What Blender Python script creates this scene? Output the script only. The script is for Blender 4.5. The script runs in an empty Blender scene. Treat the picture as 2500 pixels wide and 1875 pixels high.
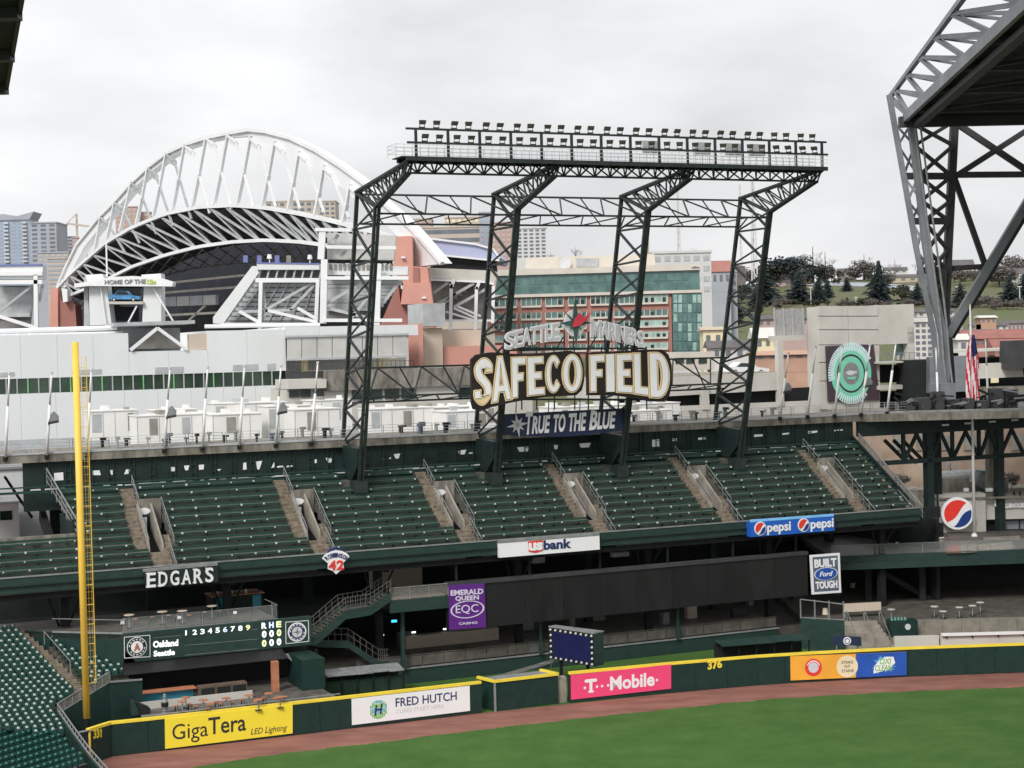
import bpy, bmesh, math, random
from mathutils import Vector, Matrix
random.seed(7)
sc = bpy.context.scene
COL = sc.collection
# ------------------------------------------------------------------ camera
F, H, ROLL = 4040.0, 28.0, 0.025
PITCH = math.atan((937.5 - 845) / F)
V = Vector
FW = V((0, math.cos(PITCH), -math.sin(PITCH)))
R0 = V((1, 0, 0)); U0 = V((0, math.sin(PITCH), math.cos(PITCH)))
RI = math.cos(ROLL) * R0 - math.sin(ROLL) * U0
UP = math.cos(ROLL) * U0 + math.sin(ROLL) * R0
CAM = V((0, 0, H))
cd = bpy.data.cameras.new('camera'); co = bpy.data.objects.new('camera', cd); COL.objects.link(co)
cd.sensor_width = 36; cd.lens = 36 * F / 2500; cd.clip_start = 0.5; cd.clip_end = 9000
m = Matrix((RI, UP, -FW)).transposed().to_4x4(); m.translation = CAM
co.matrix_world = m; sc.camera = co
# ------------------------------------------------------------------ sky, sun, exposure
SUN_EL, SUN_AZ = math.radians(42), math.radians(205)      # behind the camera, a little to its left
w = bpy.data.worlds.new('World'); sc.world = w; w.use_nodes = True
nt = w.node_tree; nt.nodes.clear()
def N(t, **k):
    n = nt.nodes.new(t)
    for a, b in k.items(): setattr(n, a, b)
    return n
out = N('ShaderNodeOutputWorld'); bg = N('ShaderNodeBackground'); bg.inputs[1].default_value = 0.1
sky = N('ShaderNodeTexSky', sky_type='NISHITA'); sky.sun_disc = False
sky.sun_elevation = SUN_EL; sky.sun_rotation = SUN_AZ; sky.air_density = 1.5; sky.dust_density = 4
tc = N('ShaderNodeTexCoord'); mp = N('ShaderNodeMapping'); mp.inputs['Scale'].default_value = (1.0, 1.0, 2.6)
ns = N('ShaderNodeTexNoise'); ns.inputs['Scale'].default_value = 5.5; ns.inputs['Detail'].default_value = 7; ns.inputs['Roughness'].default_value = 0.52
ns2 = N('ShaderNodeTexNoise'); ns2.inputs['Scale'].default_value = 2.3; ns2.inputs['Detail'].default_value = 3
mxn = N('ShaderNodeMix'); mxn.inputs[0].default_value = 0.45
cr = N('ShaderNodeValToRGB')
cr.color_ramp.elements[0].position = 0.36; cr.color_ramp.elements[0].color = (4.1, 4.14, 4.28, 1)
cr.color_ramp.elements[1].position = 0.64; cr.color_ramp.elements[1].color = (5.95, 5.97, 6.05, 1)
mx = N('ShaderNodeMix', data_type='RGBA'); mx.inputs[0].default_value = 0.94
L = nt.links.new
L(tc.outputs['Generated'], mp.inputs[0]); L(mp.outputs[0], ns.inputs[0]); L(mp.outputs[0], ns2.inputs[0])
L(ns.outputs[0], mxn.inputs[2]); L(ns2.outputs[0], mxn.inputs[3]); L(mxn.outputs[0], cr.inputs[0])
L(sky.outputs[0], mx.inputs[6]); L(cr.outputs[0], mx.inputs[7]); L(mx.outputs[2], bg.inputs[0]); L(bg.outputs[0], out.inputs[0])
sl = bpy.data.lights.new('sun', 'SUN'); sl.energy = 1.5; sl.angle = math.radians(18); sl.color = (1, 0.97, 0.93)
so = bpy.data.objects.new('sun', sl); COL.objects.link(so)
sd = V((math.cos(SUN_EL) * math.sin(SUN_AZ), math.cos(SUN_EL) * math.cos(SUN_AZ), math.sin(SUN_EL)))
so.rotation_euler = sd.to_track_quat('Z', 'Y').to_euler(); so.location = (0, -60, 120)
vs = sc.view_settings; vs.view_transform = 'Standard'; vs.look = 'None'; vs.exposure = 0.82; vs.gamma = 1; vs.use_curve_mapping = False
# ------------------------------------------------------------------ pixel -> place, stand frame (s along the left-field stand, t back from it, z up)
_l = math.hypot(9000, F); SU = V((9000 / _l, F / _l, 0)); SN = V((-F / _l, 9000 / _l, 0)); ZZ = V((0, 0, 1))
def ray(x, y): return FW + (x - 1250) / F * RI + (937.5 - y) / F * UP
def PZ(x, y, z): d = ray(x, y); return CAM + d * ((z - H) / d.z)
def PT(x, y, t): d = ray(x, y); return CAM + d * (t / d.dot(SN))
def PY(x, y, Y): d = ray(x, y); return CAM + d * (Y / d.y)
def PP(x, y, p, n): d = ray(x, y); return CAM + d * ((p - CAM).dot(n) / d.dot(n))
def ST(s, t, z): return SU * s + SN * t + ZZ * z
def s_of(P): return P.dot(SU)
def t_of(P): return P.dot(SN)
# ------------------------------------------------------------------ materials
MATS = {}
def mat(name, c, rough=0.7, var=0.12, scale=2.0, metal=0.0, bump=0.0, spec=0.4, emit=0.0, c2=None, stretch=(1, 1, 1), alpha=1.0, detail=5, trans=0):
    if name in MATS: return MATS[name]
    M = bpy.data.materials.new(name); M.use_nodes = True; t = M.node_tree; b = t.nodes['Principled BSDF']
    b.inputs['Roughness'].default_value = rough; b.inputs['Metallic'].default_value = metal
    b.inputs['Specular IOR Level'].default_value = spec
    if alpha < 1: b.inputs['Alpha'].default_value = alpha
    if trans: b.inputs['Transmission Weight'].default_value = trans
    tcn = t.nodes.new('ShaderNodeTexCoord'); mpn = t.nodes.new('ShaderNodeMapping'); mpn.inputs['Scale'].default_value = stretch
    nz = t.nodes.new('ShaderNodeTexNoise'); nz.inputs['Scale'].default_value = scale; nz.inputs['Detail'].default_value = detail; nz.inputs['Roughness'].default_value = 0.6
    rp = t.nodes.new('ShaderNodeValToRGB'); rp.color_ramp.elements[0].position = 0.32; rp.color_ramp.elements[1].position = 0.68
    lo = tuple(max(0, x * (1 - var)) for x in c) + (1,); hi = tuple(min(1, x * (1 + var)) for x in c) + (1,)
    if c2: lo = tuple(c2) + (1,); hi = tuple(c) + (1,)
    rp.color_ramp.elements[0].color = lo; rp.color_ramp.elements[1].color = hi
    t.links.new(tcn.outputs['Object'], mpn.inputs[0]); t.links.new(mpn.outputs[0], nz.inputs[0])
    t.links.new(nz.outputs[0], rp.inputs[0]); t.links.new(rp.outputs[0], b.inputs['Base Color'])
    if bump:
        bp = t.nodes.new('ShaderNodeBump'); bp.inputs['Strength'].default_value = bump; bp.inputs['Distance'].default_value = 0.05
        t.links.new(nz.outputs[0], bp.inputs['Height']); t.links.new(bp.outputs[0], b.inputs['Normal'])
    if emit:
        b.inputs['Emission Strength'].default_value = emit; t.links.new(rp.outputs[0], b.inputs['Emission Color'])
    MATS[name] = M; return M
mat('tower', (0.021, 0.030, 0.028), 0.55, 0.35, 1.5)
mat('green_steel', (0.010, 0.024, 0.022), 0.6, 0.3, 1.2)
mat('fascia', (0.022, 0.052, 0.045), 0.6, 0.3, 0.8, c2=(0.013, 0.034, 0.03), stretch=(1, 1, 3))
mat('bench', (0.022, 0.066, 0.049), 0.45, 0.3, 1.3, c2=(0.013, 0.043, 0.032))
mat('bench_top', (0.165, 0.17, 0.135), 0.7, 0.3, 2.2, c2=(0.075, 0.095, 0.072))
mat('tread', (0.15, 0.145, 0.122), 0.8, 0.3, 0.9, c2=(0.07, 0.078, 0.064))
mat('concrete', (0.36, 0.33, 0.28), 0.9, 0.3, 0.7, c2=(0.21, 0.19, 0.16), bump=0.2)
mat('concrete_wet_shade', (0.15, 0.14, 0.12), 0.5, 0.3, 0.9, c2=(0.07, 0.066, 0.058))  # wet deck concrete; on the lower bar floor its darkness is painted shade
mat('concrete_stained', (0.30, 0.28, 0.24), 0.9, 0.3, 1.2, c2=(0.10, 0.09, 0.075), stretch=(1, 1, 0.35))
mat('concrete_pale', (0.60, 0.58, 0.53), 0.9, 0.1, 0.25, c2=(0.49, 0.475, 0.43))
mat('step', (0.30, 0.25, 0.19), 0.9, 0.3, 2.5, c2=(0.12, 0.10, 0.078))
mat('dark', (0.008, 0.009, 0.011), 0.8, 0.3, 1.0)
mat('dark_wall', (0.012, 0.016, 0.016), 0.8, 0.3, 0.8)
mat('board_black2', (0.0135, 0.0135, 0.0145), 0.4, 0.4, 0.8, stretch=(1, 1, 0.3))
mat('board_black', (0.0115, 0.0115, 0.0125), 0.45, 0.35, 0.35, stretch=(1, 1, 0.4))
mat('pad_green', (0.010, 0.037, 0.031), 0.5, 0.3, 1.4, c2=(0.006, 0.026, 0.021))
mat('yellow', (0.86, 0.66, 0.06), 0.5, 0.08, 1.0)
mat('pole_yellow', (0.88, 0.57, 0.09), 0.45, 0.07, 0.8)
mat('white_paint', (0.80, 0.80, 0.80), 0.5, 0.05, 0.8)
mat('white_steel', (0.78, 0.79, 0.80), 0.5, 0.06, 0.1)
mat('grey_steel', (0.42, 0.44, 0.45), 0.5, 0.15, 0.6)
mat('galvanised', (0.24, 0.25, 0.25), 0.45, 0.2, 1.6)
mat('roof_steel', (0.20, 0.215, 0.235), 0.5, 0.25, 0.25)
mat('roof_steel_dark', (0.045, 0.046, 0.05), 0.6, 0.3, 0.3)
mat('hall_white', (0.725, 0.75, 0.75), 0.55, 0.03, 0.15, c2=(0.665, 0.69, 0.69), stretch=(1, 1, .25))
mat('glass_dark', (0.02, 0.035, 0.03), 0.08, 0.4, 0.5, spec=0.6)
mat('glass_green', (0.13, 0.24, 0.22), 0.15, 0.4, 0.35, spec=0.6, c2=(0.07, 0.14, 0.135))
mat('glass_pale', (0.30, 0.45, 0.41), 0.15, 0.3, 0.4, spec=0.6)
mat('brick', (0.38, 0.18, 0.145), 0.85, 0.1, 0.25, bump=0.1)
mat('stone_trim', (0.62, 0.575, 0.51), 0.8, 0.08, 0.3)
mat('tan', (0.55, 0.47, 0.38), 0.85, 0.08, 0.15)
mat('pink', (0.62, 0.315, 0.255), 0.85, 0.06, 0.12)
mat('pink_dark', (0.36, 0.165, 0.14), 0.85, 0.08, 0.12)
mat('navy', (0.017, 0.019, 0.029), 0.7, 0.4, 0.15)
mat('seat_green', (0.006, 0.05, 0.036), 0.4, 0.2, 3.0)
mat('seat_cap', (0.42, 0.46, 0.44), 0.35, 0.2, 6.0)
mat('sign_white', (0.86, 0.86, 0.88), 0.4, 0.02, 0.5)
mat('sign_grey', (0.60, 0.61, 0.63), 0.4, 0.06, 0.8)
mat('ink', (0.03, 0.03, 0.032), 0.6, 0.1, 1)
mat('ink_navy', (0.02, 0.035, 0.13), 0.5, 0.1, 1)
mat('wood', (0.42, 0.17, 0.09), 0.6, 0.2, 2)
mat('clear_glass', (0.55, 0.6, 0.58), 0.05, 0.02, 1, alpha=0.10)
mat('mesh_rail', (0.25, 0.24, 0.22), 0.6, 0.2, 4, alpha=0.38)
# ------------------------------------------------------------------ mesh building
class MB:
    def __init__(s): s.v = []; s.f = []; s.mi = []; s.cm = 0
    def add(s, vs, fs):
        o = len(s.v); s.v += [tuple(x) for x in vs]
        for f in fs: s.f.append([i + o for i in f]); s.mi.append(s.cm)
        return s
    def poly(s, pts): return s.add(pts, [list(range(len(pts)))])
    def prism(s, pts, off):
        n = len(pts); off = V(off)
        fs = [list(range(n)), list(range(2 * n - 1, n - 1, -1))] + [[i, i + n, (i + 1) % n + n, (i + 1) % n] for i in range(n)]
        return s.add(list(pts) + [V(p) + off for p in pts], fs)
    def box(s, o, a, b, c):
        o, a, b, c = V(o), V(a), V(b), V(c)
        return s.prism([o, o + a, o + a + b, o + b], c)
    def bst(s, s0, s1, t0, t1, z0, z1): return s.box(ST(s0, t0, z0), SU * (s1 - s0), SN * (t1 - t0), ZZ * (z1 - z0))
    def bxy(s, x0, x1, y0, y1, z0, z1): return s.box(V((x0, y0, z0)), V((x1 - x0, 0, 0)), V((0, y1 - y0, 0)), V((0, 0, z1 - z0)))
    def bar(s, p, q, w, h=None, up=ZZ):
        p, q = V(p), V(q); d = q - p
        if d.length < 1e-5: return s
        d.normalize(); a = d.cross(up)
        if a.length < 1e-3: a = d.cross(SU)
        a.normalize(); b = a.cross(d); h = h or w; a = a * w / 2; b = b * h / 2
        return s.prism([p - a - b, p + a - b, p + a + b, p - a + b], q - p)
    def tube(s, p, q, r, n=8, r2=None):
        p, q = V(p), V(q); d = (q - p).normalized(); a = d.cross(ZZ)
        if a.length < 1e-3: a = V((1, 0, 0))
        a.normalize(); b = a.cross(d); r2 = r if r2 is None else r2
        vs = [p + (a * math.cos(2 * math.pi * i / n) + b * math.sin(2 * math.pi * i / n)) * r for i in range(n)]
        vs += [q + (a * math.cos(2 * math.pi * i / n) + b * math.sin(2 * math.pi * i / n)) * r2 for i in range(n)]
        return s.add(vs, [list(range(n))[::-1], list(range(n, 2 * n))] + [[i, (i + 1) % n, (i + 1) % n + n, i + n] for i in range(n)])
    def path(s, pts, w, h=None):
        for a, b in zip(pts, pts[1:]): s.bar(a, b, w, h)
        return s
    def disc(s, c, right, up, r, off, n=32, a0=0, a1=2 * math.pi, ry=None):
        ry = ry or r; k = n if a1 - a0 > 6.2 else n + 1
        return s.prism([c + right * r * math.cos(a0 + (a1 - a0) * i / n) + up * ry * math.sin(a0 + (a1 - a0) * i / n) for i in range(k)], off)
    def ring(s, c, right, up, r0, r1, off, n=40, a0=0, a1=2 * math.pi, sy=1.0):
        off = V(off)
        for i in range(n):
            q = [a0 + (a1 - a0) * (i + k) / n for k in (0, 1)]
            P = lambda r, a: c + right * r * math.cos(a) + up * r * sy * math.sin(a)
            s.prism([P(r0, q[0]), P(r1, q[0]), P(r1, q[1]), P(r0, q[1])], off)
        return s
    def build(s, name, mats, parent=None, smooth=False):
        me = bpy.data.meshes.new(name); me.from_pydata(s.v, [], s.f)
        if not isinstance(mats, (list, tuple)): mats = [mats]
        for mm in mats: me.materials.append(MATS[mm])
        if len(mats) > 1: me.polygons.foreach_set('material_index', s.mi)
        bm = bmesh.new(); bm.from_mesh(me); bmesh.ops.recalc_face_normals(bm, faces=bm.faces[:]); bm.to_mesh(me); bm.free()
        if smooth: me.polygons.foreach_set('use_smooth', [True] * len(me.polygons))
        return link(name, me, parent)
def link(name, me, parent=None):
    o = bpy.data.objects.new(name, me); COL.objects.link(o)
    if parent is not None:
        o.parent = parent
        r = parent
        b = V((0, 0, 0))
        while r is not None: b += r.location; r = r.parent
        o.location = -b
    return o
def tag(o, label, cat, group=None):
    o['label'] = label; o['category'] = cat
    if group: o['group'] = group
    return o
def thing(name, label, cat, base=(0, 0, 0), group=None):
    o = bpy.data.objects.new(name, None); COL.objects.link(o); o.location = base; o.empty_display_size = 0.3
    return tag(o, label, cat, group)
def struct(o): o['kind'] = 'structure'; return o
def stuff(o): o['kind'] = 'stuff'; return o
# text mapped into any four-cornered patch
_tc = {}
def glyphs(txt, bold, shear, space):
    k = (txt, bold, shear, space)
    if k in _tc: return _tc[k]
    cu = bpy.data.curves.new('t', 'FONT'); cu.body = txt; cu.offset = bold; cu.shear = shear; cu.extrude = 0.5; cu.resolution_u = 3; cu.space_character = space
    ob = bpy.data.objects.new('t', cu); COL.objects.link(ob)
    dg = bpy.context.evaluated_depsgraph_get(); me = bpy.data.meshes.new_from_object(ob.evaluated_get(dg))
    vs = [tuple(v.co) for v in me.vertices]; fs = [list(p.vertices) for p in me.polygons]
    bpy.data.objects.remove(ob); bpy.data.curves.remove(cu); bpy.data.meshes.remove(me)
    _tc[k] = (vs, fs); return _tc[k]
def text(mb, txt, quad, ext=0.05, bold=0.0, shear=0.0, space=1.0, lift=0.0):
    """quad = bl, br, tr, tl in the world; letters stand proud of it by lift, ext thick"""
    base, _ = glyphs(txt, 0.0, shear, space); vs, fs = glyphs(txt, bold, shear, space)
    x0 = min(v[0] for v in base); x1 = max(v[0] for v in base); y0 = min(v[1] for v in base); y1 = max(v[1] for v in base)
    bl, br, tr, tl = [V(q) for q in quad]; nn = (br - bl).cross(tl - bl).normalized()
    P = []
    for x, y, z in vs:
        a = (x - x0) / (x1 - x0); b = (y - y0) / (y1 - y0)
        P.append(bl * (1 - a) * (1 - b) + br * a * (1 - b) + tr * a * b + tl * (1 - a) * b + nn * (lift + (z + 0.5) * ext))
    return mb.add(P, fs)
def polyglyph(key, splines, bold):
    k = ('poly', key, bold)
    if k in _tc: return _tc[k]
    cu = bpy.data.curves.new('t', 'CURVE'); cu.dimensions = '2D'; cu.fill_mode = 'BOTH'; cu.extrude = 0.5; cu.offset = bold
    for pts in splines:
        sp = cu.splines.new('POLY'); sp.points.add(len(pts) - 1); sp.use_cyclic_u = True
        for p_, (x_, y_) in zip(sp.points, pts): p_.co = (x_, y_, 0, 1)
    ob = bpy.data.objects.new('t', cu); COL.objects.link(ob)
    me = bpy.data.meshes.new_from_object(ob.evaluated_get(bpy.context.evaluated_depsgraph_get()))
    vs = [tuple(v.co) for v in me.vertices]; fs = [list(p.vertices) for p in me.polygons]
    bpy.data.objects.remove(ob); bpy.data.curves.remove(cu); bpy.data.meshes.remove(me)
    _tc[k] = (vs, fs); return _tc[k]
def map_glyph(mb, vs, fs, w_, quad, ext, lift):
    bl, br, tr, tl = [V(q) for q in quad]; nn = (br - bl).cross(tl - bl).normalized(); P = []
    for x, y, z in vs:
        a = x / w_; b = y; P.append(bl * (1 - a) * (1 - b) + br * a * (1 - b) + tr * a * b + tl * (1 - a) * b + nn * (lift + (z + 0.5) * ext))
    return mb.add(P, fs)
def quadpx(plane, *px): return [plane(x, y) for x, y in px]
def sub(q, x0, x1, y0, y1, top=True):
    """a sub-rectangle of a bl,br,tr,tl patch in 0..1"""
    bl, br, tr, tl = q
    f = lambda a, b: bl * (1 - a) * (1 - b) + br * a * (1 - b) + tr * a * b + tl * (1 - a) * b
    return [f(x0, y0), f(x1, y0), f(x1, y1), f(x0, y1)]
def frame_of(q):
    bl, br, tr, tl = q; r = (br - bl); u = (tl - bl); return r.normalized(), u.normalized(), r.cross(u).normalized()
def cen(pts): return sum((V(p) for p in pts), V((0, 0, 0))) / len(pts)
def panel(mb, q, th=0.1, lift=0.0):
    r, u, n = frame_of(q); return mb.prism([p + n * lift for p in q], n * th)
# ================================================================== SETTING
mat('ground', (0.13, 0.13, 0.125), 0.95, 0.3, 0.02)
mb = MB(); mb.poly([V((-6000, -400, -0.35)), V((6000, -400, -0.35)), V((6000, 8500, -0.35)), V((-6000, 8500, -0.35))]); struct(mb.build('ground', 'ground'))
# grass: mottled turf with fine blade noise
def grass_mat(name, a, b, c, sc1=0.22, sc2=9):
    M = bpy.data.materials.new(name); M.use_nodes = True; t = M.node_tree; bs = t.nodes['Principled BSDF']; bs.inputs['Roughness'].default_value = 0.9
    bs.inputs['Specular IOR Level'].default_value = 0.15
    tcn = t.nodes.new('ShaderNodeTexCoord'); n1 = t.nodes.new('ShaderNodeTexNoise'); n1.inputs['Scale'].default_value = sc1; n1.inputs['Detail'].default_value = 8; n1.inputs['Roughness'].default_value = 0.7
    n2 = t.nodes.new('ShaderNodeTexNoise'); n2.inputs['Scale'].default_value = sc2; n2.inputs['Detail'].default_value = 4
    r1 = t.nodes.new('ShaderNodeValToRGB'); r1.color_ramp.elements[0].position = 0.3; r1.color_ramp.elements[1].position = 0.7
    r1.color_ramp.elements[0].color = a + (1,); r1.color_ramp.elements[1].color = b + (1,)
    mx = t.nodes.new('ShaderNodeMix'); mx.data_type = 'RGBA'; mx.inputs[7].default_value = c + (1,)
    r2 = t.nodes.new('ShaderNodeMath'); r2.operation = 'MULTIPLY'; r2.inputs[1].default_value = 0.7
    for u_, v_ in ((tcn.outputs['Object'], n1.inputs[0]), (tcn.outputs['Object'], n2.inputs[0]), (n1.outputs[0], r1.inputs[0]), (r1.outputs[0], mx.inputs[6]), (n2.outputs[0], r2.inputs[0]), (r2.outputs[0], mx.inputs[0]), (mx.outputs[2], bs.inputs['Base Color'])): t.links.new(u_, v_)
    bp = t.nodes.new('ShaderNodeBump'); bp.inputs['Strength'].default_value = 0.35; bp.inputs['Distance'].default_value = 0.04
    t.links.new(n2.outputs[0], bp.inputs['Height']); t.links.new(bp.outputs[0], bs.inputs['Normal'])
    MATS[name] = M
grass_mat('grass', (0.047, 0.116, 0.024), (0.100, 0.190, 0.048), (0.040, 0.100, 0.021), .28, 5)
grass_mat('grass_hill', (0.16, 0.135, 0.10), (0.085, 0.14, 0.04), (0.14, 0.13, 0.08), 0.02, 0.15)
mat('track', (0.31, 0.140, 0.106), 0.95, 0.1, 0.45, c2=(0.185, 0.076, 0.059), bump=0.4, detail=10, stretch=(.6, 1.6, 1))
wall_top = [(218, 1779), (271, 1762), (360, 1753), (780, 1707), (1175, 1663)]
wall_top_r = [(1390, 1641), (1620, 1619), (1850, 1600), (1980, 1592), (2215, 1580), (2500, 1570), (2640, 1566)]
WL = [PZ(x, y, 2.44) for x, y in wall_top]; WR = [PZ(x, y, 2.44) for x, y in wall_top_r]
def base(p, z=0.0): return V((p.x, p.y, z))
# field and track sheets
mb = MB(); mb.poly([V((-80, -20, -0.008)), V((140, -20, -0.008)), V((140, 150, -0.008)), V((-80, 150, -0.008))]); struct(mb.build('warning_track', 'track'))
edge = [PZ(x, y, 0) for x, y in [(300, 1912), (400, 1892), (485, 1870), (700, 1838), (930, 1812), (1150, 1784), (1482, 1747), (1850, 1709), (2162, 1690), (2500, 1677), (2700, 1668)]]
_r = random.Random(17); _e = []
for _a, _b in zip(edge, edge[1:]):
    _n = max(2, int((_b - _a).length / .22))
    for _k in range(_n): _e.append(_a.lerp(_b, _k / _n) + V((_r.uniform(-.05, .05), .10 * math.sin(_k * .31 + _a.x) + _r.gauss(0, .09), 0)))
edge = _e + [edge[-1]]
edge = [V((-60, 60, 0))] + edge + [V((130, 134, 0)), V((130, -15, 0)), V((-60, -15, 0))]
mb = MB(); mb.poly(edge); struct(mb.build('field', 'grass'))
# bullpen turf behind the wall
mb = MB(); mb.poly([V((p.x, p.y, 0.004)) for p in [ST(38, 117, 0), ST(92, 113, 0), ST(92, 130, 0), ST(38, 130, 0)]]); struct(mb.build('bullpen_turf', 'grass'))
# ================================================================== OUTFIELD WALL
def wall_run(label, pts, numbers=()):
    t = thing('outfield_wall', label, 'wall', base(pts[0]))
    N_ = []
    for i, p in enumerate(pts):
        a = pts[max(0, i - 1)]; b = pts[min(len(pts) - 1, i + 1)]; d = (b - a); d.z = 0; d.normalize(); N_.append(V((-d.y, d.x, 0)))
    # padded panels, a part each
    k = 0
    for i in range(len(pts) - 1):
        a, b = base(pts[i]), base(pts[i + 1]); d = b - a; cnt = max(1, round(d.length / 2.4))
        for j in range(cnt):
            p = a + d * (j / cnt) + d.normalized() * 0.012; q = a + d * ((j + 1) / cnt) - d.normalized() * 0.012
            na = N_[i].lerp(N_[i + 1], j / cnt); nb = N_[i].lerp(N_[i + 1], (j + 1) / cnt)
            m_ = MB(); m_.prism([p + ZZ * 0.03, q + ZZ * 0.03, q + nb * 0.22 + ZZ * 0.03, p + na * 0.22 + ZZ * 0.03], ZZ * 2.22); m_.build('wall_pad', 'pad_green', t)
    m_ = MB()
    for i in range(len(pts) - 1):
        a, b = base(pts[i]), base(pts[i + 1])
        m_.prism([a - N_[i] * 0.04, b - N_[i + 1] * 0.04, b + N_[i + 1] * 0.3, a + N_[i] * 0.3], ZZ * 0.19)
        m_.v[-8:] = [(x, y, z + 2.25) for x, y, z in m_.v[-8:]]
    m_.build('yellow_cap', 'yellow', t)
    m_ = MB()
    for i in range(len(pts) - 1):
        a, b = base(pts[i]), base(pts[i + 1]); m_.prism([a + N_[i] * 0.24, b + N_[i + 1] * 0.24, b + N_[i + 1] * 0.42, a + N_[i] * 0.42], ZZ * 2.2)
    m_.build('backing', 'dark_wall', t)
    return t
wallL = wall_run('dark green padded outfield wall with yellow top, marked 331 beside the foul pole', WL)
wallR = wall_run('dark green padded outfield wall with yellow top, marked 376 right of the pink banner', WR)
def on_wall(pts):
    """plane function of the wall segment nearest to a pixel, 3 cm in front of the pads"""
    def f(x, y):
        best = None
        for a, b in zip(pts, pts[1:]):
            d = (b - a); d.z = 0; n = V((-d.y, d.x, 0)).normalized(); p = PP(x, y, a - n * 0.03, n)
            k = (p - a).dot(d) / d.length_squared
            if best is None or abs(k - 0.5) < best[0]: best = (abs(k - 0.5), p)
        return best[1]
    return f
fl, fr = on_wall(WL), on_wall(WR)
mb = MB(); text(mb, '331', quadpx(fl, (228, 1803), (247, 1799), (247, 1780), (229, 1782)), 0.03, 0.04); mb.build('distance_number', 'yellow', wallL)
mb = MB(); text(mb, '376', quadpx(fr, (1729, 1634), (1762, 1629), (1761, 1612), (1728, 1615)), 0.03, 0.045); mb.build('distance_number', 'yellow', wallR)
# foul-line upright on the wall
mb = MB(); p = fl(219, 1785); mb.box(base(p) + SU * -0.1 - SN * 0.06, SU * 0.14, SN * 0.05, ZZ * 2.24); mb.build('foul_stripe', 'pole_yellow', wallL)
# bullpen gate box that stands proud of the wall
a = PZ(1207, 1660, 2.44); b = PZ(1362, 1642, 2.44); c = PZ(1166, 1650, 2.44)
dd = (b - a); dd.z = 0; dn = V((-dd.y, dd.x, 0)).normalized()
t = thing('gate_box', 'dark green boxed bullpen gate with yellow rim standing between the two wall runs', 'gate', base(a))
e = b - dn * 0 ; cb = c; db = b + (c - a)
mb = MB(); mb.prism([base(a, .02), base(b, .02), base(db, .02), base(cb, .02)], ZZ * 2.2); mb.build('box_body', 'pad_green', t)
mb = MB()
for p, q in ((a, b), (a, c), (b, db)): mb.bar(base(p, 2.33), base(q, 2.33), 0.22, 0.2)
mb.build('yellow_rim', 'yellow', t)
mb = MB(); mb.prism([base(x_, 2.224) for x_ in (a, b, db, cb)], ZZ * 0.05); mb.build('top_sheet', 'galvanised', t)
mb = MB(); mb.bar(base(a, 0.0) - dn * 0.03, base(a, 2.2) - dn * 0.03, 0.14); mb.build('corner_post', 'galvanised', t)
p = base(PZ(1376, 1641, 2.44)); mb = MB(); mb.box(p - SU * 0.42 + SN * 0.3, SU * 0.8, SN * 0.6, ZZ * 2.0); tag(mb.build('wall_end_block', 'concrete', None), 'short concrete end block in the gap left of the pink banner', 'wall')
# ---- advertising banners hung on the wall
def banner(label, f, bl, br, tr, tl, base_mat, th=0.05, name='advertising_banner', cat='banner'):
    q = quadpx(f, bl, br, tr, tl); t = thing(name, label, cat, cen(q[:2])); mb = MB(); panel(mb, q, th); mb.build('panel', base_mat, t); r, u, n = frame_of(q)
    return t, [p + n * th for p in q], r, u, n
def put_text(t, q, m_, items, name='lettering', ext=0.012, lift=0.0):
    for it in items:
        mb = MB(); s_, x0, x1, y0, y1 = it[:5]; bold = it[5] if len(it) > 5 else 0; sh = it[6] if len(it) > 6 else 0
        text(mb, s_, sub(q, x0, x1, y0, y1), ext, bold, sh, lift=lift); mb.build(name, m_, t)
mat('ad_yellow', (0.90, 0.73, 0.05), 0.45, 0.03, 0.5); mat('ad_pink', (0.86, 0.07, 0.20), 0.45, 0.03, 0.5); mat('ad_orange', (0.90, 0.42, 0.05), 0.45, 0.12, 0.3)
mat('ad_blue', (0.02, 0.09, 0.42), 0.45, 0.15, 0.6); mat('ad_red', (0.75, 0.05, 0.045), 0.45, 0.05, 0.5); mat('cream', (0.80, 0.70, 0.47), 0.5, 0.05, 0.5); mat('sky_blue', (0.16, 0.42, 0.72), 0.5, 0.15, 1)
t, q, r, u, n = banner('yellow banner reading GigaTera LED Lighting on the outfield wall', fl, (403, 1828), (714, 1790), (714, 1719), (402, 1755), 'ad_yellow')
t['label'] = 'yellow advertising banner with thin dark lettering on the left wall run'
put_text(t, q, 'ink', [('Giga', .055, .33, .10, .78), ('Tera', .335, .625, .30, .86, .012), ('LED Lighting', .665, .955, .06, .33, 0, .25)])
t, q, r, u, n = banner('white advertising banner with a round green and blue striped logo', fl, (859, 1770), (1147, 1735), (1146, 1674), (858, 1706), 'sign_white')
put_text(t, q, 'ink_navy', [('FRED HUTCH', .365, .885, .50, .83, .012)]); put_text(t, q, 'sign_grey', [('CURES START HERE', .365, .77, .24, .40)], 'tagline')
c = cen(sub(q, .22, .22, .48, .48)); R_ = (q[3] - q[0]).length * .36
for m_, k in (('logo_green', 0), ('logo_blue', 1)):
    mat(m_, [(0.22, 0.50, 0.12), (0.10, 0.42, 0.52)][k], 0.5, 0.1, 2); mb = MB()
    for i in range(-4, 5):
        x = i * R_ * .21; h_ = math.sqrt(max(0, R_ * R_ - x * x)); y = -h_; j = i
        while y < h_ - .05:
            l_ = min(R_ * (.35 + .25 * ((j * 7 + i * 3) % 3) / 2), h_ - y)
            if (j + i) % 2 == k: mb.prism([c + r * (x - R_ * .085) + u * y, c + r * (x + R_ * .085) + u * y, c + r * (x + R_ * .085) + u * (y + l_), c + r * (x - R_ * .085) + u * (y + l_)], n * .01)
            y += l_ + R_ * .07; j += 1
    mb.build('round_logo', m_, t)
mb = MB()
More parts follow.
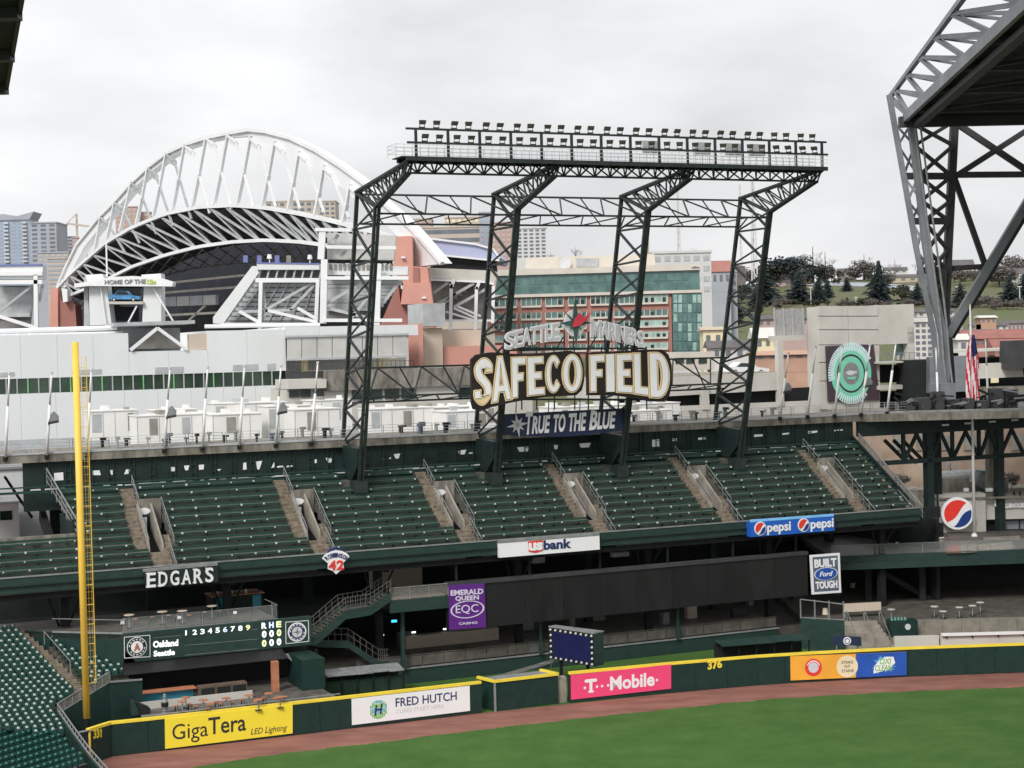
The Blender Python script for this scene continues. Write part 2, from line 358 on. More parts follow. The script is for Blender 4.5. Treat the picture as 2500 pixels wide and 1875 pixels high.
for x, y0, y1 in ((-.3, -.62, .5), (.3, -.5, .62)): mb.bar(c + r * (x * R_ - .06) + u * y0 * R_ + n * .02, c + r * (x * R_ + .06) + u * y1 * R_ + n * .02, .12, .02, n)
mb.bar(c - r * R_ * .3 + n * .022, c + r * R_ * .3 + n * .022, .12, .02, n); mb.build('logo_letter', 'ink_navy', t)
t, q, r, u, n = banner('bright pink advertising banner with white lettering and dots', fr, (1394, 1708), (1638, 1681), (1638, 1622), (1393, 1648), 'ad_pink')
put_text(t, q, 'sign_white', [('T', .155, .235, .24, .72, .05), ('Mobile', .39, .825, .22, .74, .03)])
mb = MB()
for x, y in ((.135, .42), (.255, .42), (.305, .42), (.365, .42), (.855, .42)):
    c = cen(sub(q, x, x, y, y)); mb.box(c - r * .09 - u * .09, r * .18, u * .18, n * .014)
for x0, x1, y0, y1 in ((.135, .255, .64, .74), (.17, .22, .20, .28)): mb.prism(sub(q, x0, x1, y0, y1), n * .016)
mb.build('square_dots', 'sign_white', t)
t, q, r, u, n = banner('orange and blue advertising banner with a white splash on the right wall run', fr, (1930, 1661), (2213, 1648), (2213, 1591), (1929, 1602), 'ad_orange')
mb = MB(); mb.prism(sub(q, .56, 1, 0, 1), n * .012); mb.build('blue_half', 'ad_blue', t); q2 = [p + n * .012 for p in q]
hh = (q[3] - q[0]).length
c = cen(sub(q2, .195, .195, .5, .5)); mb = MB(); mb.ring(c, r, u, hh * .22, hh * .36, n * .012, 28); mb.build('red_ring', 'ad_red', t)
mb = MB(); mb.disc(c, r, u, hh * .22, n * .012, 24); mb.build('ring_centre', 'sign_grey', t)
mb = MB(); mb.ring(c, r, u, hh * .25, hh * .29, n * .02, 14, .3, 2.8); mb.build('ring_lettering', 'sign_white', t)
c = cen(sub(q2, .485, .485, .48, .48)); mb = MB(); mb.disc(c, r, u, hh * .46, n * .02, 32); mb.build('cream_disc', 'cream', t)
qq = [p + n * .022 for p in q2]; put_text(t, qq, 'ink', [('STRIKE', .435, .535, .60, .72), ('OUT', .46, .51, .43, .55), ('STAINS', .435, .54, .24, .36)], 'disc_lettering')
c = cen(sub(q2, .80, .80, .5, .5)); rs = random.Random(3); mb = MB()
for i in range(26):
    a_ = i / 26 * 6.283 + rs.uniform(-.08, .08); r1 = hh * rs.uniform(.30, .47) * (1.25 if abs(math.cos(a_)) > .6 else 1); d_ = r * math.cos(a_) + u * math.sin(a_); s_ = r * -math.sin(a_) + u * math.cos(a_)
    mb.prism([c + d_ * hh * .12 - s_ * .12, c + d_ * r1, c + d_ * hh * .12 + s_ * .12], n * .01)
mb.build('splash', 'sky_blue', t)
mb = MB(); mb.prism([c + r * x * hh + u * y * hh for x, y in ((-.45, -.36), (.2, -.22), (.5, .05), (.42, .3), (.1, .32), (-.2, .18), (-.42, -.1))], n * .02); mb.build('splash_centre', 'sign_white', t)
put_text(t, [p + n * .022 for p in q2], 'logo_green', [('OXI', .765, .865, .52, .76, .02, .2), ('CLEAN', .725, .875, .24, .48, .02, .2)], 'splash_lettering')
# ================================================================== FOUL POLE
pb = PZ(212, 1762, 2.3); t = thing('foul_pole', 'tall yellow foul pole with a narrow yellow mesh wing', 'foul pole', base(pb))
zt = PP(187, 835, pb, V((0, 1, 0))).z
mb = MB(); mb.tube(base(pb, 2.55), base(pb, zt), 0.245, 14); mb.build('pole', 'pole_yellow', t, True)
mb = MB(); mb.tube(base(pb, 0), base(pb, 2.56), 0.16, 10); mb.build('stub', 'dark', t)
mb = MB(); w0, w1 = .30, .72; zb = 5.0; zu = zt - 1.0
mb.bar(base(pb, zb) + SU * w1, base(pb, zu) + SU * w1, .05)
k = 0; z = zb
while z < zu:
    mb.bar(base(pb, z) + SU * .2, base(pb, z) + SU * w1, .04); z += 1.39
mb.build('wing_frame', 'pole_yellow', t)
mb = MB()
z = zb
while z < zu: mb.bar(base(pb, z) + SU * .25, base(pb, z) + SU * w1, .014); z += .46
for k in range(1, 4, 2): mb.bar(base(pb, zb) + SU * (.3 + .1 * k), base(pb, zu) + SU * (.3 + .1 * k), .012)
mb.build('wing_mesh', 'pole_yellow', t)
# ================================================================== LEFT-FIELD BLEACHERS
T0, Z0, RUN, RISE, NR = 128.15, 10.95, 0.875, 0.575, 11
SL, SR = 13.0, 99.6
gs = thing('grandstand', 'long dark green bleacher stand across left field, seen front on', 'grandstand', ST(55, 128, 0))
mb = MB(); mb.bst(SL, SR, 127.62, 128.1, 11.02, 11.62); mb.build('fascia_panel', 'fascia', gs)
mb = MB(); mb.bst(SL, SR, 127.70, 128.1, 10.45, 11.0); mb.build('fascia_beam', 'fascia', gs)
mb = MB(); mb.bst(SL, SR, 127.56, 127.74, 11.63, 11.72); mb.build('fascia_rail', 'galvanised', gs)
mb = MB(); mb.bst(SL, SR, 127.52, 127.6, 10.98, 11.05); mb.build('drip_edge', 'green_steel', gs)
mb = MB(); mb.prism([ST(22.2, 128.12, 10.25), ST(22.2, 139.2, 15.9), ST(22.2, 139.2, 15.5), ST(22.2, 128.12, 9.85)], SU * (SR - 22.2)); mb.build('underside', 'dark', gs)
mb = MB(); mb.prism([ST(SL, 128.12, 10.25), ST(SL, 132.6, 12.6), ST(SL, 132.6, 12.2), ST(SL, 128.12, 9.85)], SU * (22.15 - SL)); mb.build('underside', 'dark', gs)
for k in range(8):
    s_ = 20.3 + 12.85 * k
    if s_ > SR: break
    mb = MB(); mb.bar(ST(s_, 128.6, 10.0), ST(s_, 141, 15.0), .5, .9); mb.build('raker_beam', 'dark', gs)
    mb = MB(); mb.bar(ST(s_, 131.0, 1.3), ST(s_, 131.0, 11.0), .6); mb.build('column', 'dark', gs)
    for q_ in (-1, 1): mb = MB(); mb.bar(ST(s_ + q_ * 1.6, 130.2, 10.4), ST(s_ + q_ * .3, 131.5, 7.0), .14); mb.build('brace', 'green_steel', gs)
# back wall with its panels, paired posts and white plates for the bright gaps
mb = MB(); mb.bst(SL + 5.6, SR + .6, 139.0, 139.2, 15.5, 19.5); mb.build('back_wall', 'green_steel', gs)
mb = MB(); mb.bst(SL, SR + .4, 137.9, 138.0, 17.05, 17.25); mb.bst(SL, SR + .4, 137.86, 137.9, 17.5, 17.62); mb.build('back_rail', 'bench', gs)
mb = MB(); s_ = SL + 6; rs = random.Random(5)
while s_ < SR:
    mb.bst(s_, s_ + rs.uniform(.3, 1.1), 137.80, 137.98, 17.28, 17.34 + rs.uniform(0, .06)); s_ += rs.uniform(.5, 1.3)
mb.build('worn_ledge', 'sign_grey', gs)
s_ = SL + 7.2; k = 0
while s_ < SR:
    mb = MB()
    for d in (0, .42): mb.bst(s_ + d, s_ + d + .06, 138.86, 138.98, 17.2, 19.5)
    for z in (17.9, 18.6): mb.bst(s_, s_ + .48, 138.88, 138.96, z, z + .05)
    mb.build('wall_post', 'galvanised' if 0 else 'fascia', gs); s_ += 1.73; k += 1
gaps = [(398, 412, 1150, 1173), (246, 250, 0, 0)]
def gap(pts, nm='wall_gap'):  # solid white plates standing in for the bright background seen through gaps
    mb = MB(); q = [PT(x, y, 138.98) for x, y in pts]; mb.prism(q, SN * -.03); mb.build(nm, 'sign_white', gs)
for pts in ([(226, 1160), (246, 1160), (243, 1148), (226, 1149)], [(268, 1147), (278, 1146), (275, 1159), (271, 1159)], [(303, 1158), (316, 1156), (318, 1145), (308, 1146)],
            [(415, 1151), (427, 1150), (427, 1140), (415, 1140)], [(449, 1137), (462, 1136), (459, 1148), (452, 1148)], [(486, 1147), (497, 1146), (498, 1134), (485, 1135)], [(529, 1146), (540, 1145), (535, 1150)],
            [(593, 1147), (602, 1146), (601, 1129), (594, 1130)], [(624, 1127), (640, 1125), (633, 1146), (628, 1146)], [(662, 1143), (669, 1128), (671, 1140)], [(676, 1142), (691, 1140), (691, 1137), (677, 1138)], [(699, 1141), (714, 1139), (714, 1136), (701, 1137)],
            [(768, 1131), (773, 1130), (773, 1121), (768, 1122)], [(795, 1118), (812, 1117), (808, 1129), (800, 1130)], [(934, 1121), (938, 1122), (937, 1118)], [(949, 1120), (954, 1121), (954, 1115)], [(961, 1109), (977, 1107), (973, 1119), (966, 1120)],
            [(1117, 1100), (1138, 1098), (1134, 1109), (1122, 1110)], [(1262, 1092), (1292, 1090), (1288, 1102), (1268, 1103)], [(1352, 1087), (1361, 1086), (1361, 1096), (1354, 1097)], [(1412, 1083), (1442, 1081), (1438, 1092), (1418, 1093)],
            [(1592, 1091), (1610, 1090), (1609, 1072), (1592, 1074)], [(1640, 1077), (1652, 1076), (1652, 1070), (1640, 1071)], [(1705, 1074), (1724, 1072), (1722, 1067), (1704, 1069)], [(1841, 1067), (1862, 1065), (1862, 1060), (1841, 1061)], [(1908, 1062), (1926, 1060), (1926, 1056), (1908, 1058)],
            [(1972, 1059), (1994, 1056), (1996, 1051), (1971, 1053)], [(2037, 1053), (2057, 1051), (2057, 1048), (2036, 1050)], [(132, 1174), (155, 1172), (154, 1153), (132, 1155)], [(1145, 1108), (1156, 1107), (1156, 1104), (1145, 1105)]):
    gap(pts)
AIS = [27.0, 40.0, 52.9, 65.6, 78.6, 93.2]
def gapr(a, k):
    if k >= 8: return (a - 1.0, a + .15)
    if k >= 3: return (a - 1.15, a + 1.95)
    return (a - .1, a + 1.5)
plate = MB()
names = ['far left', 'second', 'third', 'fourth', 'fifth', 'sixth', 'rightmost']
labels = ['bleacher section of green benches behind the foul pole, left of every aisle', 'bleacher section of green benches above the EDGARS sign', 'bleacher section of green benches right of the 42 badge',
          'bleacher section of green benches under the large stadium name sign', 'bleacher section of green benches behind the white bank sign', 'bleacher section of green benches behind the blue double-logo sign', 'narrow bleacher section of green benches at the right end of the stand']
labels[1] = 'bleacher section of green benches just right of the foul pole, between first and second aisles'
bounds = [None] + AIS + [None]
for i in range(7):
    sec = thing('bleacher_section', labels[i], 'bleachers', ST(20 + 13 * i, T0, Z0), 'bleacher sections')
    tread = MB()
    for k in range(NR):
        s0 = SL if i == 0 else gapr(AIS[i - 1], k)[1]
        s1 = (SR + .05 - .02 * k) if i == 6 else gapr(AIS[i], k)[0]
        if i == 0 and k >= 5: s0 = 22.0 - .1 * k + .2
        t = T0 + RUN * k; z = Z0 + RISE * k
        tread.bst(s0, s1, t, t + RUN - .003, z - .66, z)
        # skip where the light tower legs come through
        segs = [(s0 + .06, s1 - .06)]
        if k >= 8:
            for ls in (46.1, 58.8, 71.5, 84.2):
                if s0 < ls < s1: segs = [(s0 + .06, ls - (1.3 if k > 8 else .5)), (ls + (.9 if k > 8 else .5), s1 - .06)]
        for (a, b) in segs:
            if b - a < .4: continue
            mb = MB()
            mb.cm = 0; mb.bst(a, b, t + .16, t + .54, z + .40, z + .45)          # seat plank
            mb.cm = 1; mb.bst(a, b, t + .13, t + .16, z + .27, z + .452)         # painted nose
            mb.bst(a, b, t + .56, t + .60, z + .50, z + .68)                     # back board
            x = a + .5
            while x < b - .1:
                mb.bst(x, x + .07, t + .3, t + .5, z, z + .40); mb.bst(x, x + .06, t + .54, t + .56, z + .0, z + .63); x += 2.4
            bench = mb.build('bench', ['bench_top', 'bench'], sec)
            pl = MB(); x = a + .35 + rs.uniform(0, .5)
            while x < b:
                if rs.random() < .93:
                    w_ = rs.uniform(.10, .17); pl.bst(x, x + w_, t + .09, t + .128, z + .34, z + .34 + w_)
                x += 1.92
            if pl.v: stuff(pl.build('number_plates', 'sign_grey', bench))
    tread.build('treads', 'tread', sec)
# aisles with vomitories
al = ['left of the second bleacher section', '', '', '', '', '']
alab = ['aisle stairs and entrance tunnel nearest the foul pole', 'aisle stairs and entrance tunnel above the 42 badge', 'aisle stairs and entrance tunnel left of the white bank sign', 'aisle stairs and entrance tunnel below the navy banner',
        'aisle stairs and entrance tunnel left of the blue double-logo sign', 'aisle stairs and entrance tunnel nearest the right end of the stand']
def zrow(k): return Z0 + RISE * k
for i, a in enumerate(AIS):
    v = thing('stand_aisle', alab[i], 'stairs', ST(a, T0, Z0), 'bleacher aisles')
    for k in range(NR):
        for h_ in (0, 1):
            t = T0 + RUN * k + h_ * RUN / 2; z = zrow(k) - .0 + h_ * RISE / 2
            w = [(a - .98, a + .13)] if k >= 8 else [(a - 1.13, a - .12)] if k >= 3 else [(a - .05, a + 1.48)]
            if 3 <= k < 5: w.append((a + 1.95 - .9, a + 1.93))
            for w0, w1 in w: mb = MB(); mb.bst(w0, w1, t, t + RUN / 2 + .02, z - .5, z + .02); mb.build('stair_step', 'step', v)
    ta, tb = T0 + RUN * 3, T0 + RUN * 8
    for s_, nm in ((a - .1, 'tunnel_wall'), (a + 1.0, 'tunnel_wall')):
        mb = MB(); mb.prism([ST(s_, ta, zrow(3) - .6), ST(s_, tb, zrow(5) - .2), ST(s_, tb, zrow(8) + .45), ST(s_, ta + .3, zrow(3) + .45)], SU * .16); mb.build(nm, 'concrete', v)
    mb = MB(); mb.bst(a - .08, a + 1.9, tb - .12, tb + .05, zrow(5), zrow(8) + .75); mb.build('tunnel_back', 'concrete_stained', v)
    mb = MB(); mb.bst(a + .1, a + .95, tb - .16, tb - .125, zrow(4), zrow(6) + .55); mb.build('tunnel_mouth', 'dark', v)
    mb = MB(); c = ST(a + .5, tb - .22, zrow(7) + .35); mb.disc(c, SU, ZZ, .50, SN * .05, 20, ry=.27); mb.build('tunnel_sign', 'sign_white', v)
    mb = MB(); mb.bst(a + .1, a + .62, tb - .6, tb - .55, zrow(5) - .1, zrow(7) - .1); mb.build('notice', 'sign_grey', v)
    for s_, k0, k1 in ((a + .12, 8, 11), (a - .05, 3, 7.6), (a + 1.95, 3, 8), (a + 1.5, 0, 3)):
        mb = MB(); p = ST(s_, T0 + RUN * k0, zrow(k0) + .85); q = ST(s_, T0 + RUN * k1, zrow(k1) + .85)
        mb.bar(p, q, .05); mb.bar(p - ZZ * .45, q - ZZ * .45, .025)
        for j in range(4): x = p.lerp(q, j / 3); mb.bar(x, x - ZZ * .85, .04)
        mb.build('handrail', 'galvanised', v)
# raked end rail at the right of the stand
er = thing('end_railing', 'sloping mesh railing down the right end of the bleachers', 'railing', ST(100, 128, 11))
p = ST(100.0, 127.9, 11.8); q = ST(100.3, 138.2, 18.3)
mb = MB(); mb.bar(p, q, .09); mb.bar(p - ZZ * 1.1, q - ZZ * 1.1, .12)
for j in range(12): x = p.lerp(q, j / 11); mb.bar(x, x - ZZ * 1.2, .06)
mb.build('rail', 'galvanised', er); mb = MB(); mb.prism([p, q, q - ZZ * 1.1, p - ZZ * 1.1], SU * .02); mb.build('mesh', 'mesh_rail', er)
mb = MB(); mb.prism([ST(100.05, 127.8, 10.4), ST(100.05, 139, 17), ST(100.05, 139, 18.0), ST(100.05, 127.8, 11.1)], SU * .2); mb.build('stringer', 'green_steel', er)
# left cut-out ledge
cl = thing('ledge_wall', 'weathered concrete ledge at the left edge behind the bleachers', 'wall', ST(17, 133, 13))
mb = MB(); mb.bst(SL, 21.6, T0 + RUN * 5, T0 + RUN * 5 + .3, zrow(4) - .3, zrow(5) + .32); mb.build('ledge', 'concrete_stained', cl)
mb = MB(); p = ST(21.7, T0 + RUN * 5, zrow(5) + 1.4); q = ST(20.4, 138.6, 19.0); mb.bar(p, q, .09); mb.bar(p - ZZ * .5, q - ZZ * .5, .05); mb.bar(p - ZZ * 1.0, q - ZZ * 1.0, .05)
for j in range(7): x = p.lerp(q, j / 6); mb.bar(x, x - ZZ * 1.4, .06)
mb.build('stair_rail', 'galvanised', cl)
mb = MB(); mb.bst(21.4, 21.62, T0 + RUN * 5 + .4, 138.9, 12.5, 15.2); mb.build('side_wall', 'green_steel', cl)
sv = thing('service_cabin', 'white service cabin with dark windows glimpsed behind the bleachers at far left', 'cabin', ST(16, 149, 12))
mb = MB(); mb.bst(10, 19.5, 149, 151, 8, 15.4); mb.build('wall', 'white_paint', sv)
for k in range(6): mb = MB(); mb.bst(10.4 + 1.5 * k, 11.4 + 1.5 * k, 148.93, 148.99, 14.0, 14.8); mb.build('window', 'glass_dark', sv)
mb = MB(); mb.bst(9.8, 19.8, 148.7, 151.2, 15.41, 15.6); mb.build('roof', 'sign_grey', sv)
mb = MB(); mb.bst(9, 17.5, 151.4, 151.8, 15.6, 17.4); mb.build('rear_wall', 'sign_grey', sv)
for a_, b_ in (((18.2, 17.9), (20.4, 14.2)), ((20.6, 18.6), (21.4, 14)), ((14, 19.4), (16.2, 16.5))): mb = MB(); mb.bar(ST(a_[0], 147.5, a_[1]), ST(b_[0], 147.5, b_[1]), .22); mb.build('brace', 'dark_wall', sv)
# ================================================================== UPPER CONCOURSE SLAB, RAILING, LEANING POLES
sb = thing('upper_concourse', 'stained concrete walkway slab running behind the top of the bleachers', 'walkway', ST(60, 139, 0))
mb = MB(); mb.bst(SL - 2, 130, 138.55, 139.3, 19.5, 20.15); mb.build('slab_edge', 'concrete_stained', sb)
mb = MB(); mb.bst(SL - 2, 130, 139.3, 148, 19.7, 20.12); mb.build('slab', 'concrete_stained', sb)
mb = MB(); mb.bst(SL - 2, 130, 138.5, 138.7, 20.15, 20.32); mb.build('kerb', 'grey_steel', sb)
for k in range(9):
    s_ = 15 + 14 * k; mb = MB(); mb.bst(s_, s_ + .7, 142, 142.7, 0, 19.7); mb.build('column', 'green_steel', sb)
rl = thing('walkway_railing', 'long thin metal railing along the edge of the upper concourse', 'railing', ST(60, 138.9, 20.15))
s_ = SL; k = 0
while s_ < 118:
    mb = MB()
    for z in (20.45, 20.75, 21.0, 21.25): mb.bst(s_, s_ + 3.0, 138.95, 138.98, z, z + .035)
    for d in (0, 1.5, 2.95): mb.bst(s_ + d, s_ + d + .05, 138.93, 138.99, 20.15, 21.28)
    mb.build('rail_panel', 'grey_steel' if k % 3 else 'galvanised', rl); s_ += 3.2; k += 1
poles = [((13, 1120), (23, 912), 0), ((114, 1115), (126, 911), 1), ((212, 1110), (223, 904), 0), ((401, 1100), (415, 899), 1), ((494, 1095), (507, 898), 0), ((584, 1091), (597, 894), 0), ((673, 1087), (686, 894), 1), ((759, 1082), (776, 886), 0),
         ((1904, 1021), (1925, 863), 1), ((1971, 1017), (1992, 847), 0), ((2037, 1015), (2057, 845), 0), ((2102, 1012), (2124, 843), 1), ((2165, 1008), (2187, 840), 0), ((2291, 1001), (2285, 852), 0), ((2413, 995), (2406, 831), 0)]
plab = ['leaning white mast at the far left edge of the concourse', 'leaning white mast with lamp, left of the foul pole', 'leaning white mast just right of the foul pole top', 'leaning white mast with lamp, first right of the foul pole', 'leaning white mast, second right of the foul pole', 'leaning white mast, third right of the foul pole',
        'leaning white mast with lamp at the right end of the green windows', 'leaning white mast just left of the light tower', 'leaning white mast with lamp, first right of the light tower', 'leaning white mast left of the round green banner', 'leaning white mast crossing the left of the round green banner', 'leaning white mast with lamp crossing the right of the round green banner',
        'leaning white mast in front of the concrete balcony', 'white mast in front of the dark roof leg', 'white mast right of the flag']
for (b_, t_, lamp), lb in zip(poles, plab):
    P = PT(b_[0], b_[1], 138.45); lean = 1.75 if b_[0] < 2250 else .2
    Q = PT(t_[0], t_[1], 138.45 - lean)
    o = thing('leaning_mast', lb, 'mast', P, 'masts along the concourse')
    mb = MB(); mb.tube(P - ZZ * .1, P.lerp(Q, .62), .13, 8, .12); mb.tube(P.lerp(Q, .62), Q, .085, 8, .075); mb.build('mast', 'white_paint', o, True)
    mb = MB(); mb.tube(P - ZZ * .18, P + ZZ * .05 + (Q - P).normalized() * .1, .2, 8); mb.build('foot', 'dark', o)
    mb = MB(); mb.tube(Q - ZZ * .05, Q + ZZ * .12, .13, 8); mb.build('finial', 'sign_grey', o)
    if lamp:
        c = P.lerp(Q, .42) - SN * .25 + SU * .35; mb = MB()
        mb.cm = 0; mb.prism([c - SU * .42 + ZZ * .0, c + SU * .42 + ZZ * .12, c + SU * .42 + ZZ * .45, c + SU * .1 + ZZ * .85, c - SU * .2 + ZZ * .6], SN * .5)
        mb.cm = 1; mb.prism([c - SU * .44 - ZZ * .22, c + SU * .42 - ZZ * .08, c + SU * .42 + ZZ * .1, c - SU * .42 - ZZ * .02], SN * .5); mb.build('flood_lamp', ['galvanised', 'roof_steel_dark'], o)
# ================================================================== LIGHT TOWER
LS = [46.1, 58.8, 71.5, 84.2]
FB, FT_, BB, BT = (135.0, 16.3), (128.9, 39.7), (139.5, 19.7), (133.8, 41.4)
lt = thing('light_tower', 'dark green lattice light tower with four legs leaning over the bleachers', 'light tower', ST(65, 135, 16))
def pt(s, tz): return ST(s, tz[0], tz[1])
def lerp2(a, b, k): return (a[0] + (b[0] - a[0]) * k, a[1] + (b[1] - a[1]) * k)
B1 = lerp2(BB, BT, 0)
for s in LS:
    mb = MB()
    mb.bar(pt(s, BB), pt(s, BT), .30)
    for d in (-.17, .17):
        mb.bar(pt(s + d, FB), pt(s + d, FT_), .24)
        if d > 0: continue
        n_ = 7
        for k in range(n_):
            f0 = lerp2((134.15, 19.6), FT_, k / n_); f1 = lerp2((134.15, 19.6), FT_, (k + 1) / n_); b0 = lerp2(BB, BT, k / n_); b1 = lerp2(BB, BT, (k + 1) / n_)
            mid = lerp2(f0, f1, .5)
            mb.bar(pt(s, b1), pt(s, mid), .19); mb.bar(pt(s, mid), pt(s, b0), .17); mb.bar(pt(s - .12, f1), pt(s - .12, b0), .13)
    for k in range(15):
        a_ = lerp2((134.15, 19.6), FT_, k / 14); mb.bar(pt(s - .17, a_), pt(s + .17, a_), .12)
    mb.build('lattice_leg', 'tower', lt)
    # solid bent base plate
    mb = MB(); mb.prism([ST(s - .35, 139.5, 19.7), ST(s - .35, 134.4, 19.55), ST(s - .35, 134.75, 18.0), ST(s - .35, 136.4, 16.75), ST(s - .35, 138.2, 16.9), ST(s - .35, 139.5, 18.2)], SU * .7); mb.build('base_plate', 'green_steel', lt)
    mb = MB(); mb.bar(ST(s, 139.4, 19.3), ST(s, 135.2, 17.2) - SU * 0, .5, .12, SU); mb.bst(s - .55, s + .55, 134.7, 136.2, 15.7, 16.75); mb.build('base_brace', 'grey_steel' if 0 else 'tower', lt)
    # arm up to the rack
    AB, AT = (121.6, 41.75), (120.9, 42.65)
    mb = MB()
    for d in (-.2, .2):
        mb.bar(pt(s + d, FT_), pt(s + d, AB), .2); mb.bar(pt(s + d, BT), pt(s + d, AT), .2)
        mb.bar(pt(s + d, FT_), pt(s + d, BT), .16)
        for k in range(6):
            a0 = lerp2(FT_, AB, k / 6); a1 = lerp2(FT_, AB, (k + 1) / 6); c0 = lerp2(BT, AT, k / 6); c1 = lerp2(BT, AT, (k + 1) / 6)
            mb.bar(pt(s + d, a0), pt(s + d, c1), .11); mb.bar(pt(s + d, a1), pt(s + d, c1), .1)
    for k in range(7):
        a0 = lerp2(FT_, AB, k / 6); mb.bar(pt(s - .2, a0), pt(s + .2, a0), .1)
    mb.build('lattice_arm', 'tower', lt)
# horizontal trusses between legs: one high, one low
def truss(name, s0, s1, a, b, c, n_, wd=.13, wc=.16):
    mb = MB()
    for p_ in (a, b, c): mb.bar(pt(s0, p_), pt(s1, p_), wc)
    for k in range(n_):
        x0 = s0 + (s1 - s0) * k / n_; x1 = s0 + (s1 - s0) * (k + 1) / n_; xm = (x0 + x1) / 2
        mb.bar(pt(x0, b), pt(xm, a), wd); mb.bar(pt(xm, a), pt(x1, b), wd)
        mb.bar(pt(x0, c), pt(xm, b), wd * .8); mb.bar(pt(xm, b), pt(x1, c), wd * .8); mb.bar(pt(xm, c), pt(x0, a), wd * .7)
    mb.build(name, 'tower', lt)
up_a, up_b, up_c = (133.7, 41.2), (129.1, 39.2), (133.9, 38.9)
for s0, s1 in zip(LS, LS[1:]): truss('cross_truss', s0 + .2, s1 - .2, up_a, up_b, (133.7, 38.7), 3)
lo_a, lo_b, lo_c = (136.2, 26.4), (132.9, 24.0), (137.2, 23.4)
for s0, s1 in ((LS[0], LS[1]), (LS[2], LS[3])): truss('cross_truss', s0 + .2, s1 - .2, lo_a, lo_b, lo_c, 3)
# rack
R0s, R1s = 46.2, 84.5
mb = MB()
for tz in ((120.6, 42.75), (122.6, 42.75)): mb.bar(pt(R0s - .6, tz), pt(R1s + .3, tz), .22, .3)
for tz in ((121.6, 41.75),): mb.bar(pt(R0s, tz), pt(R1s, tz), .16)
n_ = 27
for k in range(n_):
    x0 = R0s + (R1s - R0s) * k / n_; x1 = R0s + (R1s - R0s) * (k + 1) / n_; xm = (x0 + x1) / 2
    for tz in ((120.6, 42.7), (122.6, 42.7)): mb.bar(pt(x0, tz), pt(xm, (121.6, 41.75)), .11); mb.bar(pt(xm, (121.6, 41.75)), pt(x1, tz), .11)
    mb.bar(pt(x0, (120.6, 42.6)), pt(x1, (122.6, 42.6)), .09)
mb.build('rack_truss', 'tower', lt)
mb = MB(); mb.bst(R0s - 1.0, R1s + .3, 120.5, 122.6, 42.86, 42.94); mb.build('catwalk', 'tower', lt)
mb = MB()
for z, tt in ((43.95, 120.7), (45.05, 120.9)): mb.bst(R0s - .4, R1s + .5, tt, tt + .16, z, z + .16)
mb.build('rack_rail', 'tower', lt)
NB = 14
for k in range(NB + 1):
    s = R0s + .4 + (R1s - R0s - .4) * k / NB; mb = MB(); mb.bst(s - .1, s + .1, 120.86, 121.02, 42.9, 45.1); mb.build('rack_post', 'tower', lt)
mb = MB()
for tt in (120.6, 122.5):
    for z in (43.25, 43.55, 43.85): mb.bst(R0s - 1.4, R1s + .4, tt, tt + .03, z, z + .035)
    s = R0s - 1.4
    while s < R1s: mb.bst(s, s + .04, tt, tt + .04, 42.9, 43.9); s += .68
for z in (43.25, 43.55, 43.85): mb.bst(R0s - 1.42, R0s - 1.38, 120.6, 122.5, z, z + .035)
mb.build('catwalk_railing', 'sign_grey', lt)
mat('lamp_grey', (0.05, 0.048, 0.035), 0.45, 0.2, 3)
fm = MB()
fm.cm = 0; fm.prism([V((-.30, -.28, .42)), V((.30, -.28, .42)), V((.36, -.34, .80)), V((-.36, -.34, .80))], V((0, .22, -.06)))
fm.cm = 1; fm.prism([V((-.2, -.06, .48)), V((.2, -.06, .48)), V((.16, -.06, .72)), V((-.16, -.06, .72))], V((0, .34, -.05)))
fm.cm = 0
for x in (-.26, .26): fm.bar(V((x, .0, .08)), V((x, -.15, .55)), .05)
fm.box(V((-.3, -.1, 0)), V((.6, 0, 0)), V((0, .2, 0)), V((0, 0, .12)))
fo = fm.build('floodlight', ['lamp_grey', 'tower'], lt); fme = fo.data; bpy.data.objects.remove(fo)
ang = math.atan2(SU.y, SU.x); lb_ = lt.location
for z, tt, zo in ((45.21, 120.98, 0), (44.11, 120.78, 1)):
    for k in range(NB):
        for d in (.55, 1.75):
            s = R0s + .4 + (R1s - R0s - .4) * k / NB + d * (R1s - R0s) / NB / 2.74 + zo * .12
            o = bpy.data.objects.new('floodlight', fme); COL.objects.link(o); o.parent = lt
            yaw = ang + (0.0 if k < 12 else -.5) + (rs.uniform(-.12, .12)) - zo * k * .045
            o.location = ST(s, tt, z) - lb_; o.scale = (.8, .8, .72); o.rotation_euler = (rs.uniform(-.08, .08), 0, yaw)
# control cabinets on the catwalk
for s in (67.5, 72.5, 75.6, 78): mb = MB(); mb.bst(s, s + 1.5, 122.2, 122.5, 43.95, 44.95); mb.build('speaker_panel', 'grey_steel', lt)
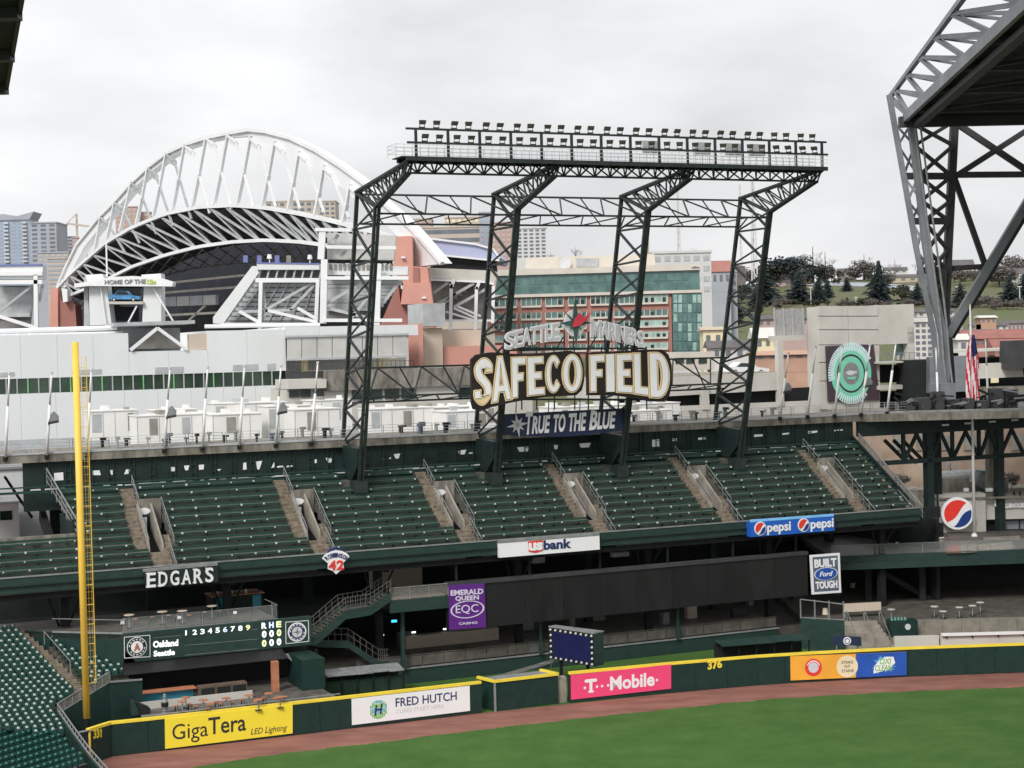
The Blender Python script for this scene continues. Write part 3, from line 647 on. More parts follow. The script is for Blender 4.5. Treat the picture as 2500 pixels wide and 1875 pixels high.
# ================================================================== SIGNS ON THE TOWER
def Zm(ox, oy, k):                       # zoom-window reading -> photo pixel
    return lambda x, y: (ox + x * k, oy + y * k)
mat('gold', (0.80, 0.62, 0.36), 0.45, 0.06, 1.2); mat('sign_brown', (0.016, 0.012, 0.010), 0.6, 0.3, 1)
z3 = Zm(1150, 700, .33160)
SP = 131.6
sf = thing('stadium_name_sign', 'huge arched sign with cream and gold letters reading SAFECO FIELD on the light tower', 'sign', PT(1390, 990, SP))
sf['label'] = 'huge arched name sign with cream gold-edged letters mounted on the light tower'
def onT(t): return lambda x, y: PT(x, y, t)
def zq(zf, pl, *pts): return [pl(*zf(x, y)) for x, y in pts]
pl = onT(SP)
for out_ in ([(2, 535), (40, 500), (150, 482), (260, 490), (420, 500), (545, 488), (610, 480), (735, 470), (800, 495), (828, 570), (834, 690), (818, 760), (775, 800), (690, 805), (540, 812), (420, 830), (300, 852), (160, 885), (70, 915), (20, 900), (6, 850)],
             [(855, 488), (1060, 478), (1290, 462), (1410, 462), (1455, 500), (1478, 580), (1478, 720), (1462, 800), (1425, 845), (1320, 845), (1190, 818), (1050, 800), (860, 800)]):
    q = zq(z3, pl, *out_); mb = MB(); mb.prism(q, SN * .35); mb.build('backing', 'sign_brown', sf)
let = [('S', (28, 885), (142, 862), (146, 512), (22, 535)), ('A', (150, 858), (292, 832), (250, 508), (168, 514)), ('F', (300, 824), (392, 806), (402, 514), (292, 520)), ('E', (414, 806), (540, 793), (528, 512), (408, 518)),
       ('C', (546, 788), (664, 776), (660, 500), (546, 510)), ('O', (668, 782), (814, 776), (812, 492), (668, 502)), ('F', (874, 778), (975, 774), (980, 497), (868, 504)), ('I', (994, 776), (1054, 774), (1050, 494), (990, 498)),
       ('E', (1068, 778), (1190, 786), (1182, 490), (1062, 496)), ('L', (1196, 790), (1306, 806), (1300, 486), (1190, 488)), ('D', (1312, 816), (1462, 828), (1452, 480), (1302, 484))]
W_ = .42
def arcpts(cx, cy, rx, ry, a0, a1, n_=14): return [(cx + rx * math.cos(math.radians(a0 + (a1 - a0) * i / n_)), cy + ry * math.sin(math.radians(a0 + (a1 - a0) * i / n_))) for i in range(n_ + 1)]
def stroke(cp, hw):
    pts = []
    for i in range(len(cp) - 1):
        p0, p1, p2, p3 = cp[max(0, i - 1)], cp[i], cp[i + 1], cp[min(len(cp) - 1, i + 2)]
        for k in range(6):
            t_ = k / 6; pts.append(tuple(.5 * ((2 * p1[c]) + (-p0[c] + p2[c]) * t_ + (2 * p0[c] - 5 * p1[c] + 4 * p2[c] - p3[c]) * t_ ** 2 + (-p0[c] + 3 * p1[c] - 3 * p2[c] + p3[c]) * t_ ** 3) for c in (0, 1)))
    pts.append(cp[-1]); l_, r_ = [], []
    for i, p in enumerate(pts):
        a = pts[max(0, i - 1)]; b = pts[min(len(pts) - 1, i + 1)]; dx, dy = b[0] - a[0], b[1] - a[1]; m_ = math.hypot(dx, dy); l_.append((p[0] - dy / m_ * hw, p[1] + dx / m_ * hw)); r_.append((p[0] + dy / m_ * hw, p[1] - dx / m_ * hw))
    return l_ + r_[::-1]
GL = {'F': [[(0, 0), (.19, 0), (.19, .40), (.36, .40), (.36, .60), (.19, .60), (.19, .80), (W_, .80), (W_, 1), (0, 1)]],
      'E': [[(0, 0), (W_, 0), (W_, .19), (.19, .19), (.19, .41), (.36, .41), (.36, .60), (.19, .60), (.19, .81), (W_, .81), (W_, 1), (0, 1)]],
      'I': [[(0, 0), (W_, 0), (W_, 1), (0, 1)]], 'L': [[(0, 0), (W_, 0), (W_, .20), (.20, .20), (.20, 1), (0, 1)]],
      'A': [[(0, 0), (.13, 0), (.165, .20), (.275, .20), (.31, 0), (W_ + .02, 0), (.31, 1), (.12, 1)], [(.185, .36), (.255, .36), (.222, .70)]],
      'O': [arcpts(.21, .5, .21, .5, 0, 345, 26), arcpts(.21, .5, .075, .33, 0, 345, 22)], 'C': [arcpts(.21, .5, .21, .5, 38, 322, 24) + [(.30, .34)] + arcpts(.21, .5, .075, .32, 318, 42, 20) + [(.30, .66)]],
      'D': [[(0, 0), (.16, 0)] + arcpts(.16, .5, .26, .5, -78, 78, 14) + [(.16, 1), (0, 1)], [(.18, .19)] + arcpts(.18, .5, .075, .31, -80, 80, 12) + [(.18, .81)]],
      'S': [stroke([(.36, .66), (.355, .80), (.225, .905), (.095, .80), (.12, .63), (.225, .51), (.33, .37), (.345, .20), (.205, .095), (.075, .20), (.07, .34)], .092)]}
for ch, *qq in let:
    q = zq(z3, pl, *qq); o0 = None
    for m_, bold, lift, ext in (('gold', .012, .0, .10), ('sign_brown', -.012, .10, .015), ('cream', -.018, .11, .02), ('sign_white', -.026, .13, .03)):
        mb = MB(); kb = bold * (.35 if ch == 'I' else 1); map_glyph(mb, *polyglyph(ch, GL[ch], kb), W_, q, ext, lift); ob = mb.build('letter' if o0 is None else 'letter_face', m_, sf if o0 is None else o0); o0 = o0 or ob
# frame behind
mb = MB()
for y in (455, 830): mb.bar(*[PT(*z3(x, y), SP + .6) for x in (230, 1290)], .16)
for x in (240, 370, 480, 610, 760, 860, 960, 1080, 1290): mb.bar(PT(*z3(x, 440), SP + .6), PT(*z3(x + 4, 905), SP + 1.2), .11)
for x in (380, 620, 860, 1090, 1190): mb.bar(PT(*z3(x, 470), SP + .5), PT(*z3(x + 60, 370), SP + .3), .11)
mb.build('support_frame', 'tower', sf)
tm = thing('team_sign', 'smaller arched sign of white-edged grey letters with a compass, above the large name sign', 'sign', PT(1390, 840, SP - .3))
pl2 = onT(SP - .3)
def arc_text(txt, x0, x1, top0, top1, bot0, bot1, widths, bow):
    tot = sum(widths); x = 0
    for ch, w_ in zip(txt, widths):
        a, b = x / tot, (x + w_ * .94) / tot; x += w_
        f_ = lambda k, y0, y1: (x0 + (x1 - x0) * k, y0 + (y1 - y0) * k - bow * 4 * k * (1 - k))
        q = zq(z3, pl2, f_(a, bot0, bot1), f_(b, bot0, bot1), f_(b, top0, top1), f_(a, top0, top1))
        mb = MB(); text(mb, ch, q, .12, .05); lo = mb.build('letter', 'sign_white', tm)
        mb = MB(); text(mb, ch, q, .04, .0, lift=.12); mb.build('letter_face', 'sign_grey', lo)
arc_text('SEATTLE', 252, 648, 345, 268, 462, 385, [1.25, .95, 1.1, .95, .95, .85, .95], 6)
arc_text('MARINERS', 880, 1268, 240, 335, 362, 442, [1.6, 1.05, 1.0, .55, 1.05, .85, .95, .85], 4)
mat('compass_green', (0.05, 0.11, 0.10), 0.5, 0.2, 1); mat('splash_red', (0.72, 0.06, 0.09), 0.5, 0.1, 1)
c = pl2(*z3(768, 268)); r, u = SU, ZZ; k_ = (pl2(*z3(868, 268)) - c).length / 100
mb = MB(); mb.disc(c + SN * .1, r, u, 76 * k_, SN * .2, 40, ry=88 * k_); mb.build('compass_disc', 'sign_white', tm)
mb = MB()
for a_, l_ in ((90, 180), (270, 150), (180, 130), (0, 125)):
    d = r * math.cos(math.radians(a_)) + u * math.sin(math.radians(a_)); s_ = r * -math.sin(math.radians(a_)) + u * math.cos(math.radians(a_))
    mb.prism([c + s_ * 24 * k_ - d * 5 * k_, c + d * l_ * k_, c - s_ * 24 * k_ - d * 5 * k_], SN * -.12)
for a_ in (45, 135, 225, 315):
    d = r * math.cos(math.radians(a_)) + u * math.sin(math.radians(a_)); s_ = r * -math.sin(math.radians(a_)) + u * math.cos(math.radians(a_))
    mb.prism([c + s_ * 9 * k_, c + d * (118 if a_ < 180 else 70) * k_, c - s_ * 9 * k_], SN * -.06)
mb.build('compass_star', 'compass_green', tm)
mb = MB(); mb.prism(zq(z3, onT(SP - .5), (745, 300), (760, 240), (800, 188), (815, 215), (835, 225), (892, 178), (858, 232), (838, 252), (800, 285)), SN * -.08); mb.build('red_splash', 'splash_red', tm)
mb = MB()
for x in (290, 450, 560, 700, 770, 880, 1000, 1120, 1230): mb.bar(pl2(*z3(x, 470)) + SN * .4, pl2(*z3(x, 330)) + SN * .4, .1)
mb.bar(pl2(*z3(250, 470)) + SN * .4, pl2(*z3(1280, 452)) + SN * .4, .14); mb.build('support_frame', 'tower', tm)
mat('banner_navy', (0.016, 0.026, 0.07), 0.6, 0.25, 0.7)
tb = thing('navy_banner', 'navy banner with white slanted lettering and a compass star, below the large name sign', 'banner', PT(1380, 1065, 134.2))
pl = onT(134.0)
q = zq(z3, pl, (228, 1085), (330, 1098), (600, 1106), (760, 1100), (950, 1080), (1132, 1055), (1138, 900), (680, 922), (222, 948)); mb = MB(); mb.prism(q, SN * .12); mb.build('banner_sheet', 'banner_navy', tb)
mb = MB(); mb.bar(PT(*z3(215, 945), 134.1), PT(*z3(1145, 897), 134.1), .12); mb.bar(PT(*z3(225, 1088), 134.2), PT(*z3(1135, 1056), 134.2), .1)
for x in (330, 570, 800, 1020): mb.bar(PT(*z3(x, 930), 134.1), PT(*z3(x + 3, 820), 133.4), .08)
mb.build('hanger', 'tower', tb)
mb = MB()
for txt, x0, x1 in (('T', 405, 452), ('RUE', 450, 580), ('TO', 610, 692), ('THE', 722, 846), ('B', 872, 926), ('LUE', 930, 1062)):
    yb = lambda x: 1082 - (x - 400) * .068; yt = lambda x: (930 if txt in 'TB' else 962 if txt != 'TO' and txt != 'THE' else 958) - (x - 400) * .058 + (0)
    if txt == 'B': yt = lambda x: 918
    text(mb, txt, zq(z3, onT(133.98), (x0, yb(x0)), (x1, yb(x1)), (x1, yt(x1)), (x0, yt(x0))), .03, .035, .22); mb.build('lettering', 'sign_white', tb); mb = MB()
c = PT(*z3(342, 1018), 133.97); mb = MB()
for i in range(8):
    a_ = math.radians(45 * i + 8); l_ = 82 if i % 2 == 0 else 58; d = SU * math.cos(a_) + ZZ * math.sin(a_); s_ = SU * -math.sin(a_) + ZZ * math.cos(a_)
    mb.prism([c - s_ * 17 * k_, c + d * l_ * k_, c + s_ * 17 * k_], SN * -(.03 + .01 * (i % 2)))
mb.build('compass_star', 'sign_grey', tb)
# ================================================================== SIGNS ON THE FASCIA
def fsign(name, label, zf, t, face, pts, th=.35, top=None):
    q = zq(zf, onT(t), *pts); o = thing(name, label, 'sign', cen(q)); mb = MB(); mb.prism(q, SN * th); mb.build('panel', face, o); return o, q
z1 = Zm(0, 1300, .34653)
o, q = fsign('restaurant_sign', 'dark sign with white serif capitals, on the fascia right of the foul pole', z1, 127.2, 'green_steel', ((1030, 396), (1538, 348), (1532, 232), (1015, 278)))
mb = MB(); mb.prism(zq(z1, onT(127.15), (1012, 280), (1534, 232), (1532, 214), (1010, 262)), SN * .4); mb.build('top_light', 'galvanised', o)
for i, ch in enumerate("EDGARS"):
    x0 = 1036 + i * 82.5; x1 = x0 + (58 if ch not in "S" else 52); f_ = lambda x, y: (x, y - (x - 1036) * .088)
    mb = MB(); text(mb, ch, zq(z1, onT(127.18), f_(x0, 386), f_(x1, 386), f_(x1, 288), f_(x0, 288)), .1, .018); lo = mb.build('letter', 'sign_white', o)
    if ch in 'EDRA':
        mb = MB()
        for y in (386, 292) if ch != 'A' else (386,): mb.prism(zq(z1, onT(127.1), f_(x0 - 8, y), f_(x0 + 20, y), f_(x0 + 20, y - 7), f_(x0 - 8, y - 7)), SN * .05)
        mb.build('serif', 'sign_white', lo)
mb = MB(); mb.prism(zq(z1, onT(127.1), (1452, 268), (1460, 267), (1458, 248), (1448, 249)), SN * .06); mb.build('apostrophe', 'sign_white', o)
z2 = Zm(640, 1090, .19293)
o, q = fsign('number_badge', 'white fan-shaped badge with red number 42 on the stand fascia', z2, 127.3, 'sign_white', ((765, 1420), (840, 1485), (838, 1555), (895, 1575), (936, 1618), (985, 1575), (1035, 1548), (1030, 1470), (1106, 1392), (1070, 1350), (1010, 1322), (940, 1312), (870, 1330), (800, 1375)), .2)
for ch, x0, x1, dy in (('4', 846, 928, 6), ('2', 945, 1030, 0)):
    mb = MB(); text(mb, ch, zq(z2, onT(127.29), (x0, 1558 + dy), (x1, 1552 + dy), (x1, 1438 + dy), (x0, 1446 + dy)), .05, .03); mb.build('number', 'ad_red', o)
mb = MB()
for i, ch in enumerate('ROBINSON'):
    a_ = math.radians(128 - i * 11.3); cx, cy = 938, 1560; P_ = lambda rr, aa: (cx + rr * 1.08 * math.cos(aa), cy - rr * math.sin(aa))
    text(mb, ch, zq(z2, onT(127.29), P_(160, a_ + .075), P_(160, a_ - .075), P_(212, a_ - .075), P_(212, a_ + .075)), .03, .03)
mb.build('name_lettering', 'ink_navy', o)
mb = MB(); mb.prism(zq(z2, onT(127.35), (830, 1350), (870, 1318), (940, 1300), (1010, 1310), (1060, 1340), (1040, 1302), (940, 1270), (860, 1300)), SN * .2); mb.build('badge_cap', 'ink_navy', o)
z4 = Zm(1150, 1250, .3316)
o, q = fsign('bank_sign', 'long white sign with red shield and blue lettering on the stand fascia', z4, 127.2, 'sign_white', ((210, 337), (948, 276), (945, 172), (208, 229)), .4)
mb = MB(); mb.prism(zq(z4, onT(127.15), (205, 228), (945, 170), (945, 150), (196, 207)), SN * .5); mb.build('top_light', 'galvanised', o)
mb = MB(); mb.prism(zq(z4, onT(127.19), (418, 218), (424, 292), (474, 302), (530, 284), (526, 206)), SN * -.03); mb.build('red_shield', 'ad_red', o)
mb = MB(); text(mb, 'us', zq(z4, onT(127.15), (430, 282), (522, 275), (522, 226), (430, 233)), .03, .05); mb.build('shield_lettering', 'sign_white', o)
mb = MB(); text(mb, 'bank', zq(z4, onT(127.19), (538, 276), (728, 262), (728, 198), (536, 212)), .03, .035); mb.build('lettering', 'ink_navy', o)
mat('cola_blue', (0.015, 0.12, 0.55), 0.4, 0.08, 0.8); mat('cola_navy', (0.012, 0.045, 0.22), 0.4, 0.06, 1); mat('cola_red', (0.80, 0.045, 0.03), 0.4, 0.05, 1)
def cola(o, c, r, u, n, R_, rim=True):
    mb = MB(); mb.disc(c, r, u, R_, n * .06, 48); mb.build('logo_disc', 'sign_white', o)
    k = R_ * .86
    def band(f0, f1, m_):
        mb = MB(); N_ = 36; up_, dn_ = [], []
        for i in range(N_ + 1):
            a_ = math.pi * i / N_; x = -math.cos(a_) * k; h_ = math.sqrt(max(0, k * k - x * x))
            y1 = min(h_, f1(x / k) * k); y0 = max(-h_, f0(x / k) * k)
            if y1 < y0: y1 = y0
            up_.append((x, y1)); dn_.append((x, y0))
        w_ = lambda p: c + (r * (p[0] * .8 - p[1] * .6) + u * (p[0] * .6 + p[1] * .8)) + n * .06
        for i in range(N_): mb.prism([w_(dn_[i]), w_(dn_[i + 1]), w_(up_[i + 1]), w_(up_[i])], n * .03)
        mb.build('logo_band', m_, o)
    band(lambda x: .12 + .18 * math.sin(x * 2.2 - .5) - .05, lambda x: 2, 'cola_red')
    band(lambda x: -2, lambda x: -.42 + .16 * math.sin(x * 2.6 + .4), 'cola_navy')
z5 = Zm(1580, 1040, .24412)
o, q = fsign('drinks_sign', 'long bright blue sign with two round logos on the right of the stand fascia', z5, 126.9, 'cola_blue', ((1040, 1112), (1876, 1046), (1868, 902), (1032, 965)), .7)
mb = MB(); mb.prism(zq(z5, onT(126.9), (1030, 965), (1868, 902)) + zq(z5, onT(127.6), (1866, 882), (1028, 942)), ZZ * .05); mb.build('top_light', 'sky_blue', o)
for x, y, R_, x0, x1, yb, yt in ((1130, 1025, 58, 1203, 1432, 1066, 972), (1563, 990, 57, 1637, 1860, 1032, 938)):
    c = PT(*z5(x, y), 126.9); k5 = (PT(*z5(x + 100, y), 126.9) - c).length / 100; cola(o, c, SU, ZZ, -SN, R_ * k5)
    mb = MB(); text(mb, 'pepsi', zq(z5, onT(126.88), (x0, yb + 22), (x1, yb + 4), (x1, yt - 14), (x0, yt + 4)), .04, .025); mb.build('lettering', 'sign_white', o)
# ---- black ribbon board with two banners
rb = thing('ribbon_board', 'long unlit black display board hanging under the stand', 'display board', PT(1550, 1500, 127.9))
q = quadpx(onT(127.9), (1094, 1536), (1480, 1502), (1959, 1460), (1977, 1345), (1480, 1385), (1091, 1417)); NB_ = 10
bl, br, tr, tl = q[0], q[2], q[3], q[5]
zb0 = 4.9; zb1 = 7.55
sA, sB = s_of(PT(1092, 1470, 127.9)), s_of(PT(1972, 1400, 127.9))
zb0 = (PT(1094, 1534, 127.9).z + PT(1959, 1460, 127.9).z) / 2; zb1 = (PT(1091, 1428, 127.9).z + PT(1977, 1357, 127.9).z) / 2
for i in range(NB_):
    mb = MB(); mb.bst(sA + (sB - sA) * i / NB_, sA + (sB - sA) * (i + 1) / NB_ - .02, 127.9, 128.3, zb0, zb1); mb.build('display_panel', 'board_black2' if (i * 5) % 3 == 1 else 'board_black', rb)
mb = MB(); mb.bst(sA, sB, 127.75, 128.5, zb1 + .01, zb1 + .3); mb.build('top_tray', 'roof_steel_dark', rb)
for i in range(6):
    s_ = sA + 1 + (sB - sA - 2) * i / 5; mb = MB(); mb.bst(s_, s_ + .15, 128.3, 128.5, zb0 + .1, 10.5); mb.build('hanger', 'dark', rb)
mat('purple', (0.115, 0.018, 0.23), 0.5, 0.12, 0.8); mat('lilac', (0.72, 0.66, 0.80), 0.5, 0.03, 1)
zz2 = Zm(600, 1250, .3316)
q = zq(zz2, onT(127.7), (1500, 868), (1770, 850), (1757, 525), (1495, 540)); o = thing('purple_banner', 'purple hanging banner with white lettering at the left end of the black board', 'banner', cen(q)); mb = MB(); mb.prism(q, SN * .1); mb.build('banner_sheet', 'purple', o)
put_text(o, [p - SN * .002 for p in q], 'lilac', [('EMERALD', .05, .95, .77, .88, .03), ('QUEEN', .18, .82, .63, .74, .03), ('EQC', .18, .80, .33, .54, .0), ('CASINO', .26, .76, .10, .15, .02)], ext=.03)
c = cen(sub(q, .5, .5, .435, .435)); w_ = (q[1] - q[0]).length; mb = MB(); mb.ring(c - SN * .01, SU, ZZ, w_ * .42, w_ * .46, SN * -.03, 36, sy=.48); mb.build('oval', 'lilac', o)
zz4 = Zm(1800, 1150, .36157)
q = zq(zz4, onT(127.7), (505, 834), (702, 820), (692, 552), (490, 568)); o = thing('truck_banner', 'blue-grey banner with white frame reading BUILT TOUGH at the right end of the black board', 'banner', cen(q))
o['label'] = 'grey banner with white frame and blue oval at the right end of the black board'
mb = MB(); mb.prism(q, SN * .1); mb.build('banner_sheet', 'sign_white', o); mat('slate', (0.10, 0.13, 0.18), 0.5, 0.15, 0.8)
mb = MB(); mb.prism(sub(q, .08, .92, .06, .94), SN * -.02); mb.build('inner_sheet', 'slate', o)
put_text(o, [p - SN * .02 for p in q], 'sign_white', [('BUILT', .14, .86, .68, .87, .045), ('TOUGH', .14, .86, .14, .31, .045)], ext=.03)
c = cen(sub(q, .5, .5, .5, .5)); w_ = (q[1] - q[0]).length
for R_, m_, l_ in ((.40, 'sign_white', .03), (.37, 'ad_blue', .05)): mb = MB(); mb.disc(c, SU, ZZ, w_ * R_, SN * -l_, 36, ry=w_ * R_ * .46); mb.build('oval', m_, o)
put_text(o, [p - SN * .05 for p in q], 'sign_white', [('Ford', .28, .72, .44, .56, .02, .3)], 'oval_lettering', .02)
# ================================================================== UNDER THE STAND: concourse, back wall
uc = thing('lower_concourse', 'dark open concourse under the bleachers with concrete floor', 'concourse', ST(60, 130, 0))
mb = MB(); mb.bst(40, 104, 130.0, 150, -.3, 1.25); mb.build('floor', 'concrete_wet_shade', uc)
mb = MB(); mb.bst(22, 104, 148, 148.4, 0, 15.5); mb.bst(8, 22, 148, 148.4, 0, 11.5); mb.build('back_wall', 'dark_wall', uc)
mb = MB(); mb.bst(12, 58, 135, 147.9, 5.2, 5.5); mb.build('mezzanine_floor', 'dark_wall', uc)
mb = MB(); mb.bst(104, 104.4, 131, 150, 0, 10); mb.build('end_wall', 'dark_wall', uc)
# bright stalls and clutter in the gloom
for s_, t_, z_, w_, h_, m_ in ((49.6, 143, 6.1, 5, 1.9, 'tan'), (50, 140, 5.5, 9, .5, 'concrete'), (73, 144, 8.2, 3.4, 1.6, 'wood'), (72.5, 143, 9.5, 4.2, .5, 'sign_grey'), (66, 143, 7.2, 1.2, .9, 'sign_grey'), (74, 142, 7.3, 1.8, .4, 'sign_grey')):
    mb = MB(); mb.bst(s_, s_ + w_, t_, t_ + .6, z_, z_ + h_); mb.build('stall_board', m_, uc)
mat('screen_cyan', (0.05, 0.45, 0.75), 0.4, 0.1, 1, emit=1.2); mat('louvre', (0.26, 0.25, 0.22), 0.7, 0.2, 0.6); mat('lamp_white', (0.9, 0.9, 0.92), 0.4, 0.02, 1, emit=1.4)
mb = MB(); mb.prism(quadpx(onT(136), (956, 1520), (969, 1519), (969, 1513), (956, 1514)), SN * .05); mb.build('menu_screen', 'screen_cyan', uc)
for x, y in ((928, 1553), (1006, 1546), (1083, 1538)):
    mb = MB(); c = PT(x, y, 138); mb.box(c, SU * .36, SN * .1, ZZ * .12); mb.build('strip_light', 'lamp_white', uc)
mb = MB(); mb.bst(51, 60, 138, 139, 1.25, 2.35); mb.build('counter', 'tan', uc)
# ---- retaining wall and rail behind the bullpen
rw = thing('retaining_wall', 'low dark green wall topped by a pale rail behind the bullpen turf', 'wall', ST(60, 129.5, 0))
mb = MB(); mb.bst(43, 84.5, 129.3, 129.9, 0, 1.25); mb.build('wall', 'fascia', rw)
mb = MB(); mb.bst(43, 84.5, 129.2, 129.5, 1.27, 1.36); mb.build('coping', 'galvanised', rw)
s_ = 43.5
while s_ < 84:
    mb = MB(); mb.bst(s_, s_ + 1.9, 129.6, 129.64, 2.32, 2.38)
    for d in (0, .95): mb.bst(s_ + d, s_ + d + .05, 129.6, 129.65, 1.3, 2.35)
    mb.bst(s_ + .05, s_ + 1.9, 129.62, 129.63, 1.45, 2.25); mb.build('rail_bay', 'concrete_wet_shade', rw); s_ += 1.95
# columns carrying the mezzanine
for k, (x0, y0, x1, y1, lb) in enumerate(((980, 1468, 985, 1630, 'green steel column left of the purple banner'), (1648, 1492, 1655, 1556, 'slim steel column under the black board'), (769, 1590, 772, 1645, 'short steel column below the stair landing'), (1318, 1525, 1320, 1590, 'slim steel column behind the tilted bulb-edged screen'))):
    a, b = PT(x1, y1, 129.0), PT(x0, y0, 129.0); mb = MB(); mb.bar(V((a.x, a.y, 1.36 if k != 2 else 1.3)), V((a.x, a.y, b.z + .2)), .3 if k in (0, 2) else .22); tag(mb.build('steel_column', 'fascia', None), lb, 'column', 'columns under the stand')
# ---- walkway left of the purple banner and the stairs down from it
wk = thing('mezzanine_walkway', 'green steel walkway with mesh railing left of the purple banner', 'walkway', PT(1020, 1480, 128))
zd = PT(1020, 1462, 127.9).z; sa, sb_ = s_of(PT(950, 1460, 127.9)), s_of(PT(1092, 1455, 127.9))
mb = MB(); mb.bst(sa, sb_ + .3, 127.9, 131.5, zd - .1, zd); mb.build('deck', 'concrete', wk)
mb = MB(); mb.bst(sa, sb_ + .3, 127.7, 127.9, zd - .95, zd + .05); mb.build('edge_beam', 'fascia', wk)
mb = MB(); mb.bst(sa, sb_, 127.75, 127.8, zd + 1.05, zd + 1.12)
for k in range(4): x = sa + (sb_ - sa) * k / 3; mb.bst(x, x + .06, 127.75, 127.82, zd, zd + 1.1)
mb.build('railing', 'galvanised', wk); mb = MB(); mb.bst(sa, sb_, 127.77, 127.78, zd + .15, zd + 1.0); mb.build('mesh', 'mesh_rail', wk)
st_ = thing('steel_stairs', 'dark green steel staircase with landing descending left of the purple banner', 'stairs', PT(800, 1590, 127.9))
path_ = [(955, 1468), (905, 1502), (845, 1512), (770, 1577), (735, 1574)]
for tt, nm in ((127.6, 'stringer'), (129.6, 'stringer')):
    P_ = quadpx(onT(tt) if tt < 128 else (lambda x, y: PT(x, y, 127.6) + SN * 2.0), *path_); mb = MB()
    for a, b in zip(P_, P_[1:]): mb.prism([a, b, b + ZZ * .75, a + ZZ * .75], SN * .12)
    mb.build(nm, 'fascia', st_)
P_ = quadpx(onT(127.6), *path_)
for a, b in zip(P_, P_[1:]):
    drop = abs(a.z - b.z); n_ = max(1, round(drop / .19))
    if n_ < 4: mb = MB(); mb.prism([a + ZZ * .5, b + ZZ * .5, b + ZZ * .5 + SN * 2, a + ZZ * .5 + SN * 2], ZZ * .08); mb.build('landing', 'concrete_wet_shade', st_); continue
    for k in range(n_):
        c = a.lerp(b, (k + .5) / n_) + ZZ * .45; mb = MB(); mb.box(c - SU * .16, SU * .32, SN * 2, ZZ * .05); mb.build('tread', 'concrete_wet_shade', st_)
for off in (0, 2.0):
    mb = MB()
    for a, b in zip(P_, P_[1:]):
        a, b = a + SN * off + ZZ * .7, b + SN * off + ZZ * .7
        for h_ in (.35, .7, 1.05): mb.bar(a + ZZ * h_, b + ZZ * h_, .05 if h_ > 1 else .03)
        for k in range(5): c = a.lerp(b, k / 5); mb.bar(c, c + ZZ * 1.05, .045)
    mb.build('handrail', 'concrete_wet_shade', st_)
lowp = quadpx(onT(128.6), (770, 1580), (850, 1582), (925, 1632), (950, 1632)); mb = MB()
for a, b in zip(lowp, lowp[1:]): mb.prism([a, b, b + ZZ * .6, a + ZZ * .6], SN * .12)
mb.build('stringer', 'fascia', st_)
mb = MB()
for a, b in zip(lowp, lowp[1:]):
    for h_ in (.5, 1.0): mb.bar(a + ZZ * (.6 + h_), b + ZZ * (.6 + h_), .04)
    for k in range(5): c = a.lerp(b, k / 5) + ZZ * .6; mb.bar(c, c + ZZ, .04)
mb.build('handrail', 'concrete_wet_shade', st_)
# ---- bullpen bench shelters
def shelter(label, p0, p1, z0, zr, depth, n_, windows=True):
    t = thing('bullpen_shelter', label, 'shelter', p0); d = (p1 - p0).normalized(); n = V((-d.y, d.x, 0)); l_ = (p1 - p0).length; p0 = base(p0); p1 = base(p1)
    mb = MB(); mb.prism([p0 + n * depth + ZZ * z0, p1 + n * depth + ZZ * z0, p1 + n * (depth + .1) + ZZ * z0, p0 + n * (depth + .1) + ZZ * z0], ZZ * (zr - z0)); mb.build('back', 'dark_wall', t)
    rsx = random.Random(9)
    for k in range(n_ + 1):
        c = p0 + d * l_ * k / n_; mb = MB(); mb.bar(c + ZZ * z0, c + ZZ * zr, .1); mb.build('post', 'dark', t)
        if k < n_:
            a, b = c + d * .02, p0 + d * l_ * (k + 1) / n_ - d * .02; e_ = rsx.uniform(-.03, .03)
            mb = MB(); mb.prism([a - n * .35 + ZZ * (zr + e_), b - n * .35 + ZZ * (zr + e_), b + n * depth + ZZ * (zr + .22), a + n * depth + ZZ * (zr + .22)], ZZ * .07); mb.build('roof_sheet', 'galvanised' if windows else 'fascia', t)
            if windows: mb = MB(); mb.prism([a + n * .1 + ZZ * (z0 + .1), b + n * .1 + ZZ * (z0 + .1), b + n * .1 + ZZ * (zr - .45), a + n * .1 + ZZ * (zr - .45)], n * .02); mb.build('pane', 'glass_dark', t)
    mb = MB(); mb.prism([p0 + n * .6 + ZZ * (z0 + .4), p1 + n * .6 + ZZ * (z0 + .4), p1 + n + ZZ * (z0 + .4), p0 + n + ZZ * (z0 + .4)], ZZ * .06); mb.build('bench', 'pad_green', t)
    return t
shelter('bullpen shelter with pale roof sheets and dark panes behind the white banner', PZ(795, 1652, 2.1), PZ(985, 1634, 2.1), 0.02, 2.1, 1.6, 5)
shelter('dark bullpen bench shelter with thin flat roof behind the 376 mark', PZ(1760, 1578, 1.9), PZ(1975, 1560, 1.9), 0.02, 1.9, 1.4, 5, False)
# side wall with grey coping left of the first shelter
a, b = PZ(735, 1652, 2.3), PZ(757, 1680, 2.3); t = thing('bullpen_side_wall', 'dark green side wall with grey coping left of the bullpen shelter', 'wall', base(a)); d = b - a
mb = MB(); mb.prism([base(a, 0), base(b, 0), base(b, 0) + SU * .25, base(a, 0) + SU * .25], ZZ * 2.25); mb.build('wall', 'pad_green', t)
mb = MB(); mb.prism([base(a, 2.26) - SU * .1, base(b, 2.26) - SU * .1, base(b, 2.26) + SU * .4, base(a, 2.26) + SU * .4], ZZ * .1); mb.build('coping', 'grey_steel', t)
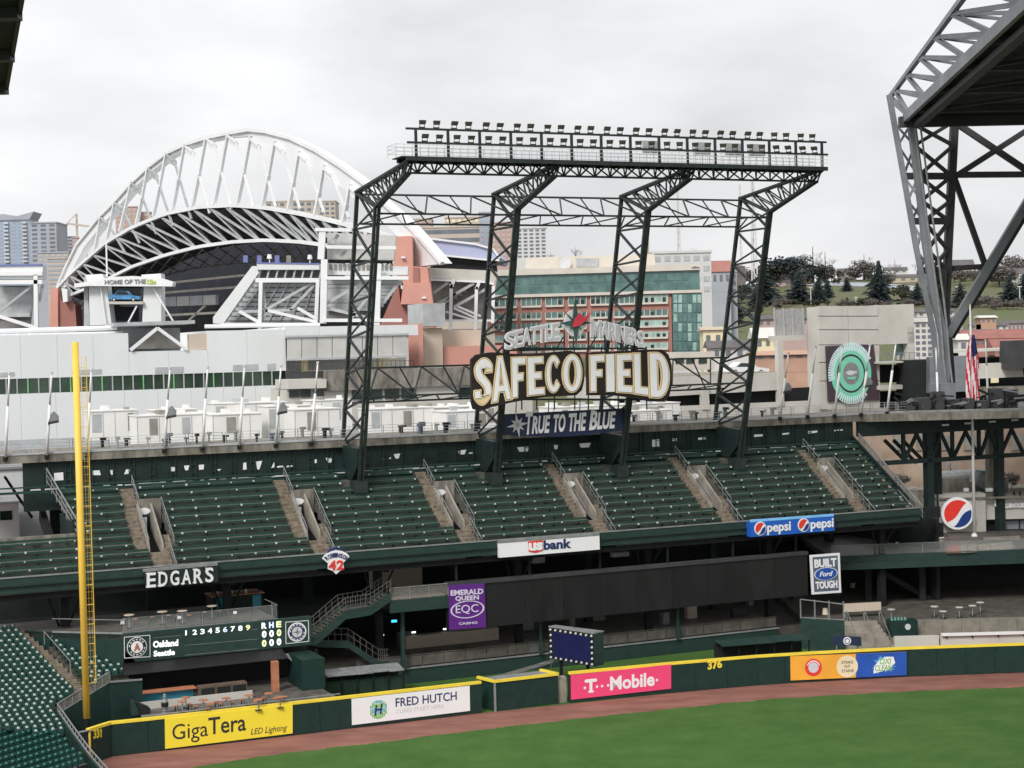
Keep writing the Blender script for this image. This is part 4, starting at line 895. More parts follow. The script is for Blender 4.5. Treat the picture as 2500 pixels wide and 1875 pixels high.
# green equipment box
mb = MB(); p = base(PZ(762, 1692, 1.6)); mb.box(p, SU * .95, SN * .5, ZZ * 1.5); mb.box(p + SU * .08 - SN * .02 + ZZ * .9, SU * .8, SN * .02, ZZ * .45); mb.box(p - SU * .03 - SN * .03 + ZZ * 1.5, SU * 1.01, SN * .56, ZZ * .06); tag(mb.build('equipment_box', 'compass_green', None), 'green equipment box beside the bullpen shelter', 'box')
# ---- tilted screen edged with bulbs
a, b, c = PZ(1340, 1531, 4.55), PZ(1449, 1548, 4.55), PZ(1473, 1545, 4.55); zb = 1.9
bs_ = thing('bulb_screen', 'tilted dark blue screen edged with round bulbs, standing behind the bullpen gate', 'screen', base(a)); dd = (b - a); dn = V((-dd.y, dd.x, 0)).normalized(); th = (c - b).length * 1.2
mb = MB(); mb.prism([base(a, zb), base(b, zb), base(b, zb) + dn * th, base(a, zb) + dn * th * .6], ZZ * (4.55 - zb)); mb.build('cabinet', 'fascia', bs_)
mb = MB(); mb.prism([base(a, 4.56) - dn * .05, base(b, 4.56) - dn * .05, base(b, 4.56) + dn * (th + .1), base(a, 4.56) + dn * th * .65], ZZ * .09); mb.build('lid', 'galvanised', bs_)
mat('screen_blue', (0.014, 0.016, 0.075), 0.3, 0.15, 0.8); mat('bulb', (0.62, 0.62, 0.66), 0.3, 0.1, 4)
q = [base(a, zb) - dn * .03, base(b, zb) - dn * .03, base(b, 4.5) - dn * .03, base(a, 4.5) - dn * .03]
mb = MB(); mb.prism(q, dn * .03); mb.build('bezel', 'dark', bs_); mb = MB(); mb.prism([p - dn * .03 for p in sub(q, .1, .93, .1, .9)], dn * .02); mb.build('display', 'screen_blue', bs_)
for i in range(9):
    for yy in (.06, .95):
        c_ = cen(sub(q, .04 + .115 * i, .04 + .115 * i, yy, yy)); mb = MB(); mb.tube(c_, c_ - dn * .09, .11, 10, .07); mb.build('bulb', 'bulb', bs_)
for i in range(1, 5):
    for xx in (.045, .965):
        c_ = cen(sub(q, xx, xx, .06 + .178 * i, .06 + .178 * i)); mb = MB(); mb.tube(c_, c_ - dn * .09, .11, 10, .07); mb.build('bulb', 'bulb', bs_)
for p in (base(a).lerp(base(b), .2), base(a).lerp(base(b), .8)): mb = MB(); mb.bar(p + dn * .3, p + dn * .3 + ZZ * (zb + .05), .22); mb.build('leg', 'dark', bs_)
# catch fence / equipment between the gate and the screen
t = thing('batting_fence', 'low pale netting frame lying behind the bullpen gate', 'fence', PZ(1290, 1640, .5)); a, b = PZ(1215, 1650, 1.6), PZ(1345, 1612, 1.6)
mb = MB()
for k in range(5): p = a.lerp(b, k / 4); mb.bar(p, p - ZZ * 1.6, .05); mb.bar(p, p + SU * 1.4, .05)
mb.bar(a, b, .06); mb.bar(a + SU * 1.4, b + SU * 1.4, .06); mb.bar(a - ZZ * .8, b - ZZ * .8, .04); mb.build('frame', 'galvanised', t)
mb = MB(); mb.prism([a, b, b + SU * 1.4, a + SU * 1.4], ZZ * .01); mb.build('netting', 'mesh_rail', t)
# ================================================================== LINE SCOREBOARD AND CANTINA
TS = 124.6; ps = onT(TS); z5b = Zm(280, 1440, .22604)
lsb = thing('line_scoreboard', 'long dark green line scoreboard with inning numbers below the cantina railing', 'scoreboard', PT(530, 1590, TS))
q = zq(z5b, ps, (230, 778), (2122, 592), (2122, 286), (78, 482), (108, 660)); mb = MB(); mb.prism(q, SN * .5); mb.build('board', 'fascia', lsb)
def bt(items, m_, nm, bold=.04):
    mb = MB()
    for s_, x0, x1, y0, y1, sl in items: text(mb, s_, zq(z5b, onT(TS - .02), (x0, y0), (x1, y0 - sl), (x1, y1 - sl), (x0, y1)), .03, bold)
    return mb.build(nm, m_, lsb)
mat('led_white', (0.85, 0.88, 0.86), 0.4, 0.03, 1, emit=.55); mat('led_yellow', (0.75, 0.80, 0.40), 0.4, 0.03, 1, emit=.5); mat('led_blue', (0.55, 0.65, 0.95), 0.4, 0.03, 1, emit=.5)
for i in range(9):
    x0 = 762 + i * 82; y0 = 492 - i * 7.2; bt([(str(i + 1), x0, x0 + (16 if i == 0 else 42), y0, y0 - 52, 3)], ('led_white', 'led_white', 'led_white', 'led_white', 'led_white', 'led_blue', 'led_white', 'led_white', 'led_yellow')[i], 'inning_number', 0 if i == 0 else .02)
for i, ch in enumerate('RHE'): bt([(ch, 1590 + i * 80, 1634 + i * 80, 418 - i * 8, 360 - i * 8, 3)], ('led_white', 'led_blue', 'led_yellow')[i], 'column_letter')
for j in range(2):
    for i in range(3): bt([('0', 1594 + i * 80, 1634 + i * 80, 514 + j * 98 - i * 8, 448 + j * 98 - i * 8, 3)], 'led_yellow' if (i, j) in ((2, 0), (0, 1)) else 'led_white', 'score_digit')
bt([('Oakland', 418, 682, 622, 558, 20)], 'led_white', 'team_name'); bt([('Seattle', 424, 645, 718, 662, 18)], 'led_white', 'team_name')
mb = MB()
for x0, x1, y in ((415, 720, 522), (755, 1545, 603), (755, 1540, 708), (1480, 1545, 430)): mb.prism(zq(z5b, onT(TS - .01), (x0, y), (x1, y - (x1 - x0) * .09), (x1, y - 4 - (x1 - x0) * .09), (x0, y - 4)), SN * -.01)
mb.build('panel_seam', 'galvanised', lsb)
def crest(cx, cy, R_, box, cols, nm, lett=None):
    c = PT(*z5b(cx, cy), TS - .02); k = (PT(*z5b(cx + 100, cy - 9), TS - .02) - c).length / 100; r_ = (PT(*z5b(cx + 100, cy - 9), TS) - PT(*z5b(cx, cy), TS)).normalized(); n = -SN
    mb = MB(); P_ = zq(z5b, onT(TS - .02), *box)
    for a, b in zip(P_, P_[1:] + P_[:1]): mb.bar(a, b, .07, .04)
    o = mb.build('crest_frame', 'sign_white', lsb)
    for i, (rr, m_) in enumerate(cols): mb = MB(); mb.disc(c + n * .012 * i, r_, ZZ, R_ * rr * k, n * .02, 36); mb.build(nm, m_, o)
    mb = MB()
    for i in range(14):
        if i in (0, 7): continue
        a_ = i / 14 * 6.283; mb.ring(c + n * .05, r_, ZZ, R_ * .70 * k, R_ * .84 * k, n * .01, 1, a_ + .1, a_ + .36)
    mb.build('crest_lettering', 'sign_grey', o)
    if lett:
        mb = MB(); x, y = R_ * .26 * k, R_ * .32 * k; text(mb, lett, [c + n * .06 - r_ * x - ZZ * y, c + n * .06 + r_ * x - ZZ * y, c + n * .06 + r_ * x + ZZ * y, c + n * .06 - r_ * x + ZZ * y], .02, .06); mb.build('crest_letter', 'wood', o)
    else:
        mb = MB()
        for i in range(4):
            a_ = i * math.pi / 2; d = r_ * math.cos(a_) + ZZ * math.sin(a_); s_ = r_ * -math.sin(a_) + ZZ * math.cos(a_); mb.prism([c + n * .06 + s_ * 9 * k, c + n * .06 + d * 52 * k, c + n * .06 - s_ * 9 * k], n * .01)
        mb.build('crest_star', 'galvanised', o)
crest(240, 617, 108, ((105, 738), (382, 722), (380, 490), (103, 512)), ((1, 'sign_white'), (.93, 'pad_green'), (.6, 'sign_white')), 'crest_ring', 'A')
crest(1970, 455, 100, ((1850, 582), (2096, 556), (2092, 332), (1846, 350)), ((1, 'sign_white'), (.86, 'ink_navy'), (.55, 'sign_grey')), 'crest_ring')
# deck over the scoreboard
zc = PT(*z5b(1000, 395), TS).z; ct = thing('cantina_deck', 'open cantina deck with glass railing above the line scoreboard', 'deck', PT(530, 1540, 122))
P1, P3, P4 = PZ(300, 1548, zc), PZ(128, 1544, zc), PZ(60, 1540, zc)
s0, s1 = s_of(PT(180, 1550, TS)), s_of(PT(683, 1515, TS))
mb = MB(); mb.bst(s_of(P1), s1, TS + .5, 135, zc - .5, zc - .02); mb.build('floor', 'concrete_wet_shade', ct)
for a, b in ((P1, P3), (P3, P4)): mb = MB(); mb.prism([base(a, 2.0), base(b, 2.0), base(b, zc), base(a, zc)], SN * .2 + SU * .1); mb.build('side_wall', 'pad_green', ct)
mb = MB(); mb.bar(base(P1, zc + .05), base(P3, zc + .05), .12); mb.bar(base(P1, zc + 1.05), base(P3, zc + 1.05), .05); mb.build('side_rail', 'galvanised', ct)
mb = MB(); mb.prism([base(P1, zc - .4), base(P3, zc - .4), base(P4, zc - .4), ST(12, 135, zc - .4), ST(24, 135, zc - .4)], ZZ * .35); mb.build('floor', 'concrete_wet_shade', ct)
mb = MB(); mb.bst(s_of(P1), s1, TS + .45, TS + .55, zc, zc + .06); mb.build('kick_rail', 'galvanised', ct)
s_ = s_of(P1) + .1
while s_ < s1 - .2:
    mb = MB(); mb.bst(s_, s_ + 1.95, TS + .5, TS + .52, zc + 1.06, zc + 1.1); mb.bst(s_, s_ + .05, TS + .48, TS + .54, zc, zc + 1.1); fr_ = mb.build('rail_bay', 'galvanised', ct)
    mb = MB(); mb.bst(s_ + .06, s_ + 1.94, TS + .5, TS + .515, zc + .12, zc + 1.04); mb.build('glass_pane', 'clear_glass', fr_); s_ += 2.0
mb = MB(); mb.bst(s1 - .05, s1, TS + .5, TS + 4, zc + 1.06, zc + 1.1); mb.bst(s1 - .05, s1, TS + 2, TS + 2.06, zc, zc + 1.1); mb.build('rail_bay', 'galvanised', ct)
def bar_table(label, p, z, h_=1.05, r_=.4, m_='wood', g='round bar tables'):
    p = base(p, z); t = thing('bar_table', label, 'table', p, g); mb = MB(); mb.tube(p + ZZ * (h_ - .05), p + ZZ * h_, r_, 14); mb.build('table_top', m_, t)
    mb = MB(); mb.tube(p, p + ZZ * (h_ - .05), .045, 8); mb.build('post', 'galvanised', t); mb = MB(); mb.tube(p, p + ZZ * .04, .26, 12); mb.build('foot', 'dark', t); return t
for (x, y), lb in (((315, 1500), 'bar table on the cantina deck right of the foul pole'), ((396, 1492), 'bar table on the cantina deck near its middle'), ((445, 1490), 'bar table on the cantina deck left of the bar counter'), ((517, 1478), 'bar table on the cantina deck in front of the bar counter')):
    bar_table(lb, PZ(x, y, zc + 1.05), zc - .02, m_='tan')
t = thing('bar_counter', 'dark bar counter with teal canopy on the cantina deck', 'bar', PT(570, 1500, 127)); p = PZ(520, 1490, zc)
mb = MB(); mb.box(p, SU * 4.2, SN * 2.2, ZZ * 1.05); mb.build('counter', 'dark_wall', t); mb = MB(); mb.box(p - SU * .1 - SN * .1 + ZZ * 1.06, SU * 4.4, SN * 2.4, ZZ * .07); mb.build('top', 'wood', t)
mb = MB(); mb.box(p + ZZ * 2.0 + SN * .6, SU * 4.2, SN * 2.0, ZZ * .12); mb.build('canopy', 'compass_green', t)
mat('teal', (0.03, 0.20, 0.27), 0.5, 0.15, 1)
for d in (.3, 3.3): mb = MB(); mb.box(p + SU * d - SN * .06, SU * .7, SN * .05, ZZ * .95); mb.build('teal_panel', 'teal', t)
for d in (.1, 4.0): mb = MB(); mb.box(p + SU * d + SN * .7, SU * .1, SN * .1, ZZ * 2.0); mb.build('post', 'dark', t)
for k in range(5): mb = MB(); c = p + SU * (.5 + .6 * k) + SN * .5 + ZZ * 1.13; mb.tube(c, c + ZZ * .3, .09, 8); mb.build('bottle', ('cream', 'sign_white', 'tan', 'sky_blue', 'sign_grey')[k], t)
for x, y in ((299, 1524), (438, 1511), (574, 1499)):
    mb = MB(); c = PT(x, y, TS + .47); mb.box(c - SU * .14, SU * .28, SN * .02, ZZ * .22); tag(mb.build('rail_notice', 'sign_white', None), {299: 'small white notice at the left of the cantina glass railing', 438: 'small white notice midway along the cantina glass railing', 574: 'small white notice at the right of the cantina glass railing'}[x], 'notice', 'notices on the cantina railing')
# lower bar under the scoreboard
mat('bar_brown', (0.12, 0.085, 0.06), 0.6, 0.3, 1.5); zf = 2.15; lb_ = thing('lower_bar', 'shaded open-front bar under the line scoreboard with black awning', 'bar', PT(520, 1730, 119))
s0, s1 = s_of(PT(345, 1740, 119)), s_of(PT(735, 1690, 119))
mb = MB(); mb.bst(s0, s1 + 2.4, 117.1, 128, zf - .25, zf); mb.build('floor', 'concrete_wet_shade', lb_)  # dark floor colour carries the shade under the scoreboard and awning
mb = MB(); mb.bst(s0, s1 + 3, 127, 127.3, zf, zc - .6); mb.build('back_wall', 'dark', lb_)
mb = MB(); mb.bst(s1 + .8, s1 + 2.6, 121.2, 125, zf, 4.5); mb.build('side_wall', 'pad_green', lb_)
mb = MB(); mb.prism([ST(s0 - .3, TS + .1, PT(345, 1616, TS).z - .05), ST(s1 + .2, TS + .1, PT(345, 1616, TS).z - .05), ST(s1 + .4, TS - 1.1, PT(345, 1645, TS - 1).z), ST(s0 - .3, TS - 1.1, PT(345, 1645, TS - 1).z)], ZZ * .05); mb.build('awning', 'board_black', lb_)
mb = MB(); mb.prism([ST(s1 + .4, TS + .3, PT(690, 1600, TS).z), ST(s1 + 1.9, TS + .3, PT(690, 1600, TS).z), ST(s1 + 2.3, TS - 1.2, PT(720, 1622, TS - 1).z), ST(s1 + 1.0, TS - 1.2, PT(720, 1622, TS - 1).z)], ZZ * .06); mb.build('side_roof', 'galvanised', lb_)
mb = MB(); mb.bst(s0 + .3, s0 + 4.6, 122.5, 123.2, zf, zf + .85); mb.build('bar_front', 'teal', lb_); mb = MB(); mb.bst(s0 + .2, s0 + 4.8, 122.2, 123.3, zf + .86, zf + .94); mb.build('bar_top', 'wood', lb_)
mb = MB(); mb.bst(s0 + 4.9, s0 + 8.6, 122.0, 122.8, zf, zf + 1.0); mb.build('bar_front', 'bar_brown', lb_)
for k in range(3): mb = MB(); mb.bst(s0 + 5.1 + 1.2 * k, s0 + 6.1 + 1.2 * k, 121.96, 122.0, zf + .1, zf + .85); mb.build('bar_panel', 'dark_wall', lb_)
mb = MB(); mb.bst(s0 + 10.6, s0 + 11.1, 122, 122.5, zf, zf + 2.3); mb.build('timber_post', 'wood', lb_)
mb = MB(); mb.bst(s0, s0 + 8.7, 120.9, 121.0, zf, zf + .55); mb.build('low_wall', 'concrete_pale', lb_)
mb = MB(); mb.bst(s0 - .4, s1 + 2.4, 116.95, 117.05, zf + .35, zf + .42); mb.build('front_rail', 'galvanised', lb_)
for (x, y), lb in (((445, 1712), 'orange bar table nearest the trash figure behind the yellow banner'), ((453, 1702), 'orange bar table second from the left behind the yellow banner'), ((496, 1708), 'orange bar table third from the left behind the yellow banner'), ((513, 1717), 'orange bar table lowest in view behind the yellow banner'), ((552, 1704), 'orange bar table fifth from the left behind the yellow banner'), ((608, 1697), 'orange bar table in the shade under the right of the scoreboard'), ((656, 1692), 'tall orange bar table under the right end of the scoreboard'), ((630, 1707), 'low orange bar table beside the shaded table'), ((683, 1701), 'orange bar table furthest right under the scoreboard')):
    lb = lb.replace('nearest the trash figure', 'furthest left'); bar_table(lb, PZ(x, y, zf + .8), zf, .8, .34)
t = thing('statue', 'small grey and dark standing figure statue at the left of the lower bar', 'statue', PZ(403, 1745, zf)); p = base(PZ(403, 1742, zf), zf)
prof = [(.20, 0), (.22, .08), (.15, .12), (.17, .3), (.24, .55), (.26, .8), (.2, 1.0), (.09, 1.08), (.13, 1.18), (.14, 1.28), (.08, 1.4), (.02, 1.46)]
mb = MB()
for (r0, h0), (r1, h1) in zip(prof, prof[1:]): mb.tube(p + ZZ * h0, p + ZZ * h1, r0, 12, r1)
mb.build('body', 'galvanised', t, True); mb = MB(); mb.tube(p + ZZ * .5, p + ZZ * .8, .265, 12, .268); mb.build('waistcoat', 'dark', t)
# dark ramp cover beside the green side wall
t = thing('ramp_cover', 'dark sloping cover with grey end cap at the left of the lower bar', 'cover', PZ(325, 1745, 2.2)); a = base(PZ(322, 1712, 3.2)); mb = MB(); mb.prism([a + ZZ * 2.2, a + ZZ * 3.25, a + SU * 1.3 + ZZ * 2.55, a + SU * 1.3 + ZZ * 2.2], SN * 1.0); mb.build('cover', 'dark_wall', t)
mb = MB(); mb.prism([a - SU * .1 + ZZ * 2.2, a - SU * .1 + ZZ * 3.3, a + SU * .12 + ZZ * 3.3, a + SU * .5 + ZZ * 2.2], SN * -.14); mb.build('end_cap', 'fascia', t)

# stools by the tables and odds and ends in the shade
def stool(label, p, z, m_, h_=.5, g='stools by the bar tables'):
    p = base(p, z); o = thing('bar_stool', label, 'stool', p, g); mb = MB(); mb.tube(p + ZZ * (h_ - .06), p + ZZ * h_, .19, 10); mb.build('seat', m_, o); mb = MB()
    for a_ in (0, 2.09, 4.19): mb.bar(p + V((math.cos(a_), math.sin(a_), 0)) * .2, p + ZZ * (h_ - .06) + V((math.cos(a_), math.sin(a_), 0)) * .08, .035)
    mb.build('legs', 'dark', o)
ORDS = ['first', 'second', 'third', 'fourth', 'fifth', 'sixth', 'seventh', 'eighth', 'ninth', 'tenth', 'eleventh', 'twelfth', 'thirteenth', 'fourteenth', 'fifteenth', 'sixteenth']
for i, (x, y) in enumerate(((430, 1722), (462, 1718), (478, 1722), (508, 1728), (528, 1712), (540, 1716), (568, 1712), (592, 1706), (622, 1712), (645, 1702), (672, 1704), (696, 1700))): stool('low orange stool behind the yellow banner, %s from the left' % ORDS[i], PZ(x, y, zf + .5), zf, 'wood')
for i, (x, y) in enumerate(((300, 1512), (330, 1510), (372, 1504), (412, 1500), (432, 1502), (462, 1500), (500, 1492), (535, 1490))): stool('low brown stool on the cantina deck, %s from the left' % ORDS[i], PZ(x, y, zc + .5), zc - .02, 'wood' if i % 3 else 'tan', g='stools on the cantina deck')
rq = random.Random(33)
for i in range(14):
    s_ = 46 + i * 4.3 + rq.uniform(-.8, .8); t_ = rq.uniform(136, 143); h_ = rq.uniform(.7, 1.7); w_ = rq.uniform(.4, 1.6); mb = MB(); mb.bst(s_, s_ + w_, t_, t_ + .6, 1.25, 1.25 + h_); mb.bst(s_ - .05, s_ + w_ + .05, t_ - .05, t_ + .65, 1.25 + h_ + .002, 1.32 + h_); mb.bst(s_ + .08, s_ + w_ - .08, t_ - .03, t_ - .005, 1.5, 1.15 + h_)
    tag(mb.build('vendor_cart', rq.choice(['louvre', 'dark_wall', 'galvanised', 'tan', 'slate', 'roof_steel_dark']), None), 'shaded vendor cart under the stand, %s from the left' % ORDS[i], 'cart', 'vendor carts under the stand')
# ================================================================== LOWER LEFT SEATING
def rowtz(k): return (117.1 + .6 * k, 2.4 + .1933 * k - .84) if k <= 12 else (124.3 + .53 * (k - 12), 4.72 + .278 * (k - 12) - .84)
ORD = ['first', 'second', 'third', 'fourth', 'fifth', 'sixth', 'seventh', 'eighth', 'ninth', 'tenth', 'eleventh', 'twelfth', 'thirteenth', 'fourteenth', 'fifteenth', 'sixteenth', 'seventeenth', 'eighteenth', 'nineteenth', 'twentieth', 'twenty-first', 'twenty-second', 'twenty-third', 'twenty-fourth', 'twenty-fifth', 'twenty-sixth', 'twenty-seventh', 'twenty-eighth', 'twenty-ninth', 'thirtieth', 'thirty-first']
sm = MB()
sm.cm = 0
sm.prism([V((-.23, .0, .42)), V((.23, .0, .42)), V((.23, .06, .80)), V((.12, .07, .86)), V((-.12, .07, .86)), V((-.23, .06, .80))], V((0, .05, .01)))
sm.prism([V((-.21, -.12, .40)), V((.21, -.12, .40)), V((.21, -.06, .74)), V((-.21, -.06, .74))], V((0, .07, 0)))
sm.box(V((-.25, -.05, 0)), V((.05, 0, 0)), V((0, .12, 0)), V((0, 0, .62))); sm.box(V((-.27, -.3, .6)), V((.06, 0, 0)), V((0, .36, 0)), V((0, 0, .04)))
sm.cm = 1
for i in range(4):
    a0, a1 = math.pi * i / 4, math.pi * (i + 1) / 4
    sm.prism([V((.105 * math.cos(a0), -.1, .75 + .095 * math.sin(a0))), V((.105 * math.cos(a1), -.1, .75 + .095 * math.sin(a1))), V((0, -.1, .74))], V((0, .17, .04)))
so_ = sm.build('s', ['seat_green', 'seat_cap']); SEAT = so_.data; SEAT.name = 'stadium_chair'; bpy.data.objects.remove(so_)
sm = MB(); sm.cm = 0
sm.prism([V((-.23, .0, .42)), V((.23, .0, .42)), V((.23, .06, .80)), V((-.23, .06, .80))], V((0, .05, .01))); sm.prism([V((-.21, -.12, .40)), V((.21, -.12, .40)), V((.21, -.06, .74)), V((-.21, -.06, .74))], V((0, .07, 0)))
sm.box(V((-.25, -.05, 0)), V((.05, 0, 0)), V((0, .12, 0)), V((0, 0, .62))); sm.cm = 1; sm.prism([V((-.10, -.13, .70)), V((.10, -.13, .70)), V((.06, -.12, .78)), V((-.06, -.12, .78))], V((0, .1, .02)))
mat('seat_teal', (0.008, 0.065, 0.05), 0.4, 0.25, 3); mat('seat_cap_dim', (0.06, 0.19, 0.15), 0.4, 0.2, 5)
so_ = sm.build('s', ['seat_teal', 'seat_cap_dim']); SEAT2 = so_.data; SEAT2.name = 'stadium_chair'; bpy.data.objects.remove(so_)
def seat(p, yaw, me, lab, grp):
    o = bpy.data.objects.new('stadium_chair', me); COL.objects.link(o); o.location = p; o.rotation_euler = (0, 0, yaw); tag(o, lab, 'chair', grp)
yaw0 = math.atan2(SU.y, SU.x); rs = random.Random(11)
sda = thing('seating_deck', 'stepped concrete seating deck at the lower left under the green seats', 'stand', ST(16, 120, 0)); trd = MB()
xr = {0: 149, 1: 146, 2: 139, 3: 130, 4: 123, 5: 117, 6: 124, 7: 149, 8: 163, 9: 172}
for k in range(24):
    t, z = rowtz(k); x = xr.get(k, 172 - 132 * (k - 9) / 13); y = 1775 - 10.9 * k
    d = ray(x, y); sR = s_of(CAM + d * (t / d.dot(SN))); d = ray(-14, y); sL = s_of(CAM + d * (t / d.dot(SN)))
    trd.bst(sL - 1, sR + .35, t - .3, t + .32, z - .6, z); jj = 0
    s_ = sR
    while s_ > sL:
        if not (k < 4 and s_ < sR - .56 * (3 + k * 2.2)):
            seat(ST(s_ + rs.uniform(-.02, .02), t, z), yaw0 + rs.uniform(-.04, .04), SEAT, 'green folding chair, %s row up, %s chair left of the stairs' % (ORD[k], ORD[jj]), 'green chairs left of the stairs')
        s_ -= .56; jj += 1
trd.build('treads', 'concrete_wet_shade', sda); trd = MB()
xb = {20: (129, 129), 19: (138, 156), 18: (148, 165), 17: (158, 192), 16: (167, 201), 15: (177, 246), 14: (186, 271), 13: (196, 297), 12: (205, 309), 11: (222, 276), 10: (233, 238)}
for k, (xa, xb_) in xb.items():
    t, z = rowtz(k); y = 1556 + (20 - k) * 9.2
    d = ray(xa, y); sL = s_of(CAM + d * (t / d.dot(SN))); d = ray(xb_ + 1, y); sR = s_of(CAM + d * (t / d.dot(SN)))
    trd.bst(sL - .3, sR + .4, t - .3, t + .32, z - .6, z); s_ = sL; jj = 0
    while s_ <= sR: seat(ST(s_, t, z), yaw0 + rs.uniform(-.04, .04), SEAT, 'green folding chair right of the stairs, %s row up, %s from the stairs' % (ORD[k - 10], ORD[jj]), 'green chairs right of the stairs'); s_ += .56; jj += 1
trd.build('treads', 'concrete_wet_shade', sda)
# stairs between the two blocks
stt = thing('seating_stairs', 'concrete aisle stairs climbing between the green seats at lower left', 'stairs', ST(19, 124, 3))
for k in range(8, 25):
    t, z = rowtz(k); y = 1775 - 10.9 * k; x0 = 172 - 132 * (k - 9) / 13 + 10; w_ = 46 - 1.6 * (k - 8)
    d = ray(x0, y); a = s_of(CAM + d * (t / d.dot(SN))); 
    for h_ in (0, 1): mb = MB(); mb.bst(a + .25, a + .25 + w_ / 34, t - .3 + h_ * .3, t + .0 + h_ * .3, z - .5, z + h_ * .1); mb.build('stair_step', 'step', stt)
mb = MB(); p = ST(19.6, 124.5, 5.6); mb.bar(p, p - ZZ * 1.0, .06); q = ST(18.3, 128.0, 7.4); mb.bar(q, q - ZZ, .06); mb.bar(p, q, .05); mb.build('handrail', 'galvanised', stt)
# angled block nearest the camera
dC = (PZ(90, 1786, 1.6) - PZ(25, 1805, 1.6)); dC.z = 0; dC.normalize(); yawC = math.atan2(dC.y, dC.x)
nC = V((dC.y, -dC.x, 0)); sdc = thing('angled_seating_deck', 'concrete deck under the angled teal-green seats at the bottom left corner', 'stand', PZ(60, 1850, 1)); trd = MB()
for k in range(10):
    z = 1.35 + .03 * (9 - k); yk = 1797 + 16.5 * k; p0 = PZ(-16, yk + 5, z); trd_a = None; s_ = 0; last = None; jj = 0
    while s_ < 16:
        p = p0 + dC * s_; d_ = p + ZZ * .7 - CAM; w_ = d_.dot(FW); px = 1250 + F * d_.dot(RI) / w_; py = 937.5 - F * d_.dot(UP) / w_
        if px > 150 + (py - 1775) * 1.05 - 22: break
        if py > 1766 and py < 1890:
            trd_a = trd_a or p; last = p; seat(p, yawC + rs.uniform(-.04, .04), SEAT2, 'teal folding chair, %s angled row from the top, %s from the left' % (ORD[k], ORD[min(jj, 30)]), 'angled chairs at the bottom left'); jj += 1
        s_ += .53
    if last: trd.prism([trd_a - nC * .4, last - nC * .4 + dC * .3, last + nC * .42 + dC * .3, trd_a + nC * .42], ZZ * -.4)
trd.build('treads', 'concrete_wet_shade', sdc)
# walls and rails around the corner
Ra, Rb = PZ(140, 1718, 3.45), PZ(268, 1640, 5.1); Rc = PT(347, 1650, t_of(Rb) - .3)
gw = thing('corner_wall', 'dark green corner wall with sloping rail behind the foul pole', 'wall', base(Ra))
mb = MB(); mb.prism([base(Ra, 0), base(Rb, 0), base(Rb, Rb.z - .75), base(Ra, Ra.z - .75)], SN * .2); mb.build('sloping_wall', 'pad_green', gw)
mb = MB(); mb.prism([base(Rb, 0), base(Rc, 0), base(Rc, Rb.z - .8), base(Rb, Rb.z - .8)], SN * .2); mb.build('level_wall', 'pad_green', gw)
mb = MB(); mb.bar(base(Rb, Rb.z - .75), base(Rc, Rb.z - .75), .2, .1); mb.build('coping', 'galvanised', gw)
mb = MB(); mb.bar(Ra, Rb, .07)
for k in range(8): p = Ra.lerp(Rb, k / 7); mb.bar(p, p - ZZ * .75, .045)
mb.bar(Ra - ZZ * .72, Rb - ZZ * .72, .06); mb.build('rail', 'galvanised', gw); mb = MB(); mb.prism([Ra, Rb, Rb - ZZ * .72, Ra - ZZ * .72], SN * .015); mb.build('mesh', 'mesh_rail', gw)
Rd, Re = PZ(218, 1826, 2.35), PZ(266, 1880, 2.0); fw_ = thing('field_side_wall', 'dark wall with metal rail running from the corner to the field at lower left', 'wall', base(Rd))
pts = [Ra, PZ(178, 1772, 2.75), Rd, Re, PZ(300, 1915, 1.9)]
mb = MB()
for a, b in zip(pts, pts[1:]): mb.prism([base(a, -.1), base(b, -.1), base(b, b.z - .45), base(a, a.z - .45)], SU * -.18)
mb.build('wall', 'pad_green', fw_); mb = MB()
for a, b in zip(pts, pts[1:]):
    mb.bar(a, b, .07); mb.bar(a - ZZ * .45, b - ZZ * .45, .09)
    for k in range(6): p = a.lerp(b, k / 6); mb.bar(p, p - ZZ * .5, .05)
mb.build('rail', 'galvanised', fw_)
# link from the pole foot to the side wall (foul-side stub of the outfield wall)
mb = MB(); a, b = base(WL[0]), base(PZ(190, 1788, 2.35)); mb.prism([a, b, b + SN * .2, a + SN * .2], ZZ * 2.3); o = tag(mb.build('wall_stub', 'pad_green', None), 'short dark green wall stub left of the foul pole', 'wall')
mb = MB(); mb.bar(base(a, 2.34), base(b, 2.34), .25, .07); mb.build('coping', 'galvanised', o)
# ================================================================== RIGHT: TERRACE, DECK, BUILDING, FLAG
tr = thing('terrace', 'paved concrete terrace with steps behind the wall at right', 'terrace', V((36, 150, 0)))
mb = MB(); mb.bxy(26.5, 62, 151.2, 172, 0, 2.0); mb.build('floor', 'concrete_wet_shade', tr)
mat('block_wall', (0.27, 0.25, 0.21), 0.9, 0.2, 1.0, c2=(0.17, 0.155, 0.13))
for k in range(14): x = 35.4 + k * 1.7; mb = MB(); mb.bxy(x, x + 1.67, 150.6, 151.19, 0, 2.02 + .0 * k); mb.build('front_block', 'block_wall', tr)
mb = MB(); mb.bxy(37.6, 62, 146.6, 147.0, 0, 1.3); mb.build('concrete_wall', 'concrete_pale', tr)
mb = MB(); mb.bxy(33.6, 37.55, 147.2, 147.6, 0, 1.2); mb.build('concrete_wall', 'concrete_pale', tr)
mb = MB(); mb.bxy(37.6, 62, 146.3, 146.75, 1.31, 1.52); mb.build('white_rail', 'white_paint', tr)
for k in range(8): x = 38 + k * 2.3; mb = MB(); mb.bxy(x, x + .1, 146.4, 146.6, 1.1, 1.3); mb.build('rail_bracket', 'dark', tr)
mb = MB(); mb.bxy(33.5, 62, 147.6, 150.6, 0, .9); mb.build('planter', 'block_wall', tr)
